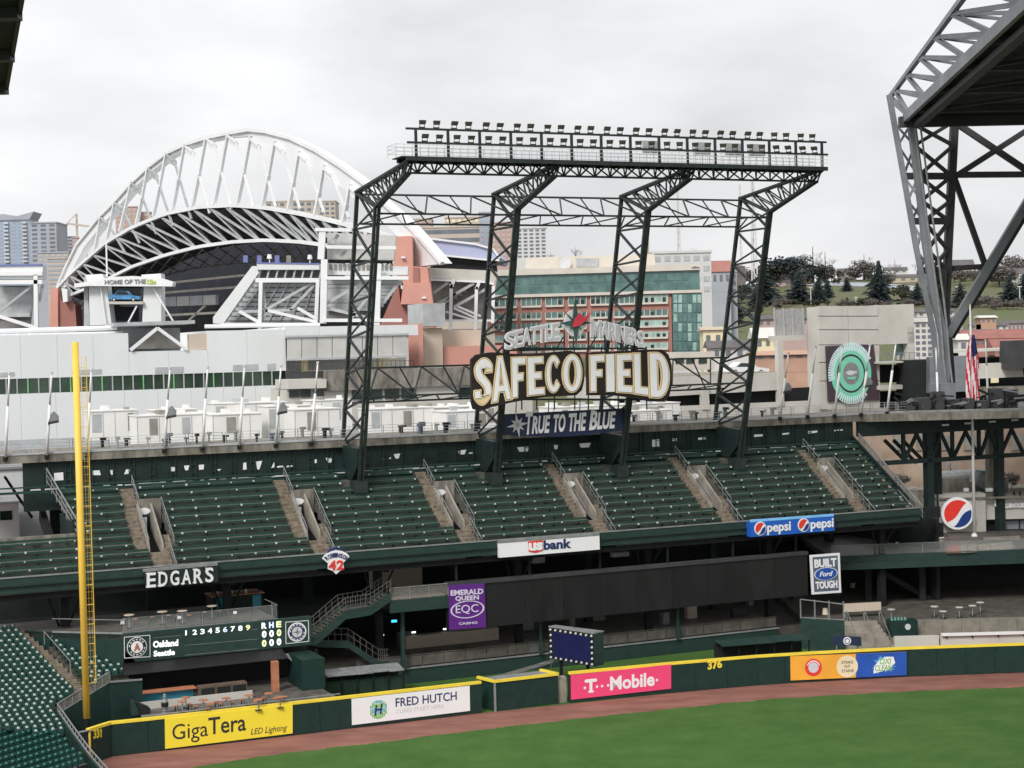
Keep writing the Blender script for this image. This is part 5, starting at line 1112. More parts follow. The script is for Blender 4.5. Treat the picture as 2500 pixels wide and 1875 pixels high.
for k in range(7): mb = MB(); mb.bxy(28.0, 33.6 - .12 * k, 147.4 + .55 * k, 151.3, .12 + .27 * k, .39 + .27 * k); mb.build('stair_step', 'concrete', tr)
for x in (28.4, 30.2, 31.8, 33.2):
    mb = MB(); a, b = V((x, 147.3, 1.3)), V((x, 151.3, 3.0)); mb.bar(a, b, .05); mb.bar(a, a - ZZ * 1.1, .05); mb.bar(b, b - ZZ * 1.0, .05); mb.build('stair_rail', 'galvanised', tr)
# green box with team shield, small navy sign
t = thing('planter_box', 'dark green angled box with a small shield in front of the terrace', 'box', V((35, 150, 0))); mb = MB(); mb.prism([V((33.6, 148.6, .9)), V((36.2, 149.3, .9)), V((36.2, 150.55, .9)), V((33.6, 150.5, .9))], ZZ * 1.35); mb.build('box', 'pad_green', t)
mb = MB(); mb.disc(V((35.2, 148.99, 1.75)), V((.966, .26, 0)), ZZ, .28, V((.02, -.05, 0)), 14); mb.build('shield', 'sign_grey', t)
mb = MB()
for i in range(5): mb.tube(V((33.9 + .3 * i, 149.4, 2.26)), V((33.9 + .3 * i, 149.5, 2.55)), .16, 8, .1)
mb.build('bagged_cover', 'seat_cap_dim', t)
p = PY(2065, 1552, 143.5); t = thing('navy_board', 'small navy board with a round white crest at the foot of the terrace steps', 'sign', base(p)); q = quadpx(lambda x, y: PY(x, y, 143.5), (2033, 1572), (2103, 1577), (2101, 1554), (2033, 1553)); mb = MB(); panel(mb, q, .12); mb.build('board', 'banner_navy', t)
c = cen(q) - V((0, .14, 0)); mb = MB(); mb.disc(c, R0, ZZ, .34, V((0, -.02, 0)), 24); mb.build('crest', 'sign_white', t); mb = MB(); mb.ring(c - V((0, .03, 0)), R0, ZZ, .18, .24, V((0, -.02, 0)), 20); mb.build('crest_ring', 'ink_navy', t)
for x in (q[0].x + .3, q[1].x - .3): mb = MB(); mb.bxy(x, x + .08, 143.55, 143.63, 0, q[0].z + .2); mb.build('post', 'galvanised', t)
# green enclosure left of the steps
t = thing('green_enclosure', 'dark green enclosure with open rail frame left of the terrace steps', 'enclosure', V((25, 148, 0)))
a, b = PY(1955, 1510, 149), PY(2060, 1516, 146.5); mb = MB(); mb.prism([base(a, 0), base(b, 0), base(b, b.z), base(a, a.z)], V((.1, .2, 0))); mb.build('wall', 'fascia', t)
mb = MB()
for k in range(4): p = a.lerp(b, k / 3); mb.bar(p, p + ZZ * (1.75), .09)
mb.bar(a + ZZ * 1.75, b + ZZ * 1.5, .08); mb.bar(a + ZZ * .1, b + ZZ * .1, .07); mb.build('frame', 'galvanised', t)
mb = MB(); p = PY(2015, 1500, 148.5); mb.tube(p, p + ZZ * .55, .28, 12, .2); mb.build('float', 'tan', t)
# tables and counters on the terrace
for k, (x, y, lb) in enumerate(((2176, 1487, 'standing bar table beside the green box on the terrace'), (2281, 1480, 'standing bar table right of the dark terrace column'), (2302, 1485, 'low round table right of the dark terrace column'), (2342, 1482, 'round table in the middle of the shaded terrace'), (2374, 1478, 'standing bar table deep in the shaded terrace'), (2393, 1470, 'tall bar table at the right of the shaded terrace'))):
    bar_table(lb, PZ(x, y, 3.0), 2.0, 1.0 if k != 2 else .75, .36, 'concrete_pale', 'bar tables on the terrace')
t = thing('serving_counter', 'brown serving counter with posts at the left of the terrace', 'counter', V((31, 156, 2))); mb = MB(); a = PZ(2060, 1483, 3.0); mb.box(base(a, 2.55), V((3.6, .6, 0)), V((0, .3, 0)), ZZ * .75); mb.build('front_board', 'tan', t)
for d in (.1, 1.9, 3.4): mb = MB(); mb.box(base(a, 2.0) + V((d, .2 + d * .16, 0)), V((.1, 0, 0)), V((0, .1, 0)), ZZ * .6); mb.build('leg', 'galvanised', t)
# upper deck on the right
dk = thing('upper_deck', 'wet paved deck with green edge beam at the right, above the shaded terrace', 'deck', V((45, 160, 7)))
mb = MB(); mb.prism([V((30.2, 158.4, 6.4)), V((66, 161.6, 6.4)), V((66, 176, 6.4)), V((30.2, 176, 6.4))], ZZ * .6); mb.build('slab', 'concrete_wet_shade', dk)
mb = MB(); mb.prism([V((30.2, 158.2, 6.35)), V((66, 161.4, 6.35)), V((66, 161.58, 6.35)), V((30.2, 158.38, 6.35))], ZZ * .72); mb.build('edge_beam', 'fascia', dk)
mb = MB(); mb.prism([V((30.2, 158.0, 5.75)), V((66, 161.2, 5.75)), V((66, 162, 5.75)), V((30.2, 158.8, 5.75))], ZZ * .62); mb.build('lower_beam', 'fascia', dk)
pv = [((2310, 1332), (2345, 1330), (2344, 1350), (2310, 1351), 'pink_dark'), ((2345, 1330), (2384, 1328), (2386, 1348), (2346, 1350), 'concrete'), ((2180, 1322), (2300, 1316), (2304, 1322), (2180, 1330), 'concrete'), ((2400, 1312), (2490, 1308), (2490, 1318), (2402, 1318), 'concrete'), ((2388, 1330), (2470, 1322), (2480, 1340), (2390, 1346), 'concrete')]
for *qq, m_ in pv: mb = MB(); mb.prism([PZ(x, y, 7.0) for x, y in qq], ZZ * .012); mb.build('paving_slab', m_, dk)
mb = MB()
for k in range(17): p = V((30.3, 158.5, 7)).lerp(V((66, 161.7, 7)), k / 16); mb.bar(p, p + ZZ * 1.05, .05)
mb.bar(V((30.3, 158.5, 8.05)), V((66, 161.7, 8.05)), .05); mb.build('railing', 'galvanised', dk); mb = MB(); mb.prism([V((30.3, 158.5, 7.1)), V((66, 161.7, 7.1)), V((66, 161.7, 8)), V((30.3, 158.5, 8))], V((0, .015, 0))); mb.build('glass_screen', 'clear_glass', dk)
mb = MB(); mb.bxy(26, 66, 171.5, 172, 0, 6.4); mb.build('terrace_back', 'dark', dk)
for x, y, lb in ((2252, 158, ''), (2120, 158.5, '')):
    p = PY(x, 1500, y + 4); mb = MB(); mb.bxy(p.x - .3, p.x + .3, y + 3.7, y + 4.3, 0, 6.4); mb.build('column', 'dark_wall', dk)
mb = MB(); a, b = PY(2150, 1395, 163), PY(2270, 1462, 163); mb.bar(a, b, 1.2, .5); mb.build('raking_stair', 'dark', dk)
mb = MB(); p = PY(2276, 1372, 159.3); mb.box(p, V((.5, 0, 0)), V((0, .2, 0)), ZZ * .3); mb.build('flood_lamp', 'lamp_white', dk)
# little dark canopy on the deck
t = thing('folded_canopy', 'low black canopy with white hem on the upper deck at the end of the stand', 'canopy', PZ(2250, 1320, 7)); a, b = PZ(2186, 1326, 7.05), PZ(2304, 1313, 7.05)
mb = MB(); mb.prism([base(a, 7.05), base(b, 7.05), base(b, 8.55), base(a, 9.2).lerp(base(b, 9.2), .45), base(a, 8.2)], V((-.6, 3.2, 0))); mb.build('cover', 'dark', t); mb = MB(); mb.bar(base(a, 7.1) - V((0, .1, 0)), base(b, 7.1) - V((0, .1, 0)), .1, .12); mb.build('hem', 'white_paint', t)
mb = MB(); q = quadpx(lambda x, y: PY(x, y, 160), (2242, 1266), (2296, 1262), (2294, 1236), (2240, 1240)); panel(mb, q, .4, -.2); tag(mb.build('speaker_box', 'dark', None), 'black box speaker at the lower right corner of the bleachers', 'speaker')
# deck building
bd = thing('deck_building', 'pale concrete building with dark doors and small lettered sign behind the flagpole', 'building', V((46, 176, 7)))
zt = PY(2330, 1206, 176).z; x0, x1 = PY(2280, 1250, 176).x, PY(2406, 1250, 176).x; x2 = 64; zt2 = PY(2450, 1222, 176.6).z
mb = MB(); mb.bxy(x0, x1, 175.9, 178, 6.4, zt); mb.build('wall', 'concrete_pale', bd); mb = MB(); mb.bxy(x1, x2, 176.6, 180, zt2 - 2.0, zt2 + .3); mb.build('wall', 'concrete_pale', bd); mb = MB(); mb.bxy(x1, x2, 177.4, 177.6, 6.4, zt2 - 2); mb.build('door_wall', 'roof_steel_dark', bd)
for k in range(5): x = x1 + .3 + 1.9 * k; mb = MB(); mb.bxy(x, x + 1.7, 177.3, 177.38, 7.0, zt2 - 2.3); mb.build('door', 'roof_steel' if k else 'dark', bd)
mb = MB(); mb.bxy(x0 - .2, x2, 175.7, 180, zt2 + .31, zt2 + .5); mb.build('roof_slab', 'concrete_stained', bd)
for x, y in ((2428, 1205), (2446, 1204), (2476, 1202), (2490, 1202)): mb = MB(); p = PY(x, y + 6, 176.5); mb.tube(p, p + ZZ * .45, .16, 8, .02); mb.build('gooseneck_lamp', 'dark', bd)
q = quadpx(lambda x, y: PY(x, y, 176.4), (2446, 1240), (2500, 1238), (2500, 1228), (2446, 1230)); mb = MB(); text(mb, 'CLUBHOUSE', q, .08, .05); mb.build('lettering', 'sign_white', bd); c = PY(2438, 1228, 176.4); mb = MB(); mb.disc(c, R0, ZZ, .5, V((0, .1, 0)), 16); mb.build('ball_emblem', 'sign_white', bd)
for x, y, w_ in ((2354, 1200, .5), (2408, 1200, .7)): mb = MB(); p = PY(x, y, 176.5); mb.box(p, V((w_, 0, 0)), V((0, .4, 0)), ZZ * .35); mb.build('roof_lamp', 'white_paint', bd)
c = PY(2338, 1254, 174.6); t = thing('round_logo_sign', 'large round red white and blue sign beside the flagpole', 'sign', c - ZZ * 1.7); mb = MB(); mb.disc(c + V((0, .02, 0)), R0, ZZ, 1.72, V((0, .25, 0)), 48); mb.build('rim', 'sign_white', t); cola(t, c, R0, ZZ, V((0, -1, 0)), 1.68)
for d in (-.8, .8): mb = MB(); mb.bxy(c.x + d - .06, c.x + d + .06, 174.8, 175.95, c.z - .1, c.z + .1); mb.build('bracket', 'dark', t)
fp = PZ(2379, 1309, 7.0); t = thing('flagpole', 'white flagpole rising from the upper deck at right', 'flagpole', fp); ztop = PP(2357, 748, fp, V((0, 1, 0))).z
mb = MB(); mb.tube(fp, V((fp.x, fp.y, ztop)), .18, 12, .09); mb.build('pole', 'white_paint', t, True); mb = MB(); mb.tube(fp, fp + ZZ * .3, .34, 12, .22); mb.build('base_flange', 'white_paint', t); mb = MB(); mb.tube(V((fp.x, fp.y, ztop)), V((fp.x, fp.y, ztop + .2)), .12, 8, .05); mb.build('finial', 'gold', t)
# hanging flag, stripes as cloth bands
mat('flag_red', (0.60, 0.03, 0.06), 0.7, 0.15, 1.5); mat('flag_white', (0.80, 0.78, 0.80), 0.7, 0.06, 1.5); mat('flag_blue', (0.02, 0.03, 0.14), 0.7, 0.2, 1.5)
fz1 = PP(2360, 818, fp, V((0, 1, 0))).z; fz0 = PP(2372, 1005, fp, V((0, 1, 0))).z; Hf = fz1 - fz0
t = thing('flag', 'limp red and white striped flag with blue corner hanging on the flagpole', 'flag', V((fp.x, fp.y, fz0)))
ROWS, COLS = 26, 26; wid = lambda v_: .45 + .85 * min(1, v_ * 3.2) * (1 - .5 * max(0, v_ - .82) / .18); G = []
for i in range(ROWS + 1):
    v_ = i / ROWS; row = []
    for j in range(COLS + 1):
        h_ = j / COLS; drop = h_ * .9 * (1 - v_) * .0
        x = fp.x + .1 - .75 * wid(v_) * .75 + wid(v_) * 1.05 * h_; y = fp.y - .3 + .28 * math.sin(h_ * 15 + v_ * 1.5) * min(1, v_ * 4); row.append(V((x, y, fz1 - Hf * v_ * (1 - .08 * math.sin(h_ * 9)) - .35 * (1 - h_) * v_ * 0)))
    G.append(row)
flm = {0: MB(), 1: MB(), 2: MB()}
for i in range(ROWS):
    for j in range(COLS):
        # folds hang diagonally: the stripe index runs across the fold
        st_i = int((j * .34 + (ROWS - i) * .13) * 1.15) % 2; m_ = 1 if st_i else 0
        if i < 7 and j > 10: m_ = 2 if (j - 10) > i * .6 else m_
        flm[m_].poly([G[i][j], G[i][j + 1], G[i + 1][j + 1], G[i + 1][j]])
for m_, nm, mm in ((0, 'red_stripes', 'flag_red'), (1, 'white_stripes', 'flag_white'), (2, 'blue_corner', 'flag_blue')): flm[m_].build(nm, mm, t, True)
# ---- dark girder bridge under the concourse at right
gb = thing('girder_bridge', 'dark green girder with X bracing carrying the concourse at right', 'bridge', ST(112, 140, 12))
zt_, zb_ = 19.5, 17.9; zlow = PT(2300, 1120, 139.6).z
mb = MB(); mb.bst(100.8, 130, 138.9, 139.3, zb_, zt_); mb.build('plate_girder', 'green_steel', gb)
mb = MB(); mb.bst(103, 130, 139.4, 139.9, zlow - .3, zlow + .15); mb.build('bottom_chord', 'green_steel', gb)
sx = [s_of(PT(x, 1070, 139.6)) for x in (2205, 2270, 2325, 2390, 2440, 2500)]
for a, b in zip(sx, sx[1:]):
    mb = MB(); mb.bst(a - .15, a + .15, 139.45, 139.8, zlow, zb_); mb.build('vertical', 'green_steel', gb)
    mb = MB(); mb.bar(ST(a, 139.5, zlow), ST((a + b) / 2, 139.5, zb_), .3); mb.bar(ST((a + b) / 2, 139.7, zb_), ST(b, 139.7, zlow), .3); mb.build('diagonal', 'green_steel', gb)
for x in (2270, 2442): s_ = s_of(PT(x, 1150, 139.6)); mb = MB(); mb.bst(s_ - .4, s_ + .4, 139.4, 140.2, 6.9, zb_); mb.build('column', 'green_steel', gb)
for x, y in ((2355, 1036), (2415, 1032), (2470, 1028), (2300, 1040)): mb = MB(); p = PT(x, y, 138.85); mb.box(p, SU * .9, SN * .05, ZZ * .18); mb.build('strip_light', 'sign_white', gb)
for i in range(3): a, b = PT(2160 + i * 22, 1075, 140.5), PT(2215 + i * 22, 1130, 140.5); mb = MB(); mb.bar(a, b, .3); mb.build('diagonal', 'green_steel', gb)
# ================================================================== RETRACTABLE ROOF (right) AND CANOPY CORNER (top left)
rf = thing('retractable_roof', 'huge grey steel retractable roof on dark lattice legs at the right', 'roof structure', V((52, 176, 20)))
A = PZ(2218, 286, 51); B = PZ(2500, 22, 51); dE = (B - A); E0 = A + dE * 1.8; C_ = PZ(2700, 300, 51)
mb = MB(); mb.prism([A, E0, E0 + V((90, 0, 0)), A + V((90, 3, 0))], ZZ * .6); mb.build('roof_deck', 'dark', rf)
mb = MB(); mb.prism([A - V((.2, 0, .55)), E0 - V((.2, 0, .55)), E0 - V((.2, 0, -.45)), A - V((.2, 0, -.45))], V((-.4, 0, 0))); mb.build('edge_fascia', 'roof_steel', rf)
mb = MB(); mb.bar(A + V((.9, 0, -.9)), E0 + V((.9, 0, -.9)), .9, .5); mb.build('edge_beam', 'roof_steel_dark', rf)
mb = MB(); mb.bar(A + V((-1, 0, -.5)), A + V((60, 2, -.5)), .8, 1.1); mb.build('end_beam', 'roof_steel_dark', rf)
A2 = PZ(2172, 238, 55); B2 = PZ(2346, 2, 55); d2 = B2 - A2; E2 = A2 + d2 * 1.8
mb = MB(); mb.bar(A2, E2, .45); mb.build('top_chord', 'roof_steel', rf)
for k in range(9):
    f0, f1 = k / 9, (k + .5) / 9; f2 = (k + 1) / 9
    a, b, c = A.lerp(E0, f0) + ZZ * .4, A2.lerp(E2, f1), A.lerp(E0, f2) + ZZ * .4
    mb = MB(); mb.bar(a, b, .38); mb.build('web_member', 'roof_steel', rf); mb = MB(); mb.bar(b, c, .38); mb.build('web_member', 'roof_steel', rf)
    mb = MB(); mb.bar(b, A.lerp(E0, f1) + V((6, 0, .8)), .35); mb.bar(b, A.lerp(E0, f0) + V((6, 0, .8)), .3); mb.build('web_member', 'roof_steel', rf)
mb = MB(); mb.bar(A2, A + ZZ * .3, .5); mb.build('web_member', 'roof_steel', rf)
for i in range(7):       # purlins and wind bracing on the underside
    p = A.lerp(E0, (i + .6) / 8) - ZZ * .35; mb = MB(); mb.bar(p, p + V((60, 3, 0)), .45, .5); mb.build('purlin', 'roof_steel_dark', rf)
    for j in range(4):
        q = p + V((13 * j, 0, -.1)); nx = A.lerp(E0, (i + 1.6) / 8) + V((13 * (j + 1), 0, -.45)); mb = MB(); mb.bar(q, nx, .3); mb.build('brace', 'roof_steel_dark', rf)
L1 = [(2172, 238), (2208, 440), (2236, 600), (2248, 662), (2279, 810), (2289, 925), (2293, 985)]; L2 = [(2224, 292), (2243, 440), (2262, 600), (2279, 712), (2301, 815), (2308, 920), (2310, 985)]; L3 = [(2330, 304), (2323, 440), (2315, 600), (2308, 777), (2315, 831), (2321, 920), (2324, 985)]
def yp(Y): return lambda x, y: PY(x, y, Y)
for pts, w_, Y, m_ in ((L1, .62, 176, 'roof_steel'), (L2, .95, 175, 'roof_steel'), (L3, .95, 178, 'roof_steel_dark')):
    mb = MB(); P_ = quadpx(yp(Y), *pts)
    for i_, (a, b) in enumerate(zip(P_, P_[1:])): mb.bar(a - (b - a).normalized() * .3, b + (b - a).normalized() * .3, w_ * (.84 - .012 * i_), w_ * (.92 - .016 * i_), V((0, 1, 0)))
    mb.build('leg_chord', m_, rf)
def li(pts, y):
    for (x0, y0), (x1, y1) in zip(pts, pts[1:]):
        if y0 <= y <= y1: return x0 + (x1 - x0) * (y - y0) / (y1 - y0)
    return pts[-1][0]
ys = [300, 355, 430, 490, 540, 610, 660, 720]
for i, (a, b) in enumerate(zip(ys, ys[1:])):
    mb = MB(); mb.bar(PY(li(L1, a), a, 176), PY(li(L2, b), b, 175.5), .24); mb.bar(PY(li(L2, a), a, 175.5), PY(li(L1, b), b, 176), .22); mb.build('lattice', 'roof_steel_dark' if i % 2 else 'roof_steel', rf)
    mb = MB(); mb.bar(PY(li(L2, a), a, 175.5), PY(li(L3, b), b, 177.6), .34); mb.bar(PY(li(L3, a), a, 177.6), PY(li(L2, b), b, 175.5), .34); mb.build('lattice', 'roof_steel_dark', rf)
for y in (430, 540, 660, 720): mb = MB(); mb.bar(PY(li(L1, y), y, 176), PY(li(L3, y), y, 177.5), .5, .7); mb.build('strut', 'roof_steel_dark', rf)
mb = MB(); mb.prism(quadpx(yp(176.8), (2266, 660), (2312, 655), (2308, 800), (2298, 805)), V((0, .3, 0))); mb.build('gusset_plate', 'roof_steel_dark', rf)
for pts, w_, m_ in ((((2326, 427), (2620, 425)), .62, 'roof_steel_dark'), (((2342, 306), (2520, 425)), .62, 'roof_steel_dark'), (((2336, 428), (2520, 310)), .6, 'roof_steel_dark'), (((2330, 434), (2406, 650)), .55, 'roof_steel_dark'), (((2318, 656), (2408, 650)), .55, 'roof_steel_dark'), (((2312, 820), (2512, 486)), .85, 'roof_steel'), (((2322, 822), (2524, 487)), .7, 'roof_steel_dark'), (((2505, 500), (2660, 820)), 1.5, 'roof_steel')):
    mb = MB(); mb.bar(*quadpx(yp(178 if m_ == 'roof_steel' else 178.6), *pts), w_, w_, V((0, 1, 0))); mb.build('brace', m_, rf)
for dx in (0, 14):       # rain pipes down the leg
    mb = MB(); P_ = quadpx(yp(174), (2232 + dx, 300), (2256 + dx, 480), (2290 + dx, 730), (2299 + dx, 810), (2304 + dx, 880), (2311 + dx, 935), (2317 + dx, 950), (2318 + dx, 992)); 
    for a, b in zip(P_, P_[1:]): mb.tube(a, b, .11, 8)
    mb.build('rain_pipe', 'galvanised', rf)
mb = MB(); mb.bxy(52.4, 54, 182.2, 183.8, 0, 19.4); mb.build('pier', 'concrete_stained', rf)
rs = random.Random(4)
bogie = thing('roof_bogie', 'dark roof wheel carriages and rails at the foot of the roof leg', 'machinery', PY(2260, 985, 172)); P_ = PY(2170, 985, 171)
for k in range(9): x = P_.x + k * 1.5; mb = MB(); mb.bxy(x, x + 1.3, 170.5 + rs.uniform(0, .5), 172, 20.15, 21.0 + rs.uniform(0, 1.5)); mb.tube(V((x + .6, 170.3, 20.7)), V((x + .6, 170.5, 20.7)), .5, 12); mb.build('wheel_truck', 'roof_steel_dark', bogie)
mb = MB(); mb.bxy(P_.x - 2, P_.x + 22, 169.8, 170.2, 20.13, 20.35); mb.build('rail', 'galvanised', bogie)
mb = MB(); mb.bxy(P_.x + 5, P_.x + 7.2, 172, 174, 20.15, 23); mb.build('cabinet', 'roof_steel', bogie)
for k in range(26):
    x = P_.x - 1 + rs.uniform(0, 15); z0 = 20.6 + rs.uniform(0, 1.3); mb = MB(); mb.bar(V((x, 170.2 - rs.uniform(0, .5), z0)), V((x + rs.uniform(-2.2, 2.2), 170.4, z0 + rs.uniform(-.4, .5))), rs.uniform(.1, .3)); mb.build('linkage', 'dark' if k % 3 else 'roof_steel', bogie)
mb = MB(); mb.bxy(P_.x - 4, P_.x + 40, 168, 184, 19.4, 20.12); mb.build('track_slab', 'concrete_stained', bogie)
z_ = 38; a = PZ(16, 212, z_); b = PZ(52, 0, z_); d = b - a; tl_ = thing('canopy_roof', 'dark underside of a near canopy roof at the top left corner', 'roof', a)
mb = MB(); mb.prism([a, a + d * 2.2, a + d * 2.2 + V((-30, 0, 0)), a + V((-30, 0, 0))], ZZ * .5); mb.build('roof_deck', 'dark', tl_)
mat('rust_trim', (0.06, 0.035, 0.022), 0.7, 0.3, 2); mb = MB(); mb.bar(a, a + d * 2.2, .12, .3); mb.bar(a, a - V((20, 0, 0)), .12, .3); mb.build('edge_trim', 'rust_trim', tl_)
for k in range(6): p = a + d * (.02 + .45 * k) - ZZ * .15; mb = MB(); mb.bar(p, p - V((20, 0, 0)), .5, .3); mb.build('soffit_beam', 'roof_steel_dark', tl_)
# ================================================================== ANNEX ROOF AND ROOFTOP UNITS (between stand and hall)
ax = thing('annex_building', 'low building with a flat grey roof between the stand and the white hall', 'building', ST(50, 175, 0))
mb = MB(); mb.bst(5, 100, 152, 200, 0, 18.2); mb.build('walls', 'hall_white', ax)
mat('roof_grey', (0.30, 0.30, 0.30), 0.8, 0.2, 0.3, c2=(0.20, 0.20, 0.205), stretch=(.3, 2, 1)); mb = MB(); mb.bst(5, 100, 151.8, 200, 18.21, 18.4); mb.build('roof_sheet', 'roof_grey', ax)
for k in range(9): mb = MB(); mb.bst(6, 34, 154 + 5 * k, 154.5 + 5 * k, 18.41, 18.75); mb.build('roof_curb', 'grey_steel', ax)
mat('unit_white', (0.76, 0.755, 0.725), 0.6, 0.05, 0.4); mat('louvre', (0.26, 0.25, 0.22), 0.7, 0.2, 0.6)
un = [(222, 338, 1004, 1040, 186), (335, 520, 1014, 1055, 176), (375, 480, 1002, 1022, 188), (525, 605, 986, 1040, 190), (520, 640, 1012, 1062, 174), (600, 700, 984, 1030, 186), (655, 760, 992, 1050, 176), (720, 830, 1000, 1058, 170), (760, 860, 978, 1020, 190), (905, 1060, 998, 1058, 172), (960, 1110, 1000, 1040, 180), (1060, 1210, 994, 1050, 174), (1090, 1190, 1005, 1045, 168), (1350, 1660, 990, 1018, 182), (1500, 1640, 1004, 1026, 172)]
where_ = ['white rooftop unit nearest the foul pole, left of the others', 'long white rooftop unit behind the second mast right of the foul pole', 'small white rooftop unit peeking above the long one', 'tall white rooftop unit with two brown louvres', 'white rooftop unit with grey shutter front', 'white rooftop unit below the end of the green windows', 'white rooftop unit with wide grey grille left of the light tower', 'low white rooftop unit just left of the light tower leg', 'white rooftop unit directly behind the left light tower leg', 'white rooftop unit with dark louvres right of the left tower leg', 'pale rooftop unit under the low cross truss', 'white rooftop unit under the left end of the name sign', 'small white rooftop unit beside the second tower leg', 'long pale roof parapet right of the navy banner', 'low pale rooftop unit right of the navy banner']
for i, ((x0, x1, y0, y1, t_), lb) in enumerate(zip(un, where_)):
    a, b = PT(x0, y1, t_), PT(x1, y1, t_); zt = PT((x0 + x1) / 2, y0, t_).z; s0, s1 = s_of(a), s_of(b); o = thing('rooftop_unit', lb, 'rooftop unit', ST((s0 + s1) / 2, t_, 18.4), 'rooftop units')
    mb = MB(); mb.bst(s0, s1, t_, t_ + 4, 18.41, zt); mb.build('casing', 'unit_white', o); mb = MB(); mb.bst(s0 - .1, s1 + .1, t_ - .1, t_ + 4.1, zt + .01, zt + .12); mb.build('lid', 'unit_white', o)
    n_ = max(3, int((s1 - s0) / 1.1))
    for k in range(n_):
        c0 = s0 + (s1 - s0) * k / n_; 
        if (k * 7 + i * 5) % 3 == 0: mb = MB(); mb.bst(c0 + .15, c0 + (s1 - s0) / n_ - .15, t_ - .05, t_ - .005, 18.41 + (zt - 18.4) * .35, zt - .25); mb.build('louvre', 'louvre' if k % 2 else 'grey_steel', o)
        if (k + i) % 2: w2 = rs.uniform(.3, .8); h2 = rs.uniform(.2, .5); mb = MB(); mb.bst(c0 + .2, c0 + .2 + w2, t_ + rs.uniform(.2, 2), t_ + 2.6, zt + .13, zt + .13 + h2); mb.build('vent_box', rs.choice(['unit_white', 'grey_steel', 'louvre', 'unit_white']), o)
        if (k * 7 + i * 5) % 3: mb = MB(); mb.bst(c0, c0 + .06, t_ - .04, t_ - .005, 18.45, zt - .1); mb.build('panel_seam', 'grey_steel', o)
# clutter beyond the railing: small tables and chairs as dark and coloured dots on the walkway
nth_ = {}; cl = ['dark', 'galvanised', 'dark_wall', 'louvre', 'dark', 'slate', 'compass_green']; ci = 0
for x in list(range(250, 820, 33)) + list(range(985, 1180, 27)) + list(range(1520, 1900, 31)):
    y = 1085 - (x - 250) * .05; p = PT(x + rs.uniform(-8, 8), y, 144); s_ = s_of(p); mb = MB(); h_ = rs.uniform(.5, 1.05); w_ = rs.uniform(.25, .7); ttt = 141.5 + rs.uniform(0, 5)
    mb.bst(s_, s_ + w_, ttt, ttt + .6, 20.13 + h_ * .75, 20.13 + h_); mb.bst(s_ + w_ * .4, s_ + w_ * .6, ttt + .2, ttt + .4, 20.13, 20.13 + h_ * .75); mb.bst(s_ + .05, s_ + .12, ttt, ttt + .5, 20.12, 20.13 + h_ * .8)
    reg_ = ('left of the light tower', 0) if x < 830 else ('behind the left cross truss', 1) if x < 1300 else ('right of the navy banner', 2); nth_[reg_[1]] = nth_.get(reg_[1], -1) + 1; tag(mb.build('walkway_stool', cl[ci % 7], None), 'small dark stool on the concourse %s, %s from the left' % (reg_[0], ORD[nth_[reg_[1]]]), 'stool', 'stools on the concourse'); ci += 1
# ================================================================== WHITE HALL
hl = thing('exhibition_hall', 'long white hall with a band of green-tinted windows at left', 'building', ST(50, 212, 0)); TH = 212
sA, sB = s_of(PT(-40, 900, TH)), s_of(PT(1022, 850, TH)); zr = PT(313, 813, TH).z; sN0, sN1, sN2 = s_of(PT(314, 850, TH)), s_of(PT(458, 850, TH)), s_of(PT(507, 850, TH)); zn = PT(380, 857, TH).z; zr2 = PT(700, 804, TH).z
s697 = s_of(PT(698, 870, TH)); zw0, zw1 = PT(300, 953, TH).z, PT(300, 917, TH).z
for s0, s1, z0, z1 in ((sA, sN0, zw1, zr), (sN0, sN2, zw1, zn), (sN2, s697, zw1, zr2), (sA, s697, 0, zw0), (s697, sB, PT(850, 822, TH).z, zr2 + .3)):
    mb = MB(); mb.bst(s0, s1, TH + .12, TH + 30, z0, z1); mb.build('wall_core', 'hall_white', hl)
    n_ = max(1, round((s1 - s0) / 4.2))
    for k in range(n_): mb = MB(); mb.bst(s0 + (s1 - s0) * k / n_ + .012, s0 + (s1 - s0) * (k + 1) / n_ - .012, TH, TH + .115, z0 + .01, z1 - .01); mb.build('wall_cladding', 'hall_white', hl)
mb = MB(); mb.bst(s697, sB, TH + 6, TH + 30, 0, PT(850, 822, TH).z - .02); mb.build('wall_cladding', 'hall_white', hl)
mb = MB(); mb.bst(sA, s697, TH + .5, TH + 2, zw0 - .1, zw1 + .1); mb.build('window_recess', 'dark', hl)
mat('glass_hall', (0.03, 0.055, 0.035), 0.08, 0.5, 0.25, spec=0.6); mat('frame_green', (0.22, 0.50, 0.24), 0.5, 0.1, 1)
s_ = sA; k = 0
while s_ < s697 - 1:
    mb = MB(); mb.bst(s_ + .1, s_ + 1.2, TH + .12, TH + .16, zw0, zw1); g_ = mb.build('window_pane', 'glass_hall', hl); mb = MB(); mb.bst(s_ - .06, s_ + .08, TH - .02, TH + .2, zw0, zw1); mb.build('mullion', 'frame_green' if k % 7 in (1, 4) else 'grey_steel', g_); s_ += 1.3; k += 1
for x0, x1, y0, y1 in ((0, 35, 910, 920), (176, 248, 903, 915), (379, 448, 897, 912), (569, 630, 891, 905), (653, 673, 889, 904)):
    a, b = PT(x0, y1, TH), PT(x1, y0, TH); mb = MB(); mb.prism(quadpx(onT(TH - .06), (x0, y1), (x1, y1 - 2), (x1, y0 - 2), (x0, y0)), SN * .05); mb.build('wall_patch', 'grey_steel', hl)
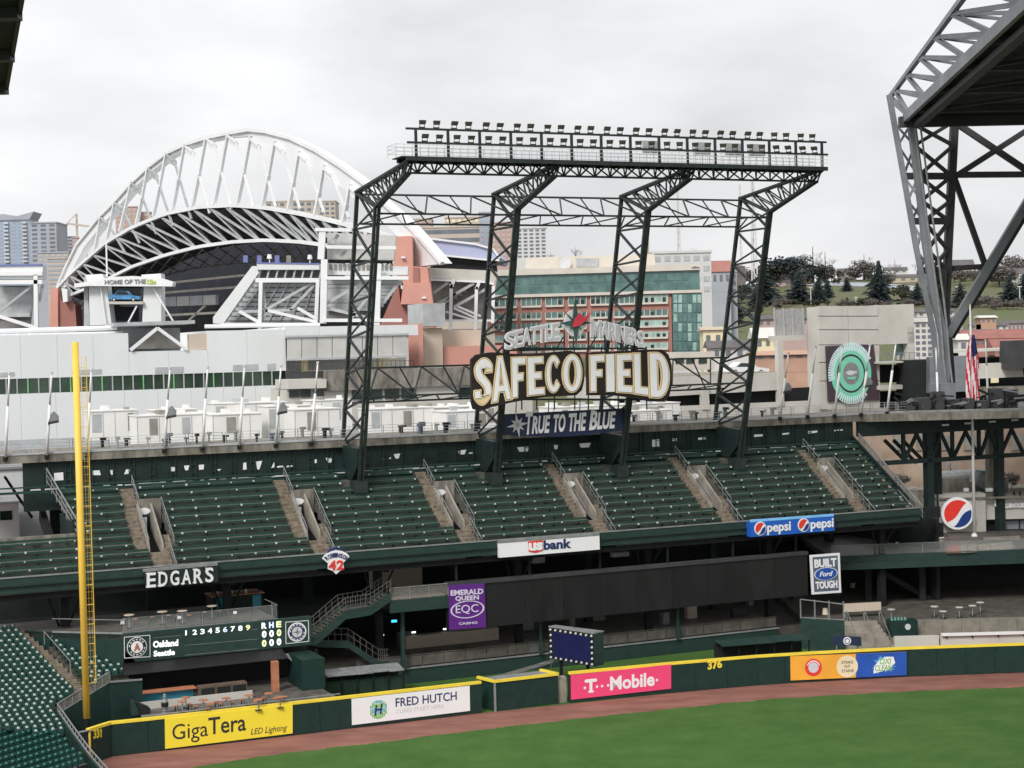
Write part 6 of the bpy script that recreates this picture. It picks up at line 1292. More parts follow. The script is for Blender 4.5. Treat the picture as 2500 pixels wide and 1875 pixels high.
# gable notch with truss
mb = MB(); mb.bst(sN0, sN1, TH + 4, TH + 4.3, zn, zr + .6); mb.build('notch_back', 'grey_steel', hl)
mb = MB(); P_ = quadpx(onT(TH - .1), (318, 855), (384, 801), (456, 853)); 
for a, b in zip(P_, P_[1:]): mb.bar(a, b, .45, .4)
mb.build('gable_truss', 'white_steel', hl)
mb = MB(); mb.prism(quadpx(onT(TH + 1.5), (322, 852), (384, 803), (450, 850)), SN * .2); mb.build('gable_infill', 'louvre', hl)
mb = MB(); a, b = PT(278, 797, TH - .4), PT(476, 790, TH - .4); mb.prism([a, b, b + SN * 6, a + SN * 6], ZZ * .45); mb.build('flat_canopy', 'grey_steel', hl)
mb = MB(); mb.prism(quadpx(onT(TH + .3), (462, 855), (506, 853), (506, 814), (462, 816)), SN * 1); mb.build('tan_box', 'tan', hl)
for x0, y0, x1, y1, r_ in ((-20, 810, 285, 800, .32), (500, 797, 780, 793, .25), (-20, 818, 300, 811, .15)): mb = MB(); mb.tube(PT(x0, y0, TH + 2), PT(x1, y1, TH + 2), r_, 8); mb.build('roof_pipe', 'white_steel', hl)
for x in range(10, 300, 31): mb = MB(); a = PT(x, 812, TH + 2); mb.bar(a, a - ZZ * 1.2, .3); mb.build('pipe_stand', 'white_steel', hl)
# recessed balcony
mat('canopy_glass', (0.52, 0.52, 0.50), 0.3, 0.1, 0.4)
for k in range(8):
    x0 = 700 + 37 * k; mb = MB(); mb.prism(quadpx(onT(TH - .5), (x0 + 1, 876 - .027 * (x0 - 700)), (x0 + 36, 876 - .027 * (x0 - 664)), (x0 + 36, 822 - .02 * (x0 - 664)), (x0 + 1, 822 - .02 * (x0 - 700))), SN * .1); mb.build('canopy_pane', 'canopy_glass', hl)
mb = MB(); mb.bar(PT(696, 822, TH - .6), PT(998, 816, TH - .6), .25); mb.bar(PT(700, 878, TH - .6), PT(996, 870, TH - .6), .3); mb.build('canopy_frame', 'grey_steel', hl)
mat('soffit_glow', (0.95, 0.75, 0.40), 0.5, 0.05, 1, emit=2.0)
for x in (743, 930): mb = MB(); p = PT(x, 905, TH + 3); mb.bar(p - ZZ * 3, p + ZZ * 2.6, .9); mb.build('round_column', 'cream', hl)
for x, y in ((955, 874), (940, 918)): mb = MB(); p = PT(x, y, TH + 4); mb.box(p, SU * .8, SN * .4, ZZ * .25); mb.build('wall_lamp', 'soffit_glow', hl)
# concrete structure in front of the balcony
cb = thing('concrete_block', 'stained concrete low building with dark windows behind the light tower', 'building', ST(60, 204, 0)); TC = 204
def face(o, nm, m_, px, t_, th=.5): mb = MB(); mb.prism(quadpx(onT(t_), *px), SN * th); return mb.build(nm, m_, o)
face(cb, 'parapet', 'concrete_stained', ((796, 955), (1250, 935), (1250, 893), (796, 905)), TC, 8); face(cb, 'parapet', 'concrete_pale', ((704, 950), (797, 947), (797, 925), (704, 927)), TC - .5, 6)
face(cb, 'wall', 'concrete_pale', ((700, 1040), (1300, 1020), (1300, 930), (700, 948)), TC + .6, 8)
for x0 in (706, 734, 766): face(cb, 'window', 'glass_dark', ((x0, 970), (x0 + 25, 969), (x0 + 25, 950), (x0, 951)), TC + .4, .15)
for x0 in (860, 898, 940, 980, 1120): face(cb, 'window', 'glass_dark', ((x0, 975 - (x0 - 860) * .02), (x0 + 35, 974 - (x0 - 860) * .02), (x0 + 35, 951 - (x0 - 860) * .02), (x0, 952 - (x0 - 860) * .02)), TC + .4, .15)
mb = MB(); a, b = PT(706, 906, TC + 1), PT(1010, 900, TC + 1)
for k in range(28): p = a.lerp(b, k / 27); mb.bar(p, p + ZZ * 1.1, .05)
mb.bar(a + ZZ * 1.1, b + ZZ * 1.1, .06); mb.build('balcony_rail', 'roof_steel_dark', cb); face(cb, 'rail_mesh', 'roof_steel_dark', ((706, 925), (1020, 912), (1020, 898), (706, 908)), TC + 1.2, .05)
# pink buildings right of the hall
pk = thing('pink_block', 'pink and tan low block behind the left end of the name sign', 'building', ST(65, 222, 0)); TK = 222
face(pk, 'pink_strip', 'pink', ((1024, 925), (1036, 925), (1032, 790), (1020, 790)), TK - 3, 4); face(pk, 'tan_wall', 'tan', ((1036, 900), (1082, 898), (1080, 800), (1034, 802)), TK, 4)
face(pk, 'upper_wall', 'tan', ((1082, 860), (1180, 856), (1180, 805), (1081, 806)), TK + 3, 8); face(pk, 'pink_wall', 'pink', ((1084, 906), (1262, 898), (1262, 842), (1083, 846)), TK + 1, 4); face(pk, 'grey_box', 'grey_steel', ((1033, 797), (1087, 796), (1086, 741), (1031, 741)), TK - 1, 6)
face(pk, 'lower_wall', 'concrete_stained', ((1020, 960), (1270, 945), (1270, 896), (1022, 905)), TK - 2, 5)
# cream block and parking deck right of the name sign
pd = thing('parking_deck', 'concrete parking deck with dark openings right of the name sign', 'parking deck', ST(90, 190, 0)); TP = 190
face(pd, 'parapet', 'concrete_pale', ((1500, 975), (1900, 952), (1900, 908), (1500, 925)), TP, 14); face(pd, 'dark_opening', 'dark', ((1500, 1000), (1980, 985), (1980, 945), (1500, 968)), TP + 1.2, .4); face(pd, 'lower_parapet', 'concrete_pale', ((1500, 1060), (1985, 1030), (1985, 978), (1500, 998)), TP - .2, .5)
face(pd, 'column', 'concrete_pale', ((1716, 1000), (1733, 1000), (1730, 940), (1714, 940)), TP - .4, .8); face(pd, 'column', 'concrete_pale', ((1902, 990), (1915, 990), (1912, 830), (1899, 830)), TP - .4, .8)
mb = MB(); mb.prism([PT(1500, 925, TP), PT(1900, 908, TP), PT(1900, 908, TP) + SN * 14, PT(1500, 925, TP) + SN * 14], ZZ * .05); mb.build('top_deck', 'concrete', pd)
cr_ = thing('cream_block', 'cream low block with three square dark windows right of the name sign', 'building', ST(90, 205, 0)); face(cr_, 'wall', 'stone_trim', ((1560, 908), (1745, 902), (1745, 858), (1560, 862)), 205, 6)
for x0 in (1590, 1650, 1676, 1706): face(cr_, 'window', 'glass_dark', ((x0, 888), (x0 + 20, 887), (x0 + 20, 873), (x0, 874)), 204.9, .1)
car = thing('parked_car', 'white parked sedan on the parking deck beside the right tower leg', 'car', PT(1820, 912, TP + 3))
def carbody(o, pl, x0, x1, yb, yt, m_, dep):
    L_ = x1 - x0; f_ = lambda a, b: (x0 + L_ * a, yb - (yb - yt) * b)
    q = quadpx(pl, *[f_(*c) for c in ((0, .2), (1, .2), (1, .45), (.88, .52), (.72, .58), (.58, .95), (.30, 1.0), (.16, .62), (.02, .56))]); mb = MB(); mb.prism(q, dep); mb.build('body', m_, o)
    q = quadpx(pl, *[f_(*c) for c in ((.20, .60), (.66, .58), (.56, .90), (.31, .93))]); mb = MB(); mb.prism([p - dep * .004 for p in q], dep * 1.008); mb.build('side_window', 'glass_dark', o)
    for a in (.18, .80):
        c = pl(*f_(a, .18)); r_ = (pl(*f_(a, .36)) - c).length; mb = MB(); mb.tube(c - dep * .01, c + dep * .15, r_, 14); w__ = mb.build('wheel', 'dark', o); mb = MB(); mb.tube(c - dep * .015, c - dep * .005, r_ * .55, 10); mb.build('rim', 'sign_grey', w__)
carbody(car, onT(TP + 2), 1778, 1878, 913, 884, 'white_paint', SN * 1.8)
# ---- concrete tower with the round banner
tw = thing('concrete_tower', 'pale concrete stair tower carrying a large round green banner', 'building', ST(105, 196, 0)); TT = 196
for (x0, x1, ya, yb_) in ((1999, 2146, 745, 980),):
    pass
xs = [1963, 1998, 2070, 2145]; rows = [746, 772, 805, 842, 885, 930, 1000]
face(tw, 'core', 'concrete_pale', ((2003, 1040), (2146, 1035), (2144, 746), (1999, 749)), TT + .36, 3.0)
for i in range(6):
    for j in (1, 2):
        y0, y1 = rows[i], rows[i + 1]; x0, x1 = xs[j], xs[j + 1]; face(tw, 'cladding_panel', 'concrete_pale', ((x0 + .6 + i * .8, y1 - 1), (x1 - .6 + i * .8, y1 - 1), (x1 - .6 + i * .8, y0 + 1), (x0 + .6 + i * .8, y0 + 1)), TT, .35)
for i in range(3): face(tw, 'cladding_panel', 'concrete_pale', ((2146, rows[i + 1] - 1), (2232, rows[i + 1] - 4), (2231, rows[i] - 4), (2145, rows[i] - 1)), TT, 3)
face(tw, 'side_wall', 'concrete_pale', ((2219, 960), (2236, 959), (2232, 800), (2215, 800)), TT, 2); face(tw, 'balcony_slab', 'concrete_pale', ((2147, 888), (2245, 884), (2245, 880), (2147, 883)), TT - 1.5, 4)
face(tw, 'dark_bay', 'dark_wall', ((2148, 935), (2222, 932), (2222, 890), (2148, 890)), TT + 2, .3); face(tw, 'bay_glass', 'glass_green', ((2186, 868), (2216, 866), (2215, 806), (2184, 808)), TT + 1, .2); face(tw, 'lower_slab', 'concrete_pale', ((2148, 952), (2240, 948), (2240, 938), (2148, 942)), TT - 1, 5); face(tw, 'dark_bay', 'dark_wall', ((2148, 1010), (2230, 1006), (2230, 953), (2148, 955)), TT + 2, .3)
mb = MB(); a, b = PT(2147, 882, TT - 1.5), PT(2245, 879, TT - 1.5)
for k in range(9): p = a.lerp(b, k / 8); mb.bar(p, p + ZZ * 1.1, .07)
mb.bar(a + ZZ * 1.1, b + ZZ * 1.1, .08); mb.build('balcony_rail', 'galvanised', tw)
mat('mesh_wall', (0.42, 0.42, 0.41), 0.6, 0.15, 2, alpha=.8); face(tw, 'mesh_screen', 'mesh_wall', ((1894, 820), (1963, 818), (1961, 752), (1890, 756)), TT + 2.6, .15)
for x in (1890, 1912, 1934, 1960): mb = MB(); mb.bar(PT(x + 3, 822, TT + 2.5), PT(x, 752, TT + 2.5), .18); mb.build('screen_post', 'grey_steel', tw)
face(tw, 'landing', 'concrete_pale', ((1896, 832), (1964, 830), (1963, 818), (1894, 820)), TT + 2, 2)
mat('banner_plum', (0.065, 0.042, 0.055), 0.6, 0.15, 0.6); mat('mint', (0.20, 0.62, 0.44), 0.5, 0.05, 0.6); mat('pale_aqua', (0.62, 0.78, 0.80), 0.5, 0.06, 0.8)
q = quadpx(onT(TT - .3), (2022, 980), (2148, 975), (2133, 841), (2016, 845)); bn = thing('round_emblem_banner', 'dark square banner with concentric mint green rings on the concrete tower', 'banner', cen(q)); mb = MB(); mb.prism(q, SN * .15); mb.build('banner_sheet', 'banner_plum', bn)
c = PT(2078, 912, TT - .36); kk = .9 * (PT(2178, 910, TT) - PT(2078, 912.5, TT)).length / 100
for r0, r1, m_, l_ in ((34, 54, 'mint', .02), (22, 34, 'mint', .02), (0, 22, 'galvanised', .03)):
    mb = MB(); mb.ring(c, SU, ZZ, (r0 + (4 if r0 == 34 else 0)) * kk, r1 * kk, SN * -l_, 44, sy=1.13); mb.build('ring', m_, bn)
mb = MB()
for i in range(34):
    a0 = math.radians(28 + i * 4.9)
    mb.ring(c, SU, ZZ, 45 * kk, 61 * kk, SN * -.04, 1, a0, a0 + .065, sy=1.13)
for i in range(14): a0 = math.radians(230 + i * 6.2); mb.ring(c, SU, ZZ, 45 * kk, 60 * kk, SN * -.04, 1, a0, a0 + .065, sy=1.13)
mb.build('rim_lettering', 'pale_aqua', bn)
mb = MB(); mb.prism([c - SN * .05 + SU * x * kk + ZZ * y * kk for x, y in ((-15, 4), (-4, 7), (12, 5), (16, 1), (8, 0), (2, -4), (-10, -3))], SN * -.02); mb.build('emblem', 'sign_grey', bn); mb = MB(); mb.prism([c - SN * .05 + SU * x * kk + ZZ * y * kk for x, y in ((-14, -8), (14, -7), (8, -13), (-6, -13))], SN * -.02); mb.build('emblem', 'mint', bn)
# ================================================================== FAR STADIUM WITH ARCHED ROOF
NA, FA = PY(1005, 640, 385), PY(150, 705, 560)
vd = (FA - NA); vd.z = 0; vd.normalize(); vn = V((vd.y, -vd.x, 0))
if vn.y > 0: vn = -vn                       # towards the camera
def SPl(x, y, off=0): return PP(x, y, NA + vn * off, vn)
fs = thing('arched_stadium', 'large white stadium roof with a soaring truss arch at left', 'stadium', base(NA))
top = [(142, 702), (165, 648), (191, 596), (244, 531), (281, 494), (321, 449), (362, 411), (407, 376), (452, 354), (505, 337), (557, 326), (610, 317), (651, 321), (712, 337), (773, 366), (834, 405), (895, 449), (939, 495), (979, 528), (1015, 565), (1082, 643)]
low = [(160, 702), (178, 656), (204, 604), (253, 545), (288, 505), (328, 458), (368, 420), (412, 385), (456, 362), (506, 346), (557, 336), (612, 332), (671, 358), (732, 390), (793, 427), (854, 472), (905, 512), (950, 556), (985, 590), (1006, 620), (1012, 652)]
mb = MB()
for i in range(len(top) - 1):
    q = [SPl(*low[i]), SPl(*low[i + 1]), SPl(*top[i + 1]), SPl(*top[i])]; mb.prism(q, vn * -2.5)
mb.build('arch', 'white_steel', fs)
mb = MB()
for i in range(len(top) - 1): mb.bar(SPl(*top[i]) + vn * .3, SPl(*top[i + 1]) + vn * .3, .9)
mb.build('arch_chord', 'white_steel', fs)
k1 = Zm(0, 250, .40687)
rods = [((605, 690), (570, 890)), ((690, 600), (640, 830)), ((790, 480), (720, 775)), ((890, 395), (820, 728)), ((1000, 310), (920, 685)), ((1110, 258), (1035, 650)), ((1240, 215), (1155, 625)), ((1370, 200), (1285, 615)), ((1505, 220), (1425, 610)), ((1650, 250), (1575, 620)), ((1795, 310), (1730, 645)), ((1945, 395), (1890, 678)), ((2100, 510), (2060, 712))]
for a, b in rods:
    A_, B_ = SPl(*k1(*a), .4), SPl(*k1(*b), .4); mb = MB(); mb.bar(A_ + ZZ * 1.0, A_.lerp(B_, .5), .75); mb.bar(A_.lerp(B_, .5), B_, .95); mb.build('hanger', 'white_steel', fs)
    c = A_ + (SPl(*k1(a[0] + 45, a[1] + 40), .4) - A_); D_ = SPl(*k1(a[0] + 148, min(b[1] + 15, a[1] + 430)), .3); mb = MB(); mb.bar(c, D_, .55); mb.bar(A_, c, .7); mb.prism([A_ - ZZ * .6, c - ZZ * .0, c - ZZ * 1.6, A_ - ZZ * 2.2], vn * -.8); mb.build('hanger', 'white_steel' if a[0] > 1000 else 'grey_steel', fs)
rt = [(345, 1115), (420, 1035), (500, 962), (640, 842), (800, 748), (1000, 668), (1200, 628), (1400, 617), (1600, 632), (1800, 667), (2000, 712), (2200, 762), (2420, 830)]
rbm = [(395, 1172), (480, 1135), (600, 1085), (800, 985), (1000, 915), (1200, 865), (1400, 837), (1600, 826), (1800, 836), (1910, 850), (2100, 880), (2250, 905), (2420, 950)]
def samp(pts, k):
    L_ = len(pts) - 1; i = min(int(k * L_), L_ - 1); f = k * L_ - i; return (pts[i][0] + (pts[i + 1][0] - pts[i][0]) * f, pts[i][1] + (pts[i + 1][1] - pts[i][1]) * f)
mb = MB(); NS = 40
for i in range(NS):
    a, b = samp(rt, i / NS), samp(rt, (i + 1) / NS); mb.bar(SPl(*k1(*a), .2), SPl(*k1(*b), .2), 1.1, 1.0)
mb.build('roof_edge', 'white_steel', fs)
mb = MB()
for i in range(NS):
    a, b = samp(rbm, i / NS), samp(rbm, (i + 1) / NS); mb.bar(SPl(*k1(*a), .6), SPl(*k1(*b), .6), 1.1, .9)
mb.build('bottom_chord', 'white_steel', fs)
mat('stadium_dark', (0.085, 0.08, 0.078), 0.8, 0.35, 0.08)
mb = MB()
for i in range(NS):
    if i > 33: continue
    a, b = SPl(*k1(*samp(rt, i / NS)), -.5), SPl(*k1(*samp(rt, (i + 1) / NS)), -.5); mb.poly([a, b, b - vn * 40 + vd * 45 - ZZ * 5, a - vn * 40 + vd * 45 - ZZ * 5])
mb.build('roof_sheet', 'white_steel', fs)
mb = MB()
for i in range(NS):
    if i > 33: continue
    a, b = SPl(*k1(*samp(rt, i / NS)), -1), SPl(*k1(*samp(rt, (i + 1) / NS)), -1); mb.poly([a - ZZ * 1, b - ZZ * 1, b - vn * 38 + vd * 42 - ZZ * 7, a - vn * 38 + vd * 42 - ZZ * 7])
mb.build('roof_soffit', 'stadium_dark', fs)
NW = 25
for i in range(NW):
    a = SPl(*k1(*samp(rt, i / NW)), .1); b = SPl(*k1(*samp(rbm, min(1, (i + 1.15) / NW))), .4); c = SPl(*k1(*samp(rbm, (i + .2) / NW)), .4)
    mb = MB(); mb.bar(a, b, .55); mb.bar(a, c, .35); mb.build('truss_web', 'grey_steel', fs)
    mb = MB(); mb.bar(SPl(*k1(*samp(rt, i / NW)), -9) - ZZ * .8, SPl(*k1(*samp(rbm, min(1, (i + 1) / NW))), -9) + ZZ * 1.5, .7); mb.bar(SPl(*k1(*samp(rbm, i / NW)), -9) + ZZ * 1.5, SPl(*k1(*samp(rt, min(1, (i + .6) / NW))), -9) - ZZ, .55); mb.build('truss_web', 'louvre', fs)
# dark bowl interior under the roof with faint space-frame
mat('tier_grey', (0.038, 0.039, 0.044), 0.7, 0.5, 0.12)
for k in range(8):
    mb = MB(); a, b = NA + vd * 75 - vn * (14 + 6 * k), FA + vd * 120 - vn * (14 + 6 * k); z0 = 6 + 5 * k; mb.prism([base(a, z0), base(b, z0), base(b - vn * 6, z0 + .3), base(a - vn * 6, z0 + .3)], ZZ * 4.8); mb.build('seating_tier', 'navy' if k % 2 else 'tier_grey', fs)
sb_p = lambda x, y: PP(x, y, NA - vn * 12, vn)
for k in range(4): mb = MB(); mb.prism([sb_p(400 + 32 * k, 748 - k), sb_p(430 + 32 * k, 747 - k), sb_p(430 + 32 * k, 724 - k * 1.5), sb_p(400 + 32 * k, 726 - k * 1.5)], vn * -1); mb.build('suite_window', 'galvanised' if k % 2 else 'roof_steel', fs)
for (x0, y0, x1, y1) in ((455, 790, 500, 748), (400, 770, 560, 762), (400, 715, 590, 700), (420, 690, 600, 672)): mb = MB(); mb.bar(sb_p(x0, y0), sb_p(x1, y1), .7); mb.build('bowl_beam', 'louvre', fs)
P_ = []
for i in range(1, 34):
    a_, b_ = samp(rt, i / 40), samp(rbm, i / 40); x_, y_ = k1((a_[0] + b_[0]) / 2, (a_[1] + b_[1]) / 2); P_.append(PP(x_, y_, NA - vn * 62, vn))
mb = MB()
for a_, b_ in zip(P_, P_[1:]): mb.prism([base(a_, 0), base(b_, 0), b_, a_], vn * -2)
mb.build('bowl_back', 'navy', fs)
mb = MB(); rs = random.Random(2)
for i in range(26):
    k_ = i / 26; p = SPl(*k1(*samp(rbm, k_)), -12) - ZZ * 1; q = SPl(*k1(*samp(rbm, min(1, k_ + .06))), -34) - ZZ * 7; mb.bar(p, q, .35); r_ = SPl(*k1(*samp(rbm, max(0, k_ - .05))), -34) - ZZ * 7; mb.bar(p, r_, .35); mb.bar(q, SPl(*k1(*samp(rbm, min(1, k_ + .1))), -34) - ZZ * 6.5, .35)
mb.build('space_frame', 'louvre', fs)
# ---- pylons
def fy(o, nm, m_, px, Y, th=4): mb = MB(); mb.prism([PY(x, y, Y) for x, y in px], V((0, th, 0))); return mb.build(nm, m_, o)
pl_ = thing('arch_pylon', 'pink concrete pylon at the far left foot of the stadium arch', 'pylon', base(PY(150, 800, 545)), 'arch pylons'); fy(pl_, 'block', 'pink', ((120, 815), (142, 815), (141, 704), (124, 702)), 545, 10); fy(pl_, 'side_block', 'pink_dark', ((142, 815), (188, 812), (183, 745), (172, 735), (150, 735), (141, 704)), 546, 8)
fy(pl_, 'bearing', 'white_steel', ((154, 738), (165, 736), (164, 706), (150, 703)), 543, 4)
pr_ = thing('arch_pylon', 'tall pink concrete pylon at the near right foot of the stadium arch', 'pylon', base(PY(1020, 800, 372)), 'arch pylons')
fy(pr_, 'block', 'pink', ((978, 742), (1028, 742), (1024, 800), (1060, 800), (1044, 652), (1008, 650), (1006, 576), (969, 577), (958, 660), (985, 690)), 378, 10)
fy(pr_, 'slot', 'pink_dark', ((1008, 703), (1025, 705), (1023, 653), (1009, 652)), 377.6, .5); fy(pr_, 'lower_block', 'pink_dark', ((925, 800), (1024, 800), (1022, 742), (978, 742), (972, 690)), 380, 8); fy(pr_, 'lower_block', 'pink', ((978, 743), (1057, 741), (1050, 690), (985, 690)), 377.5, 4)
for x, y in ((984, 630), (1035, 729)): fy(pr_, 'lamp', 'sign_white', ((x - 5, y), (x + 5, y), (x + 4, y - 4), (x - 4, y - 4)), 377, .6)
# ---- steel-framed stands in front
st3 = thing('steel_stand', 'white steel-framed stand with sloping beam in the middle of the far stadium', 'stand', base(PY(650, 800, 352))); k2 = Zm(520, 540, .21700); Y3 = 352
def bars(o, nm, m_, segs, Y, w_, zf=k2):
    for a, b in segs: mb = MB(); mb.bar(PY(*zf(*a), Y), PY(*zf(*b), Y), w_ * .32, w_ * .32, V((0, 1, 0))); mb.build(nm, m_, o)
mat('under_seat', (0.24, 0.235, 0.225), 0.8, 0.25, 0.15, c2=(0.14, 0.137, 0.13))
fy(st3, 'raked_underside', 'under_seat', [k2(*p) for p in ((100, 1160), (480, 660), (1190, 690), (1180, 1170))], Y3 + 5, 1)
for i in range(9):
    f = i / 9; a, b = k2(130 + 370 * f * 1.0, 1150 - 480 * f), k2(1190, 1150 - 480 * f); mb = MB(); mb.bar(PY(*a, Y3 + 4.4), PY(*b, Y3 + 4.4), .45, .8); mb.build('riser', 'grey_steel', st3)
for i in range(7): a, b = k2(250 + i * 125, 1120), k2(560 + i * 95, 700); mb = MB(); mb.bar(PY(*a, Y3 + 4), PY(*b, Y3 + 4), .35); mb.build('raker', 'grey_steel', st3)
fy(st3, 'sloping_beam', 'hall_white', [k2(*p) for p in ((0, 1150), (110, 1160), (515, 580), (490, 505), (440, 505), (0, 1080))], Y3 - 1, 2)
fy(st3, 'top_parapet', 'hall_white', [k2(*p) for p in ((500, 545), (1195, 545), (1195, 475), (490, 470))], Y3 - 1, 3)
for i in range(8): x = 500 + i * 98; fy(st3, 'parapet_fin', 'grey_steel', [k2(*p) for p in ((x, 640), (x + 25, 545), (x + 40, 545), (x + 20, 640))], Y3 - .5, 2)
fy(st3, 'parapet_under', 'under_seat', [k2(*p) for p in ((490, 640), (1195, 640), (1195, 545), (500, 545))], Y3 + 1.5, 1)
bars(st3, 'steel_beam', 'white_steel', [((480, 665), (1200, 665))], Y3 - 1.2, 3.2 * .9); bars(st3, 'steel_column', 'white_steel', [((540, 690), (525, 1210)), ((1180, 690), (1155, 1200))], Y3 - 1.4, 2.4)
bars(st3, 'steel_brace', 'white_steel', [((300, 1015), (540, 1150)), ((620, 1005), (1150, 1130)), ((950, 975), (1150, 1090))], Y3 - 1, 2.0); bars(st3, 'steel_brace', 'grey_steel', [((590, 1000), (1110, 700)), ((870, 1000), (1140, 720)), ((540, 1120), (620, 1000)), ((590, 990), (560, 720)), ((280, 1020), (900, 1000))], Y3 - .5, 1.8)
bars(st3, 'steel_beam', 'white_steel', [((100, 1160), (1160, 1160))], Y3 - 2, 1.8)
mat('rail_blue', (0.16, 0.19, 0.42), 0.5, 0.1, .5); bars(st3, 'blue_rail', 'rail_blue', [((490, 470), (1195, 480))], Y3 - 1, .9)
for x, y in ((635, 400), (1090, 405)): p = PY(*k2(x, y), Y3); mb = MB(); mb.tube(p - ZZ * .4, p + ZZ * .5, .55, 14, .4); mb.tube(p, p - ZZ * 2, .1, 6); mb.build('dish_lamp', 'white_paint', st3)
for x in (520, 720, 850, 365): fy(st3, 'dark_screen', 'rail_blue' if x != 850 else 'louvre', [k2(*p) for p in ((x - 25, 465), (x + 25, 465), (x + 25, 385), (x - 25, 385))], Y3 + 20, .5)
st4 = thing('steel_stand', 'white steel-framed stand with tall column behind the left light tower leg', 'stand', base(PY(860, 800, 345))); Y4 = 346
fy(st4, 'raked_underside', 'under_seat', [k2(*p) for p in ((1270, 1120), (1270, 660), (2130, 660), (1880, 960), (1880, 1120))], Y4 + 5, 1)
for i in range(8): y = 690 + i * 42; mb = MB(); mb.bar(PY(*k2(1280, y), Y4 + 4.2), PY(*k2(2110 - i * 32, y), Y4 + 4.2), .5, .9); mb.build('riser', 'grey_steel', st4)
bars(st4, 'steel_column', 'white_steel', [((1235, 95), (1215, 430)), ((1255, 430), (1240, 1150)), ((1860, 480), (1840, 1170))], Y4 - 1, 4.2); bars(st4, 'steel_beam', 'white_steel', [((1150, 95), (1560, 100)), ((1270, 640), (2200, 640)), ((1240, 1115), (2130, 1115)), ((1280, 290), (2060, 300))], Y4 - 1.5, 2.2)
bars(st4, 'steel_brace', 'grey_steel', [((1270, 930), (1740, 660)), ((1270, 975), (1760, 1090)), ((1530, 1120), (1760, 840)), ((2130, 650), (1880, 960)), ((1340, 250), (1410, 150)), ((1420, 420), (1500, 320))], Y4, 2.0)
fy(st4, 'glazed_box', 'canopy_glass', [k2(*p) for p in ((1285, 430), (2030, 440), (2060, 160), (1285, 130))], Y4 + 2, 3); fy(st4, 'dark_gap', 'dark_wall', [k2(*p) for p in ((1285, 470), (2020, 475), (2020, 440), (1285, 432))], Y4 + 1.8, .5); fy(st4, 'rail_band', 'hall_white', [k2(*p) for p in ((1285, 605), (2190, 605), (2195, 510), (1285, 470))], Y4 + 1.5, 2)
for i in range(14): x = 1310 + i * 52; fy(st4, 'band_window', 'louvre', [k2(*p) for p in ((x, 545), (x + 30, 545), (x + 30, 485), (x, 483))], Y4 + 1.2, .2)
# left stand
st5 = thing('steel_stand', 'white steel-framed stand at the left edge of the far stadium', 'stand', base(PY(50, 800, 350))); k0 = Zm(0, 480, .21694); Y5 = 350
fy(st5, 'raked_underside', 'under_seat', [k0(*p) for p in ((-100, 1480), (-100, 1000), (380, 1000), (330, 1480))], Y5 + 4, 1)
for i in range(8): mb = MB(); mb.bar(PY(*k0(-60, 1040 + i * 42), Y5 + 3.4), PY(*k0(390 - i * 6, 1040 + i * 42), Y5 + 3.4), .5, .8); mb.build('riser', 'grey_steel', st5)
fy(st5, 'top_parapet', 'hall_white', [k0(*p) for p in ((-100, 930), (480, 930), (480, 770), (-100, 780))], Y5 - 1, 3); bars(st5, 'blue_rail', 'rail_blue', [((-100, 775), (480, 765))], Y5 - 1.2, 1.0, k0); bars(st5, 'steel_beam', 'white_steel', [((-100, 965), (480, 960)), ((-100, 870), (480, 865))], Y5 - 1.5, 2.6, k0)
bars(st5, 'steel_column', 'white_steel', [((405, 880), (412, 1540))], Y5 - 1.5, 2.6, k0); bars(st5, 'steel_brace', 'grey_steel', [((0, 1290), (370, 1000)), ((440, 1180), (480, 990))], Y5 - .6, 1.6, k0); bars(st5, 'steel_brace', 'white_steel', [((0, 1350), (400, 1475))], Y5 - 1, 2.2, k0); bars(st5, 'steel_beam', 'grey_steel', [((-60, 1330), (340, 1330))], Y5 - .4, 2.6, k0)
# ---- scoreboard portal with a car on its shelf
pt_ = thing('stadium_portal', 'white portal with curved header lettering and a shelf between two pillars', 'scoreboard', base(PY(300, 800, 335))); Y6 = 335
fy(pt_, 'pillar', 'hall_white', [k0(*p) for p in ((1010, 1450), (1255, 1440), (1200, 1000), (1150, 870), (960, 880), (1000, 1010))], Y6, 4); fy(pt_, 'pillar', 'hall_white', [k0(*p) for p in ((1600, 1420), (1815, 1420), (1810, 865), (1590, 880), (1620, 1010))], Y6, 4); fy(pt_, 'pillar_edge', 'grey_steel', [k0(*p) for p in ((945, 1460), (1005, 1450), (985, 900), (945, 900))], Y6 + 1, 3)
fy(pt_, 'header', 'white_paint', [k0(*p) for p in ((835, 1025), (980, 1005), (1936, 1010), (1950, 960), (1800, 915), (1500, 893), (1250, 905), (980, 960), (835, 980))], Y6 - 2, 3)
mb = MB(); text(mb, 'HOME OF THE', quadpx(lambda x, y: PY(x, y, Y6 - 2.05), k0(1180, 985), k0(1640, 978), k0(1640, 930), k0(1180, 940)), .1, .03); mb.build('lettering', 'galvanised', pt_); mat('lime', (0.45, 0.62, 0.12), 0.5, 0.1, 1); mb = MB(); text(mb, '12s', quadpx(lambda x, y: PY(x, y, Y6 - 2.05), k0(1660, 980), k0(1750, 980), k0(1750, 935), k0(1660, 935)), .1, .05); mb.build('lettering', 'lime', pt_)
fy(pt_, 'shelf', 'concrete_pale', [k0(*p) for p in ((1220, 1210), (1610, 1210), (1610, 1180), (1220, 1180))], Y6 - 1, 6); fy(pt_, 'dark_bay', 'dark_wall', [k0(*p) for p in ((1220, 1180), (1570, 1180), (1570, 1030), (1215, 1030))], Y6 + 5, .5); fy(pt_, 'blue_bay', 'navy', [k0(*p) for p in ((1250, 1400), (1560, 1400), (1560, 1240), (1240, 1240))], Y6 + 5, .5)
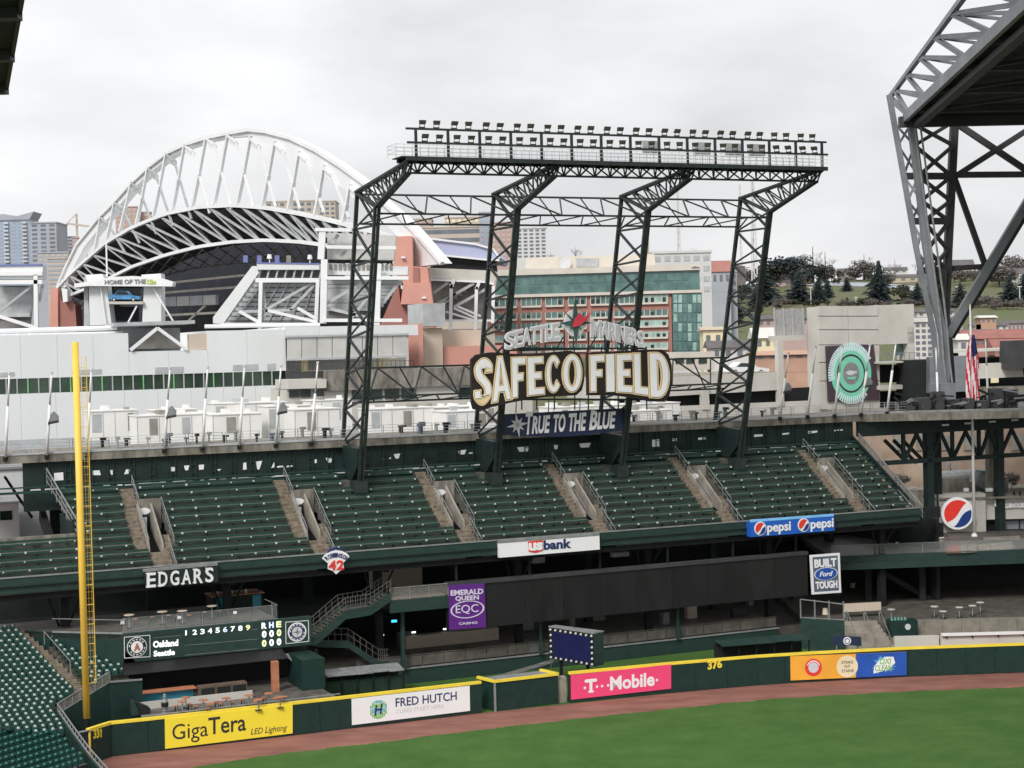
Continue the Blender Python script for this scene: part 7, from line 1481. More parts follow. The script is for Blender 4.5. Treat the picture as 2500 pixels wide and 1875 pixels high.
bars(pt_, 'brace', 'white_steel', [((1440, 1420), (1540, 1230)), ((1720, 1020), (1960, 1420)), ((1195, 520), (1205, 900))], Y6 - .5, .9, k0); bars(pt_, 'brace', 'white_steel', [((1130, 1000), (1190, 1440))], Y6 - .6, .7, k0)
mat('car_blue', (0.10, 0.32, 0.62), 0.3, 0.25, 0.6); c2_ = thing('display_car', 'light blue patterned car displayed on the portal shelf', 'car', PY(300, 735, Y6)); carbody(c2_, lambda x, y: PY(x, y, Y6), k0(1220, 0)[0], k0(1570, 0)[0], k0(0, 1180)[1], k0(0, 1055)[1], 'car_blue', V((0, 2, 0)))
# ---- blue-roofed stand at the right of the arch
st6 = thing('curved_stand', 'curved concrete stand with pale blue roof behind the second tower leg', 'stand', base(PY(1130, 800, 395))); k3 = Zm(900, 520, .21696); Y7 = 395
mat('roof_blue', (0.42, 0.45, 0.62), 0.5, 0.08, .1); mb = MB(); q = [PY(*k3(*p), Y7) for p in ((780, 460), (1000, 480), (1300, 520), (1450, 540), (1480, 500), (1400, 400), (1200, 345), (940, 310), (640, 280))]; mb.prism(q, V((2, 30, 0))); mb.build('roof', 'roof_blue', st6)
bars(st6, 'roof_edge', 'white_steel', [((780, 470), (1320, 525)), ((1320, 525), (1470, 530)), ((640, 282), (1200, 350)), ((1200, 350), (1400, 405)), ((1400, 405), (1475, 510))], Y7 - .5, 1.4, k3)
fy(st6, 'dark_glazing', 'dark', [k3(*p) for p in ((690, 610), (1310, 645), (1450, 660), (1440, 545), (1310, 525), (800, 490))], Y7 + 1, 4); fy(st6, 'concrete_band', 'concrete_pale', [k3(*p) for p in ((690, 735), (960, 745), (1300, 775), (1410, 790), (1450, 720), (1440, 660), (1310, 645), (680, 615))], Y7, 4); fy(st6, 'raked_underside', 'under_seat', [k3(*p) for p in ((720, 1010), (700, 750), (1300, 780), (1400, 790), (1400, 1200), (860, 1200), (860, 1010))], Y7 + 4, 1)
bars(st6, 'steel_beam', 'white_steel', [((690, 750), (1300, 775)), ((1300, 775), (1410, 800)), ((860, 1210), (1400, 1210))], Y7 - .5, 1.6, k3); bars(st6, 'steel_column', 'white_steel', [((965, 745), (925, 850)), ((930, 800), (918, 1480)), ((1245, 770), (1215, 860)), ((1215, 830), (1195, 1480)), ((1405, 820), (1395, 1240))], Y7 - 1, 2.4, k3)
bars(st6, 'steel_brace', 'grey_steel', [((730, 1050), (1190, 790)), ((960, 1060), (1330, 850)), ((860, 1010), (980, 900)), ((730, 900), (900, 780))], Y7, 2.0, k3); bars(st6, 'steel_brace', 'white_steel', [((960, 1070), (1200, 1180)), ((870, 1110), (1200, 1210)), ((1000, 1050), (1260, 1160))], Y7 - .5, 1.5, k3)
for i in range(6): mb = MB(); mb.bar(PY(*k3(720, 790 + i * 38), Y7 + 3.4), PY(*k3(1200 - i * 50, 800 + i * 38), Y7 + 3.4), .5, .8); mb.build('riser', 'louvre', st6)
fy(st6, 'base_wall', 'tan', [k3(*p) for p in ((830, 1560), (1420, 1540), (1420, 1300), (830, 1310))], Y7 + 2, 4)
# ================================================================== BRICK OFFICE
mat('glass_far2', (0.085, 0.165, 0.155), 0.15, 0.3, 0.4, spec=.6); of = thing('brick_office', 'red brick office block with green glass storeys behind the name sign', 'office building', base(PY(1450, 860, 440))); k4 = Zm(1200, 600, .25316); YO = 440
fy(of, 'core', 'brick', [k4(*p) for p in ((-40, 1100), (1745, 1060), (1735, 460), (-40, 510))], YO + .4, 40)
fy(of, 'cornice', 'stone_trim', [k4(*p) for p in ((60, 290), (2020, 232), (2025, 175), (50, 235))], YO - .8, 40); fy(of, 'glass_storey', 'glass_green', [k4(*p) for p in ((20, 480), (2010, 425), (2005, 235), (60, 290))], YO, 30); fy(of, 'belt_course', 'stone_trim', [k4(*p) for p in ((0, 505), (2030, 450), (2028, 422), (10, 476))], YO - .6, 30)
fy(of, 'corner_glass', 'glass_green', [k4(*p) for p in ((1752, 1030), (2030, 1020), (2028, 452), (1742, 460))], YO - .2, 26)
rs = random.Random(8)
for r_ in range(2):
    for c_ in range(26):
        x0 = 60 + c_ * 74; sl = -.028; f_ = lambda x, y: k4(x, y + (x - 60) * sl); y0 = 300 + r_ * 92
        if rs.random() < .75: fy(of, 'window_pane', rs.choice(['glass_green', 'glass_far2', 'glass_far2', 'glass_green']), [f_(*p) for p in ((x0 + 5, y0 + 82), (x0 + 68, y0 + 82), (x0 + 68, y0 + 8), (x0 + 5, y0 + 8))], YO - .12, .1)
for r_ in range(6):
    for c_ in range(6):
        x0 = 1752 + c_ * 46; y0 = 466 + r_ * 92; fy(of, 'window_pane', 'glass_pale' if (c_ < 2 and r_ < 2) or rs.random() < .2 else rs.choice(['glass_far2', 'glass_green', 'glass_green', 'glass_green']), [k4(*p) for p in ((x0 + 4, y0 + 84), (x0 + 40, y0 + 84), (x0 + 40, y0 + 6), (x0 + 4, y0 + 6))], YO - .4, .1)
rows_ = [(490, 75), (640, 55), (725, 52), (835, 55), (945, 55)]; rows_ = [(492, 78), (635, 60), (735, 58), (845, 58), (952, 58)]
bays = [(20, 245), (285, 480), (520, 695), (740, 915), (955, 1150), (1180, 1380), (1415, 1700)]
for (yy, hh_) in rows_:
    for (xa, xb_) in bays:
        f_ = lambda x, y: k4(x, y + (850 - x) * .028 * (1 if yy < 600 else .9))
        w_ = fy(of, 'window', 'glass_pale' if (xa > 1400 and yy != 635) or rs.random() < .15 else 'glass_green', [f_(*p) for p in ((xa, yy + hh_), (xb_, yy + hh_), (xb_, yy), (xa, yy))], YO + .15, .2)
        mb = MB(); n_ = max(3, int((xb_ - xa) / 48))
        for k in range(n_ + 1): x = xa + (xb_ - xa) * k / n_; mb.bar(PY(*f_(x, yy + hh_), YO + .1), PY(*f_(x, yy), YO + .1), .18)
        mb.bar(PY(*f_(xa, yy + hh_ + 4), YO), PY(*f_(xb_, yy + hh_ + 4), YO), .6, .5); mb.build('frame', 'stone_trim', w_)
        for k in range(n_):
            if rs.random() < .38: x = xa + (xb_ - xa) * k / n_; mb = MB(); mb.prism([PY(*f_(*p), YO + .12) for p in ((x + 6, yy + hh_ - 3), (x + 38, yy + hh_ - 3), (x + 38, yy + hh_ * .35), (x + 6, yy + hh_ * .35))], V((0, .03, 0))); mb.build('blind', 'glass_dark', w_)
fy(of, 'penthouse', 'stone_trim', [k4(*p) for p in ((325, 225), (1580, 195), (1570, 80), (325, 115))], YO + 10, 15); c = PY(*k4(710, 172), YO + 8.5); mb = MB(); mb.disc(c, R0, ZZ, 1.6, V((0, .5, 0)), 24); mb.build('dish', 'sign_grey', of)
fy(of, 'penthouse_screen', 'grey_steel', [k4(*p) for p in ((820, 205), (1030, 200), (1030, 120), (820, 128))], YO + 9.7, .2)
mb = MB(); text(mb, 'office', quadpx(yp(YO - .9), k4(1930, 214), k4(2005, 212), k4(2005, 196), k4(1930, 198)), .1, .05); mb.build('name_plate', 'galvanised', of)
# ================================================================== DOWNTOWN
def tower(label, x0, x1, y0, y1, Y, m_, nrow, ncol, wm, g='far city buildings', dep=25, band=False, cat='building'):
    a, b = PY(x0, y1, Y), PY(x1, y1, Y); z0, z1 = -.3, PY((x0 + x1) / 2, y0, Y).z
    o = thing('city_building', label, cat, V(((a.x + b.x) / 2, Y, 0)), g); mb = MB(); mb.bxy(a.x, b.x, Y, Y + dep, z0, z1); mb.build('wall', m_, o)
    zb = PY((x0 + x1) / 2, y1, Y).z; fh = (z1 - zb) / nrow; fw__ = (b.x - a.x) / ncol
    for i in range(nrow):
        if band: mb = MB(); mb.bxy(a.x + .04 * (b.x - a.x), b.x - .04 * (b.x - a.x), Y - .15, Y - .02, zb + fh * (i + .3), zb + fh * (i + .78)); mb.build('window_band', wm, o); continue
        for j in range(ncol): mb = MB(); mb.bxy(a.x + fw__ * (j + .2), a.x + fw__ * (j + .8), Y - .15, Y - .02, zb + fh * (i + .25), zb + fh * (i + .75)); mb.build('window', wm, o)
    mb = MB(); mb.bxy(a.x - .4, b.x + .4, Y - .4, Y + dep, z1 + .01, z1 + .8); mb.build('parapet', m_, o); return o, a, b, z1
mat('tower_grey', (0.36, 0.38, 0.42), 0.6, 0.1, .05); mat('tower_blue', (0.32, 0.40, 0.50), 0.3, 0.1, .05); mat('tower_tan', (0.50, 0.44, 0.38), 0.7, 0.08, .05); mat('tower_rose', (0.46, 0.34, 0.31), 0.7, 0.08, .05); mat('glass_far', (0.16, 0.18, 0.21), 0.3, 0.2, .1); mat('tower_white', (0.60, 0.60, 0.60), 0.7, 0.06, .05)
o, a, b, z1 = tower('blue-grey glass tower with slanted roof at the left edge', -20, 76, 540, 645, 1100, 'tower_blue', 12, 6, 'tower_grey'); mb = MB(); mb.prism([V((a.x, 1099, z1 + .8)), V((b.x, 1099, z1 + .8)), V((b.x + 3, 1099, z1 + 6)), V((b.x - 8, 1099, z1 + 3.2)), V((a.x + 8, 1099, z1 + 5))], V((0, 20, 0))); mb.build('roof', 'tower_grey', o)
for i in range(11): mb = MB(); zz = a.z + (z1 - a.z) * (i + .3) / 11; mb.bxy(a.x + 9, a.x + 12, 1098.3, 1099.9, zz, zz + 1); mb.bxy(b.x - 5, b.x - 2, 1098.3, 1099.9, zz, zz + 1); mb.build('balcony', 'tower_white', o)
tower('grey slab tower with dark window grid at left', 76, 140, 545, 640, 1000, 'tower_grey', 9, 3, 'glass_far'); tower('dark unfinished tower beside the crane at left', 142, 182, 580, 640, 1150, 'glass_far', 7, 3, 'tower_grey', band=True); tower('pinkish construction core under the crane', 178, 192, 582, 650, 1140, 'tower_rose', 7, 1, 'tower_tan'); tower('tan block behind the left stand of the stadium', 118, 165, 632, 720, 800, 'tower_tan', 8, 3, 'tower_grey', band=True)
tower('grey low slab above the left stand', 92, 168, 618, 640, 900, 'tower_grey', 2, 5, 'tower_tan'); tower('rosy tower seen through the left of the arch', 312, 337, 506, 600, 1250, 'tower_rose', 8, 2, 'tower_tan', dep=12); tower('rosy lower tower seen through the left of the arch', 284, 368, 520, 600, 1260, 'tower_rose', 7, 5, 'tower_tan', dep=12)
tower('tan block seen through the right of the arch', 650, 780, 492, 560, 1200, 'tower_tan', 5, 8, 'glass_far'); tower('tan tower at the right of the arch top', 780, 820, 492, 560, 1190, 'tower_tan', 6, 3, 'glass_far'); tower('wide tan block behind the arch foot', 985, 1195, 556, 640, 1000, 'tower_tan', 4, 12, 'glass_far', band=True); tower('tall tan block above the wide tan block', 1088, 1172, 532, 600, 1040, 'tower_tan', 5, 6, 'cream'); tower('tan stepped block left of the tall tan block', 990, 1055, 536, 600, 1060, 'tower_tan', 5, 5, 'tower_rose'); tower('slim blue-grey tower behind the second tower leg', 1172, 1202, 520, 620, 980, 'tower_grey', 8, 2, 'tower_blue'); tower('brown tower right of the slim tower', 1200, 1262, 545, 640, 960, 'tower_rose', 8, 5, 'tower_tan')
tower('white apartment tower with dark balconies above the brick office', 1262, 1335, 558, 630, 900, 'tower_white', 8, 5, 'glass_far'); tower('white block with square panels right of the penthouse', 1596, 1738, 618, 720, 560, 'tower_white', 4, 6, 'grey_steel', dep=30)
tower('tall cream chimney-like block on the skyline', 1572, 1586, 545, 640, 800, 'tower_tan', 1, 1, 'tower_tan', dep=4); tower('grey block below the red roof right of the white block', 1742, 1800, 664, 720, 640, 'tower_grey', 3, 4, 'glass_far', dep=16)
# crane and masts
def mast(label, x, y0, y1, Y, w_, crane=False, cat='mast', name='radio_mast'):
    a, b = PY(x, y1, Y), PY(x, y0, Y); b = V((a.x, Y, b.z)); o = thing(name, label, cat, base(a)); mb = MB()
    for dx, dy in ((-w_, 0), (w_, 0), (0, w_)): mb.bar(V((a.x + dx, Y + dy, 0)), V((a.x + dx * .3, Y + dy * .3, b.z)), w_ * .28)
    n_ = 16
    for k in range(n_): f0, f1 = k / n_, (k + 1) / n_; s_ = 1 if k % 2 else -1; mb.bar(V((a.x - s_ * w_ * (1 - .7 * f0), Y, b.z * f0)), V((a.x + s_ * w_ * (1 - .7 * f1), Y, b.z * f1)), w_ * .22)
    mb.build('lattice', 'tower_white' if not crane else 'tower_tan', o)
    if crane: mb = MB(); zj = b.z - 8; mb.bar(V((a.x - 7, Y, zj + 1.5)), V((a.x + 9, Y, zj - 1)), 1.3); mb.bar(V((a.x - 7, Y, zj + 1.5)), V((a.x, Y, b.z)), .5); mb.build('jib', 'tower_tan', o)
    return o
mast('pale tower crane on the skyline at left', 189, 522, 600, 1150, 1.6, True, 'crane', 'tower_crane'); mast('thin lattice radio mast on the skyline above the office', 1658, 460, 620, 1300, 2.2); mast('lattice mast with panel seen through the right tower leg', 1842, 440, 660, 1200, 3.0); mast('thin mast rising beside the right tower leg', 1810, 450, 640, 1250, 1.6)
# ================================================================== HILLSIDE (right)
def hz(x, y):        # terrain height
    f = max(0, min(1, (y - 420) / 900)); s_ = max(0, min(1, (x - 20) / 90 + .0)); ridge = 10 + 66 * f ** 1.15
    return -.3 + s_ * (ridge - 6 * math.sin(x * .011) * f - 8 * max(0, (x - 260) / 200) * f)
mb = MB(); nx, ny = 60, 40; X0, X1, Y0_, Y1_ = 10, 760, 420, 1500
vs_ = [(X0 + (X1 - X0) * i / nx, Y0_ + (Y1_ - Y0_) * j / ny, hz(X0 + (X1 - X0) * i / nx, Y0_ + (Y1_ - Y0_) * j / ny)) for j in range(ny + 1) for i in range(nx + 1)]
mb.add(vs_, [[j * (nx + 1) + i, j * (nx + 1) + i + 1, (j + 1) * (nx + 1) + i + 1, (j + 1) * (nx + 1) + i] for j in range(ny) for i in range(nx)]); struct(mb.build('hillside', 'grass_hill', None, True))
def on_hill(x, y):
    d = ray(x, y); Y = 430
    while Y < 1480:
        p = CAM + d * (Y / d.y)
        if p.z <= hz(p.x, p.y): return p
        Y += 4
    p = CAM + d * (1300 / d.y); p.z = hz(p.x, p.y); return p
mat('conifer', (0.038, 0.056, 0.058), 0.9, 0.4, 0.3); mat('bark', (0.09, 0.075, 0.065), 0.9, 0.2, 1); mat('twig', (0.45, 0.44, 0.45), 0.9, 0.15, 1); mat('bush', (0.060, 0.068, 0.045), 0.9, 0.45, 0.15); mat('bush_brown', (0.155, 0.138, 0.128), 0.9, 0.35, 0.15)  # conifer and bush colours lightened to put distance haze into them
def conifer_mesh(seed):
    r_ = random.Random(seed); m_ = MB(); n_ = 26
    for i in range(n_):
        h_ = .06 + .94 * i / n_; R_ = (1 - h_) ** .8 * .30 * r_.uniform(.6, 1.25) + .014; nb = max(5, int(16 * (1 - h_)) + 4)
        for j in range(nb):
            a = j / nb * 6.283 + r_.uniform(-.3, .3); L_ = R_ * r_.uniform(.45, 1.3); d = V((math.cos(a), math.sin(a), 0)); s_ = V((-d.y, d.x, 0)); p0 = V((0, 0, h_ + .012)); 
            for q in range(3):
                f0, f1 = q / 3, (q + 1) / 3 + .08; w_ = .035 * (1 - f0 * .5) * r_.uniform(.8, 1.4) * (1.2 - h_ * .6); A_ = p0 + d * L_ * f0 - ZZ * .05 * f0; B_ = p0 + d * L_ * f1 - ZZ * (.05 * f1 + r_.uniform(0, .02)); sd_ = s_ * w_ + ZZ * r_.uniform(-.015, .012)
                m_.poly([A_ - sd_, B_, A_ + sd_]); m_.poly([A_ - ZZ * .012, B_ + sd_ * .6, A_ + ZZ * .03 + d * .02])
    o = m_.build('c', 'conifer'); me = o.data; bpy.data.objects.remove(o); return me
CM = [conifer_mesh(s) for s in (1, 2, 3)]
tm_ = MB(); tm_.tube(V((0, 0, 0)), V((0, 0, .9)), .022, 7, .004); o = tm_.build('c', 'bark'); TRK = o.data; bpy.data.objects.remove(o)
def plant(label, x, yb, yt, me, trunk, name='conifer_tree', wide=1.0, g='trees on the hillside', p=None, crown='crown'):
    p = p or on_hill(x, yb); h_ = PP(x, yt, p, V((0, 1, 0))).z - p.z; t = thing(name, label, 'tree', p, g)
    for nm, mm in ((crown, me), ('trunk', trunk)):
        o = bpy.data.objects.new(nm, mm); COL.objects.link(o); o.parent = t; o.scale = (h_ * wide, h_ * wide, h_); o.rotation_euler = (0, 0, (x * 13) % 6)
    return t
for i, (x, yb, yt, w_, lb) in enumerate(((1866, 745, 655, 1.5, 'broad dark conifer right of the right tower leg'), (1950, 742, 662, 1.25, 'dark conifer in the middle of the hillside grass'), (1998, 740, 676, 1.1, 'dark conifer left of the lamp post on the hillside'), (2020, 728, 678, .95, 'smaller conifer beside its taller neighbour on the hillside'), (2146, 738, 635, 1.0, 'tall conifer above the concrete tower'), (1724, 790, 700, 1.3, 'dark conifer just right of the brick office'), (1752, 800, 722, 1.2, 'dark conifer second right of the brick office'), (1790, 790, 700, 1.2, 'dark conifer behind the right tower leg'), (2068, 712, 676, 1.2, 'small brownish conifer on the hillside lawn'), (2068, 741, 725, 1.3, 'tiny conifer at the roofline of the concrete tower'), (2466, 748, 670, 1.15, 'dark conifer at the right edge of the hillside'), (2240, 745, 690, 1.2, 'dark conifer left of the roof leg'), (2345, 750, 690, 1.2, 'dark conifer right of the roof leg'), (1925, 742, 712, .9, 'slender young conifer left of the middle conifer'), (2500, 742, 668, 1.2, 'conifer cut by the right edge of the picture'))):
    plant(lb, x, yb, yt, CM[i % 3], TRK, wide=w_ * 1.35)
def bush_mesh(seed, flat=.6):
    r_ = random.Random(seed); m_ = MB()
    cl_ = [(V((r_.uniform(-.35, .35), r_.uniform(-.3, .3), r_.uniform(.3, .75))), r_.uniform(.14, .26)) for _ in range(14)]
    for c, rr in cl_:
        for _ in range(70):
            d = V((r_.gauss(0, 1), r_.gauss(0, 1), r_.gauss(0, 1))).normalized(); p = c + d * rr * r_.uniform(.6, 1.05); a = V((r_.gauss(0, 1), r_.gauss(0, 1), r_.gauss(0, 1))).normalized() * .045; b = d.cross(a).normalized() * .04; m_.poly([p - a, p + b, p + a, p - b])
    return m_
BM = []
for s, m_ in ((1, 'bush'), (2, 'bush_brown'), (3, 'bush'), (4, 'conifer')): o = bush_mesh(s).build('b', m_); BM.append(o.data); bpy.data.objects.remove(o)
rs = random.Random(21); spots = [(1905, 668, 622, 3), (1935, 664, 618, 3), (1880, 676, 640, 0), (1960, 672, 640, 1), (2000, 668, 642, 0), (1980, 670, 640, 3), (2030, 668, 648, 1), (2075, 676, 648, 1), (2110, 680, 628, 1), (1740, 830, 770, 0), (1780, 820, 770, 0), (1765, 770, 730, 0), (2200, 735, 690, 0), (2220, 742, 705, 0), (2290, 740, 690, 1), (2370, 750, 715, 1), (2410, 752, 715, 1), (2440, 700, 640, 1), (2470, 690, 625, 1), (2430, 755, 725, 1), (2480, 660, 615, 1), (1850, 770, 735, 0), (1900, 750, 725, 1), (2330, 690, 650, 1), (2160, 700, 660, 1), (2390, 690, 655, 1), (1830, 690, 645, 1), (1810, 740, 690, 0)]
for x in range(1880, 2180, 24): spots.append((x + int(rs.uniform(-8, 8)), 690 + int(rs.uniform(-8, 8)), 690 - int(rs.uniform(12, 26)), 1 if rs.random() < .7 else 0))
for x in range(1890, 2500, 27): spots.append((x + int(rs.uniform(-8, 8)), 752 + int(rs.uniform(-8, 6)), 752 - int(rs.uniform(14, 30)), 1 if rs.random() < .6 else 0))
for x in range(2330, 2500, 19): spots.append((x + int(rs.uniform(-8, 8)), 686 + int(rs.uniform(-8, 14)), 686 - int(rs.uniform(20, 45)), 1 if rs.random() < .75 else 0))
for i, (x, yb, yt, k) in enumerate(spots):
    nm = ['mid green bushy tree', 'bare brown bushy tree', 'olive bushy tree', 'dark round evergreen tree'][k]; side = 'left of the roof leg' if x < 2180 else 'right of the roof leg'
    row_ = 0 if yb > 735 else 1 if yb > 685 else 2; same = sorted(s_[0] for s_ in spots if s_[3] == k and (0 if s_[1] > 735 else 1 if s_[1] > 685 else 2) == row_ and (s_[0] < 2180) == (x < 2180)); nth = '' if len(same) == 1 else ', ' + ORD[same.index(x)] + ' from the left'
    plant('%s, hillside %s, %s%s' % (nm, side, ['lowest row', 'middle row', 'skyline row'][row_], nth), x, yb, yt, BM[k], TRK, 'bushy_tree', rs.uniform(1.0, 1.5))
def bare_mesh(seed):
    r_ = random.Random(seed); m_ = MB()
    def br(p, d, L_, w_, n_):
        q = p + d * L_; m_.bar(p, q, w_, w_)
        if n_ == 0: return
        for _ in range(3): br(p + d * L_ * r_.uniform(.6, 1), (d + V((r_.uniform(-.75, .75), r_.uniform(-.75, .75), r_.uniform(-.1, .5)))).normalized(), L_ * r_.uniform(.6, .8), w_ * .62, n_ - 1)
    br(V((0, 0, 0)), ZZ, .30, .022, 5); o = m_.build('b', 'twig'); me = o.data; bpy.data.objects.remove(o); return me
BR = [bare_mesh(5), bare_mesh(9)]
for i, (x, yb, yt, lb) in enumerate(((1985, 655, 592, 'large bare tree on the skyline above the hillside'), (2015, 660, 606, 'bare tree just right of the largest skyline tree'), (2110, 660, 612, 'broad bare tree left of the tall conifer'), (2185, 660, 628, 'small bare tree on the skyline left of the roof leg'), (1405, 640, 598, 'bare tree on the skyline above the office penthouse'), (1345, 645, 610, 'bare tree between the apartment tower and penthouse'), (1690, 640, 600, 'faint bare tree above the white block'), (2240, 660, 630, 'small bare tree behind the roof leg'))):
    p = None
    if x < 1800: p = PY(x, yb, 1250); 
    if p: p = base(p, PY(x, yb, 1250).z); mbh = MB()
    plant(lb, x, yb, yt, BR[i % 2], TRK, 'bare_tree', 1.5, p=p, crown='branches')
# low ridge that carries the skyline trees left of the hill
mb = MB(); P_ = [PY(x, y, 1235) for x, y in ((1180, 640), (1300, 632), (1420, 632), (1560, 640), (1700, 632), (1820, 650))]; mb.prism([base(P_[0], -1)] + P_ + [base(P_[-1], -1)], V((0, 60, 0))); struct(mb.build('ridge', 'bush_brown', None))
# houses on the hill
mat('house_white', (0.62, 0.61, 0.58), 0.8, 0.06, .3); mat('house_tan', (0.50, 0.42, 0.31), 0.8, 0.06, .3); mat('shingle', (0.13, 0.12, 0.125), 0.9, 0.2, .5); mat('roof_red', (0.30, 0.13, 0.11), 0.85, 0.15, .4); mat('roof_terracotta', (0.48, 0.30, 0.22), 0.85, 0.1, .3)
def house(label, x0, x1, yb, ye, yr, m_, rm, Y=None, name='house', nw=3, g='houses at right'):
    p = on_hill((x0 + x1) / 2, yb) if Y is None else PY((x0 + x1) / 2, yb, Y); Y = p.y; a, b = PY(x0, yb, Y), PY(x1, yb, Y); ze, zr_ = PY(x0, ye, Y).z, PY(x0, yr, Y).z; dep = max(6, (b.x - a.x) * .5); z0 = min(p.z, a.z) - 2 if not label.startswith('*') else -.3
    o = thing(name, label, 'house', base(p, z0), g); mb = MB(); mb.bxy(a.x, b.x, Y, Y + dep, z0, ze); mb.build('wall', m_, o)
    mb = MB(); e_ = .6; mb.prism([V((a.x - e_, Y - e_, ze)), V((a.x - e_, Y + dep + e_, ze)), V((a.x - e_, Y + dep / 2, max(zr_, ze + .3)))], V((b.x - a.x + 2 * e_, 0, 0))); mb.build('roof', rm, o)
    for k in range(nw): w_ = (b.x - a.x) / nw; mb = MB(); mb.bxy(a.x + w_ * (k + .28), a.x + w_ * (k + .72), Y - .1, Y - .01, a.z + (ze - a.z) * .35, a.z + (ze - a.z) * .8); mb.build('window', 'glass_far', o)
    return o
house('long low white house on the hill above the tall conifer', 2162, 2216, 668, 660, 652, 'house_white', 'shingle'); house('long tan flat house below the white hill house', 2170, 2240, 690, 678, 670, 'house_tan', 'shingle'); house('grey-roofed house right of the roof leg on the skyline', 2328, 2378, 656, 648, 634, 'house_white', 'shingle'); house('white house at the right edge of the hill', 2468, 2520, 692, 668, 655, 'house_white', 'shingle'); house('pale yellow cottage on the hill right of the roof brace', 2424, 2442, 684, 672, 668, 'house_tan', 'house_white')
house('grey house under the skyline trees', 1905, 1955, 672, 664, 655, 'tower_grey', 'shingle'); house('white house among skyline bushes', 2048, 2090, 676, 664, 655, 'house_white', 'shingle'); house('pink-grey roadside house on the hillside', 1880, 1930, 700, 690, 682, 'tower_rose', 'shingle')
hr = random.Random(40); hn = 0
for x in (1872, 1968, 2012, 2120, 2148, 2256, 2392, 2405, 2452, 2300):
    y = {1872: 690, 1968: 660, 2012: 664, 2120: 666, 2148: 684, 2256: 676, 2392: 662, 2405: 690, 2452: 664, 2300: 664}[x]; w_ = hr.uniform(16, 30)
    house('small %s house on the hill, %s from the left in its scattered row' % (('white', 'tan', 'grey')[hn % 3], ORD[hn]), x - w_ / 2, x + w_ / 2, y, y - 8, y - 14, ('house_white', 'house_tan', 'tower_grey')[hn % 3], ('shingle', 'roof_red', 'shingle')[hn % 3], nw=2); hn += 1
mb = MB(); road = [on_hill(x, y) + ZZ * .4 for x, y in ((1850, 690), (1950, 688), (2050, 690), (2150, 692), (2240, 700))]; road2 = [on_hill(x, y) + ZZ * .4 for x, y in ((1850, 698), (1950, 697), (2050, 699), (2150, 702), (2240, 712))]
for i in range(4): mb.poly([road[i], road[i + 1], road2[i + 1], road2[i]])
struct(mb.build('hill_road', 'tower_grey', None))
# low roofs between the stadium and the hill
lw = [(2350, 2440, 830, 812, 805, 'brick', 'shingle', 430, 'brown block with flat dark roof right of the roof brace', 8), (2360, 2530, 848, 828, 806, 'brick', 'roof_red', 400, 'long red-roofed hall behind the flag', 10), (2430, 2530, 868, 850, 828, 'brick', 'roof_red', 360, 'dark red-roofed hall at the right edge', 6), (2340, 2365, 862, 830, 815, 'house_white', 'house_white', 390, 'white gabled end wall behind the flag', 1), (2380, 2460, 808, 796, 786, 'house_white', 'shingle', 520, 'white low sheds below the hillside', 5), (2450, 2530, 815, 790, 783, 'tower_rose', 'shingle', 540, 'rosy long shed at the right below the hill', 8), (2395, 2432, 792, 776, 770, 'roof_terracotta', 'house_white', 480, 'orange shed with white top right of the flag', 3),
      (1718, 1766, 868, 806, 798, 'cream', 'house_tan', 330, 'cream block just right of the brick office', 2), (1738, 1784, 700, 664, 636, 'tower_grey', 'pink_dark', 636, 'dark red gabled house right of the white block', 3), (1735, 1850, 880, 850, 832, 'house_white', 'shingle', 300, 'grey pagoda-roofed hall behind the right tower leg', 4), (1845, 1905, 855, 826, 800, 'cream', 'house_white', 310, 'cream gabled house left of the stair tower', 3), (1840, 2000, 880, 868, 858, 'roof_terracotta', 'roof_terracotta', 280, 'orange-roofed low row left of the stair tower', 5), (1770, 1900, 860, 842, 832, 'brick', 'shingle', 320, 'brown roofed row behind the orange-roofed row', 6), (1850, 1990, 800, 780, 768, 'tower_rose', 'shingle', 420, 'dim rosy warehouse below the hillside conifers', 8), (2240, 2330, 775, 762, 755, 'house_white', 'shingle', 500, 'white and grey sheds left of the roof leg', 5), (2240, 2350, 790, 780, 774, 'tower_grey', 'shingle', 470, 'dark sheds left of the roof leg', 6)]
for x0, x1, yb, ye, yr, m_, rm, Y, lb, nw in lw:
    p = PY(x0, ye, Y); o = house(lb, x0, x1, yb, ye, yr, m_, rm, Y, 'low_building', nw, 'low buildings at right'); o['category'] = 'building'
    w_ = [c for c in o.children if c.name.startswith('wall')][0]; zmin = -.3
    a, b = PY(x0, yb, Y), PY(x1, yb, Y); mb = MB(); mb.bxy(a.x, b.x, Y + .05, Y + 5, -.3, a.z); mb.build('lower_wall', m_, o)
ww = tower('white building with rows of small square windows left of the roof leg', 2234, 2278, 786, 872, 300, 'house_white', 6, 3, 'glass_far', 'low buildings at right', 14)
db = thing('dark_long_building', 'long dark building with concrete parapets behind the flag', 'building', base(PY(2400, 950, 235)))
fy(db, 'dark_wall', 'dark_wall', ((2220, 1000), (2560, 985), (2560, 868), (2220, 880)), 235, 8); fy(db, 'roof_edge', 'concrete_pale', ((2300, 862), (2560, 852), (2560, 846), (2300, 856)), 233, 8); fy(db, 'concrete_band', 'concrete_pale', ((2370, 925), (2500, 920), (2492, 884), (2370, 890)), 230, 3); fy(db, 'concrete_band', 'concrete_stained', ((2380, 968), (2560, 960), (2560, 940), (2380, 946)), 229, 3); fy(db, 'dark_box', 'roof_steel_dark', ((2460, 900), (2560, 898), (2560, 828), (2462, 832)), 227, 4); fy(db, 'bay', 'roof_steel', ((2270, 960), (2370, 955), (2370, 868), (2270, 872)), 232, 2)
fy(db, 'lit_window', 'cream', ((2420, 935), (2438, 934), (2438, 922), (2420, 923)), 228.5, .3)
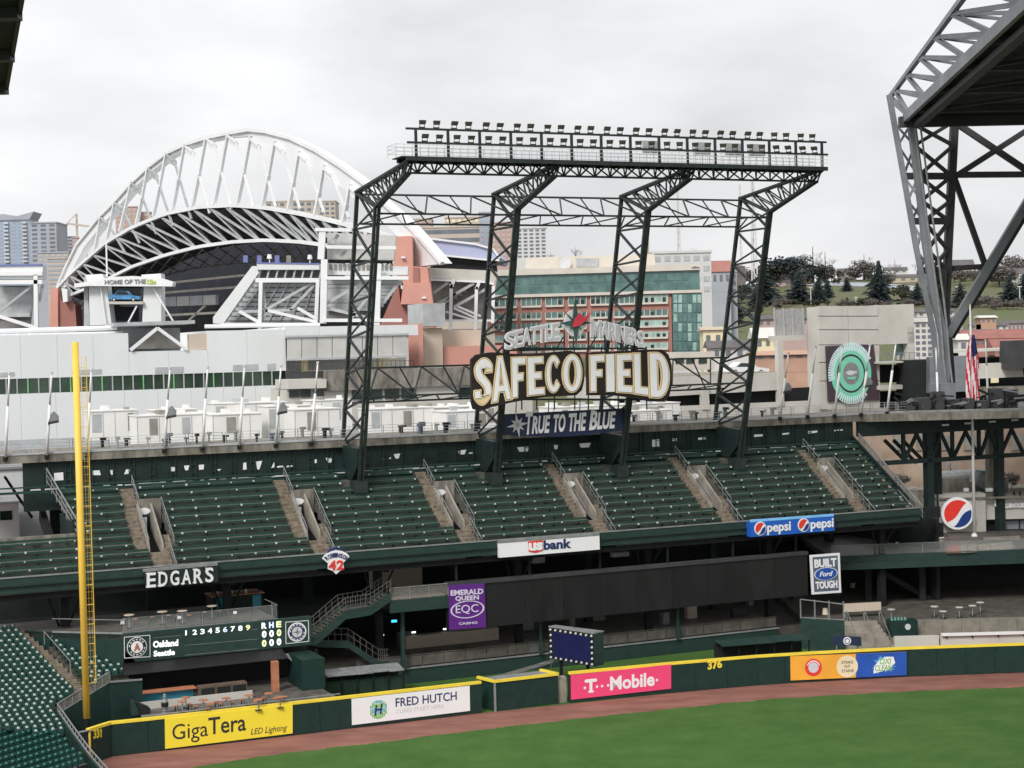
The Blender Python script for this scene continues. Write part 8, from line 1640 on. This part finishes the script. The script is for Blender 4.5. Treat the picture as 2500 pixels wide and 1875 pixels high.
# tan wall seen through the girder
tn = thing('tan_wall_building', 'tan brick building seen through the dark girder at right', 'building', base(PY(2350, 1200, 215))); mat('old_brick', (0.44, 0.34, 0.26), 0.9, 0.3, 0.35, c2=(0.27, 0.20, 0.155), bump=.2); fy(tn, 'wall', 'old_brick', ((2050, 1250), (2560, 1240), (2560, 1010), (2050, 1030)), 215, 6)
for i in range(6): x = 2180 + i * 58; fy(tn, 'window', 'louvre', ((x, 1100), (x + 30, 1098), (x + 30, 1060), (x, 1062)), 214.8, .2)
fy(tn, 'plinth', 'concrete_stained', ((2060, 1260), (2560, 1250), (2560, 1190), (2060, 1200)), 205, 5)
mb = MB(); mb.tube(PY(2278, 1172, 195), PY(2378, 1166, 195), 1.0, 14); mb.tube(PY(2386, 1186, 192), PY(2400, 1160, 192), 1.1, 12, 1.4); o = tag(mb.build('duct', 'galvanised', None), 'grey roof duct with cowl behind the round logo sign', 'duct'); mb = MB(); p = PY(2396, 1200, 193); mb.box(p, V((.75, 0, 0)), V((0, 2, 0)), ZZ * 2.4); mb.build('cowl_box', 'compass_green', o); mb = MB(); p = PY(2290, 1176, 195); mb.bxy(p.x, p.x + 8, 194, 198, 0, 11.2); mb.build('plant_roof', 'concrete_stained', o)
for i, (x, lb) in enumerate(((2322, 'bare street tree seen through the girder'), (2268, 'bare street tree at the left of the girder gap'))): plant(lb, x, 1195, 1095, BR[i], TRK, 'bare_tree', 1.0, 'street trees', p=base(PY(x, 1195, 208), PY(x, 1195, 208).z), crown='branches')
for i, (x, yt) in enumerate(((2205, 1150), (2300, 1140), (2345, 1148), (2425, 1138), (2470, 1146))): plant('brown shrub in front of the tan wall, %s from the left' % ORD[i], x, 1192, yt, BM[1], TRK, 'shrub', 1.0, 'shrubs by the tan wall', p=PY(x, 1192, 204))
# lamp posts on the hillside
for x, yb, yt, lb in ((1980, 742, 702, 'pale street lamp among the hillside conifers'), (2090, 742, 726, 'short pale post above the concrete tower'), (1882, 672, 640, 'pale pole at the left of the hillside'), (2004, 672, 642, 'pale pole under the largest bare tree'), (2338, 745, 700, 'street lamp right of the roof leg'), (2490, 748, 700, 'street lamp at the right edge')):
    p = on_hill(x, yb); z1 = PP(x, yt, p, V((0, 1, 0))).z; mb = MB(); mb.tube(p, V((p.x, p.y, z1)), .35, 6, .25); mb.tube(V((p.x - 1.2, p.y, z1)), V((p.x + 1.2, p.y, z1)), .3, 6); tag(mb.build('lamp_post', 'tower_white', None), lb, 'lamp post', 'lamp posts on the hill')
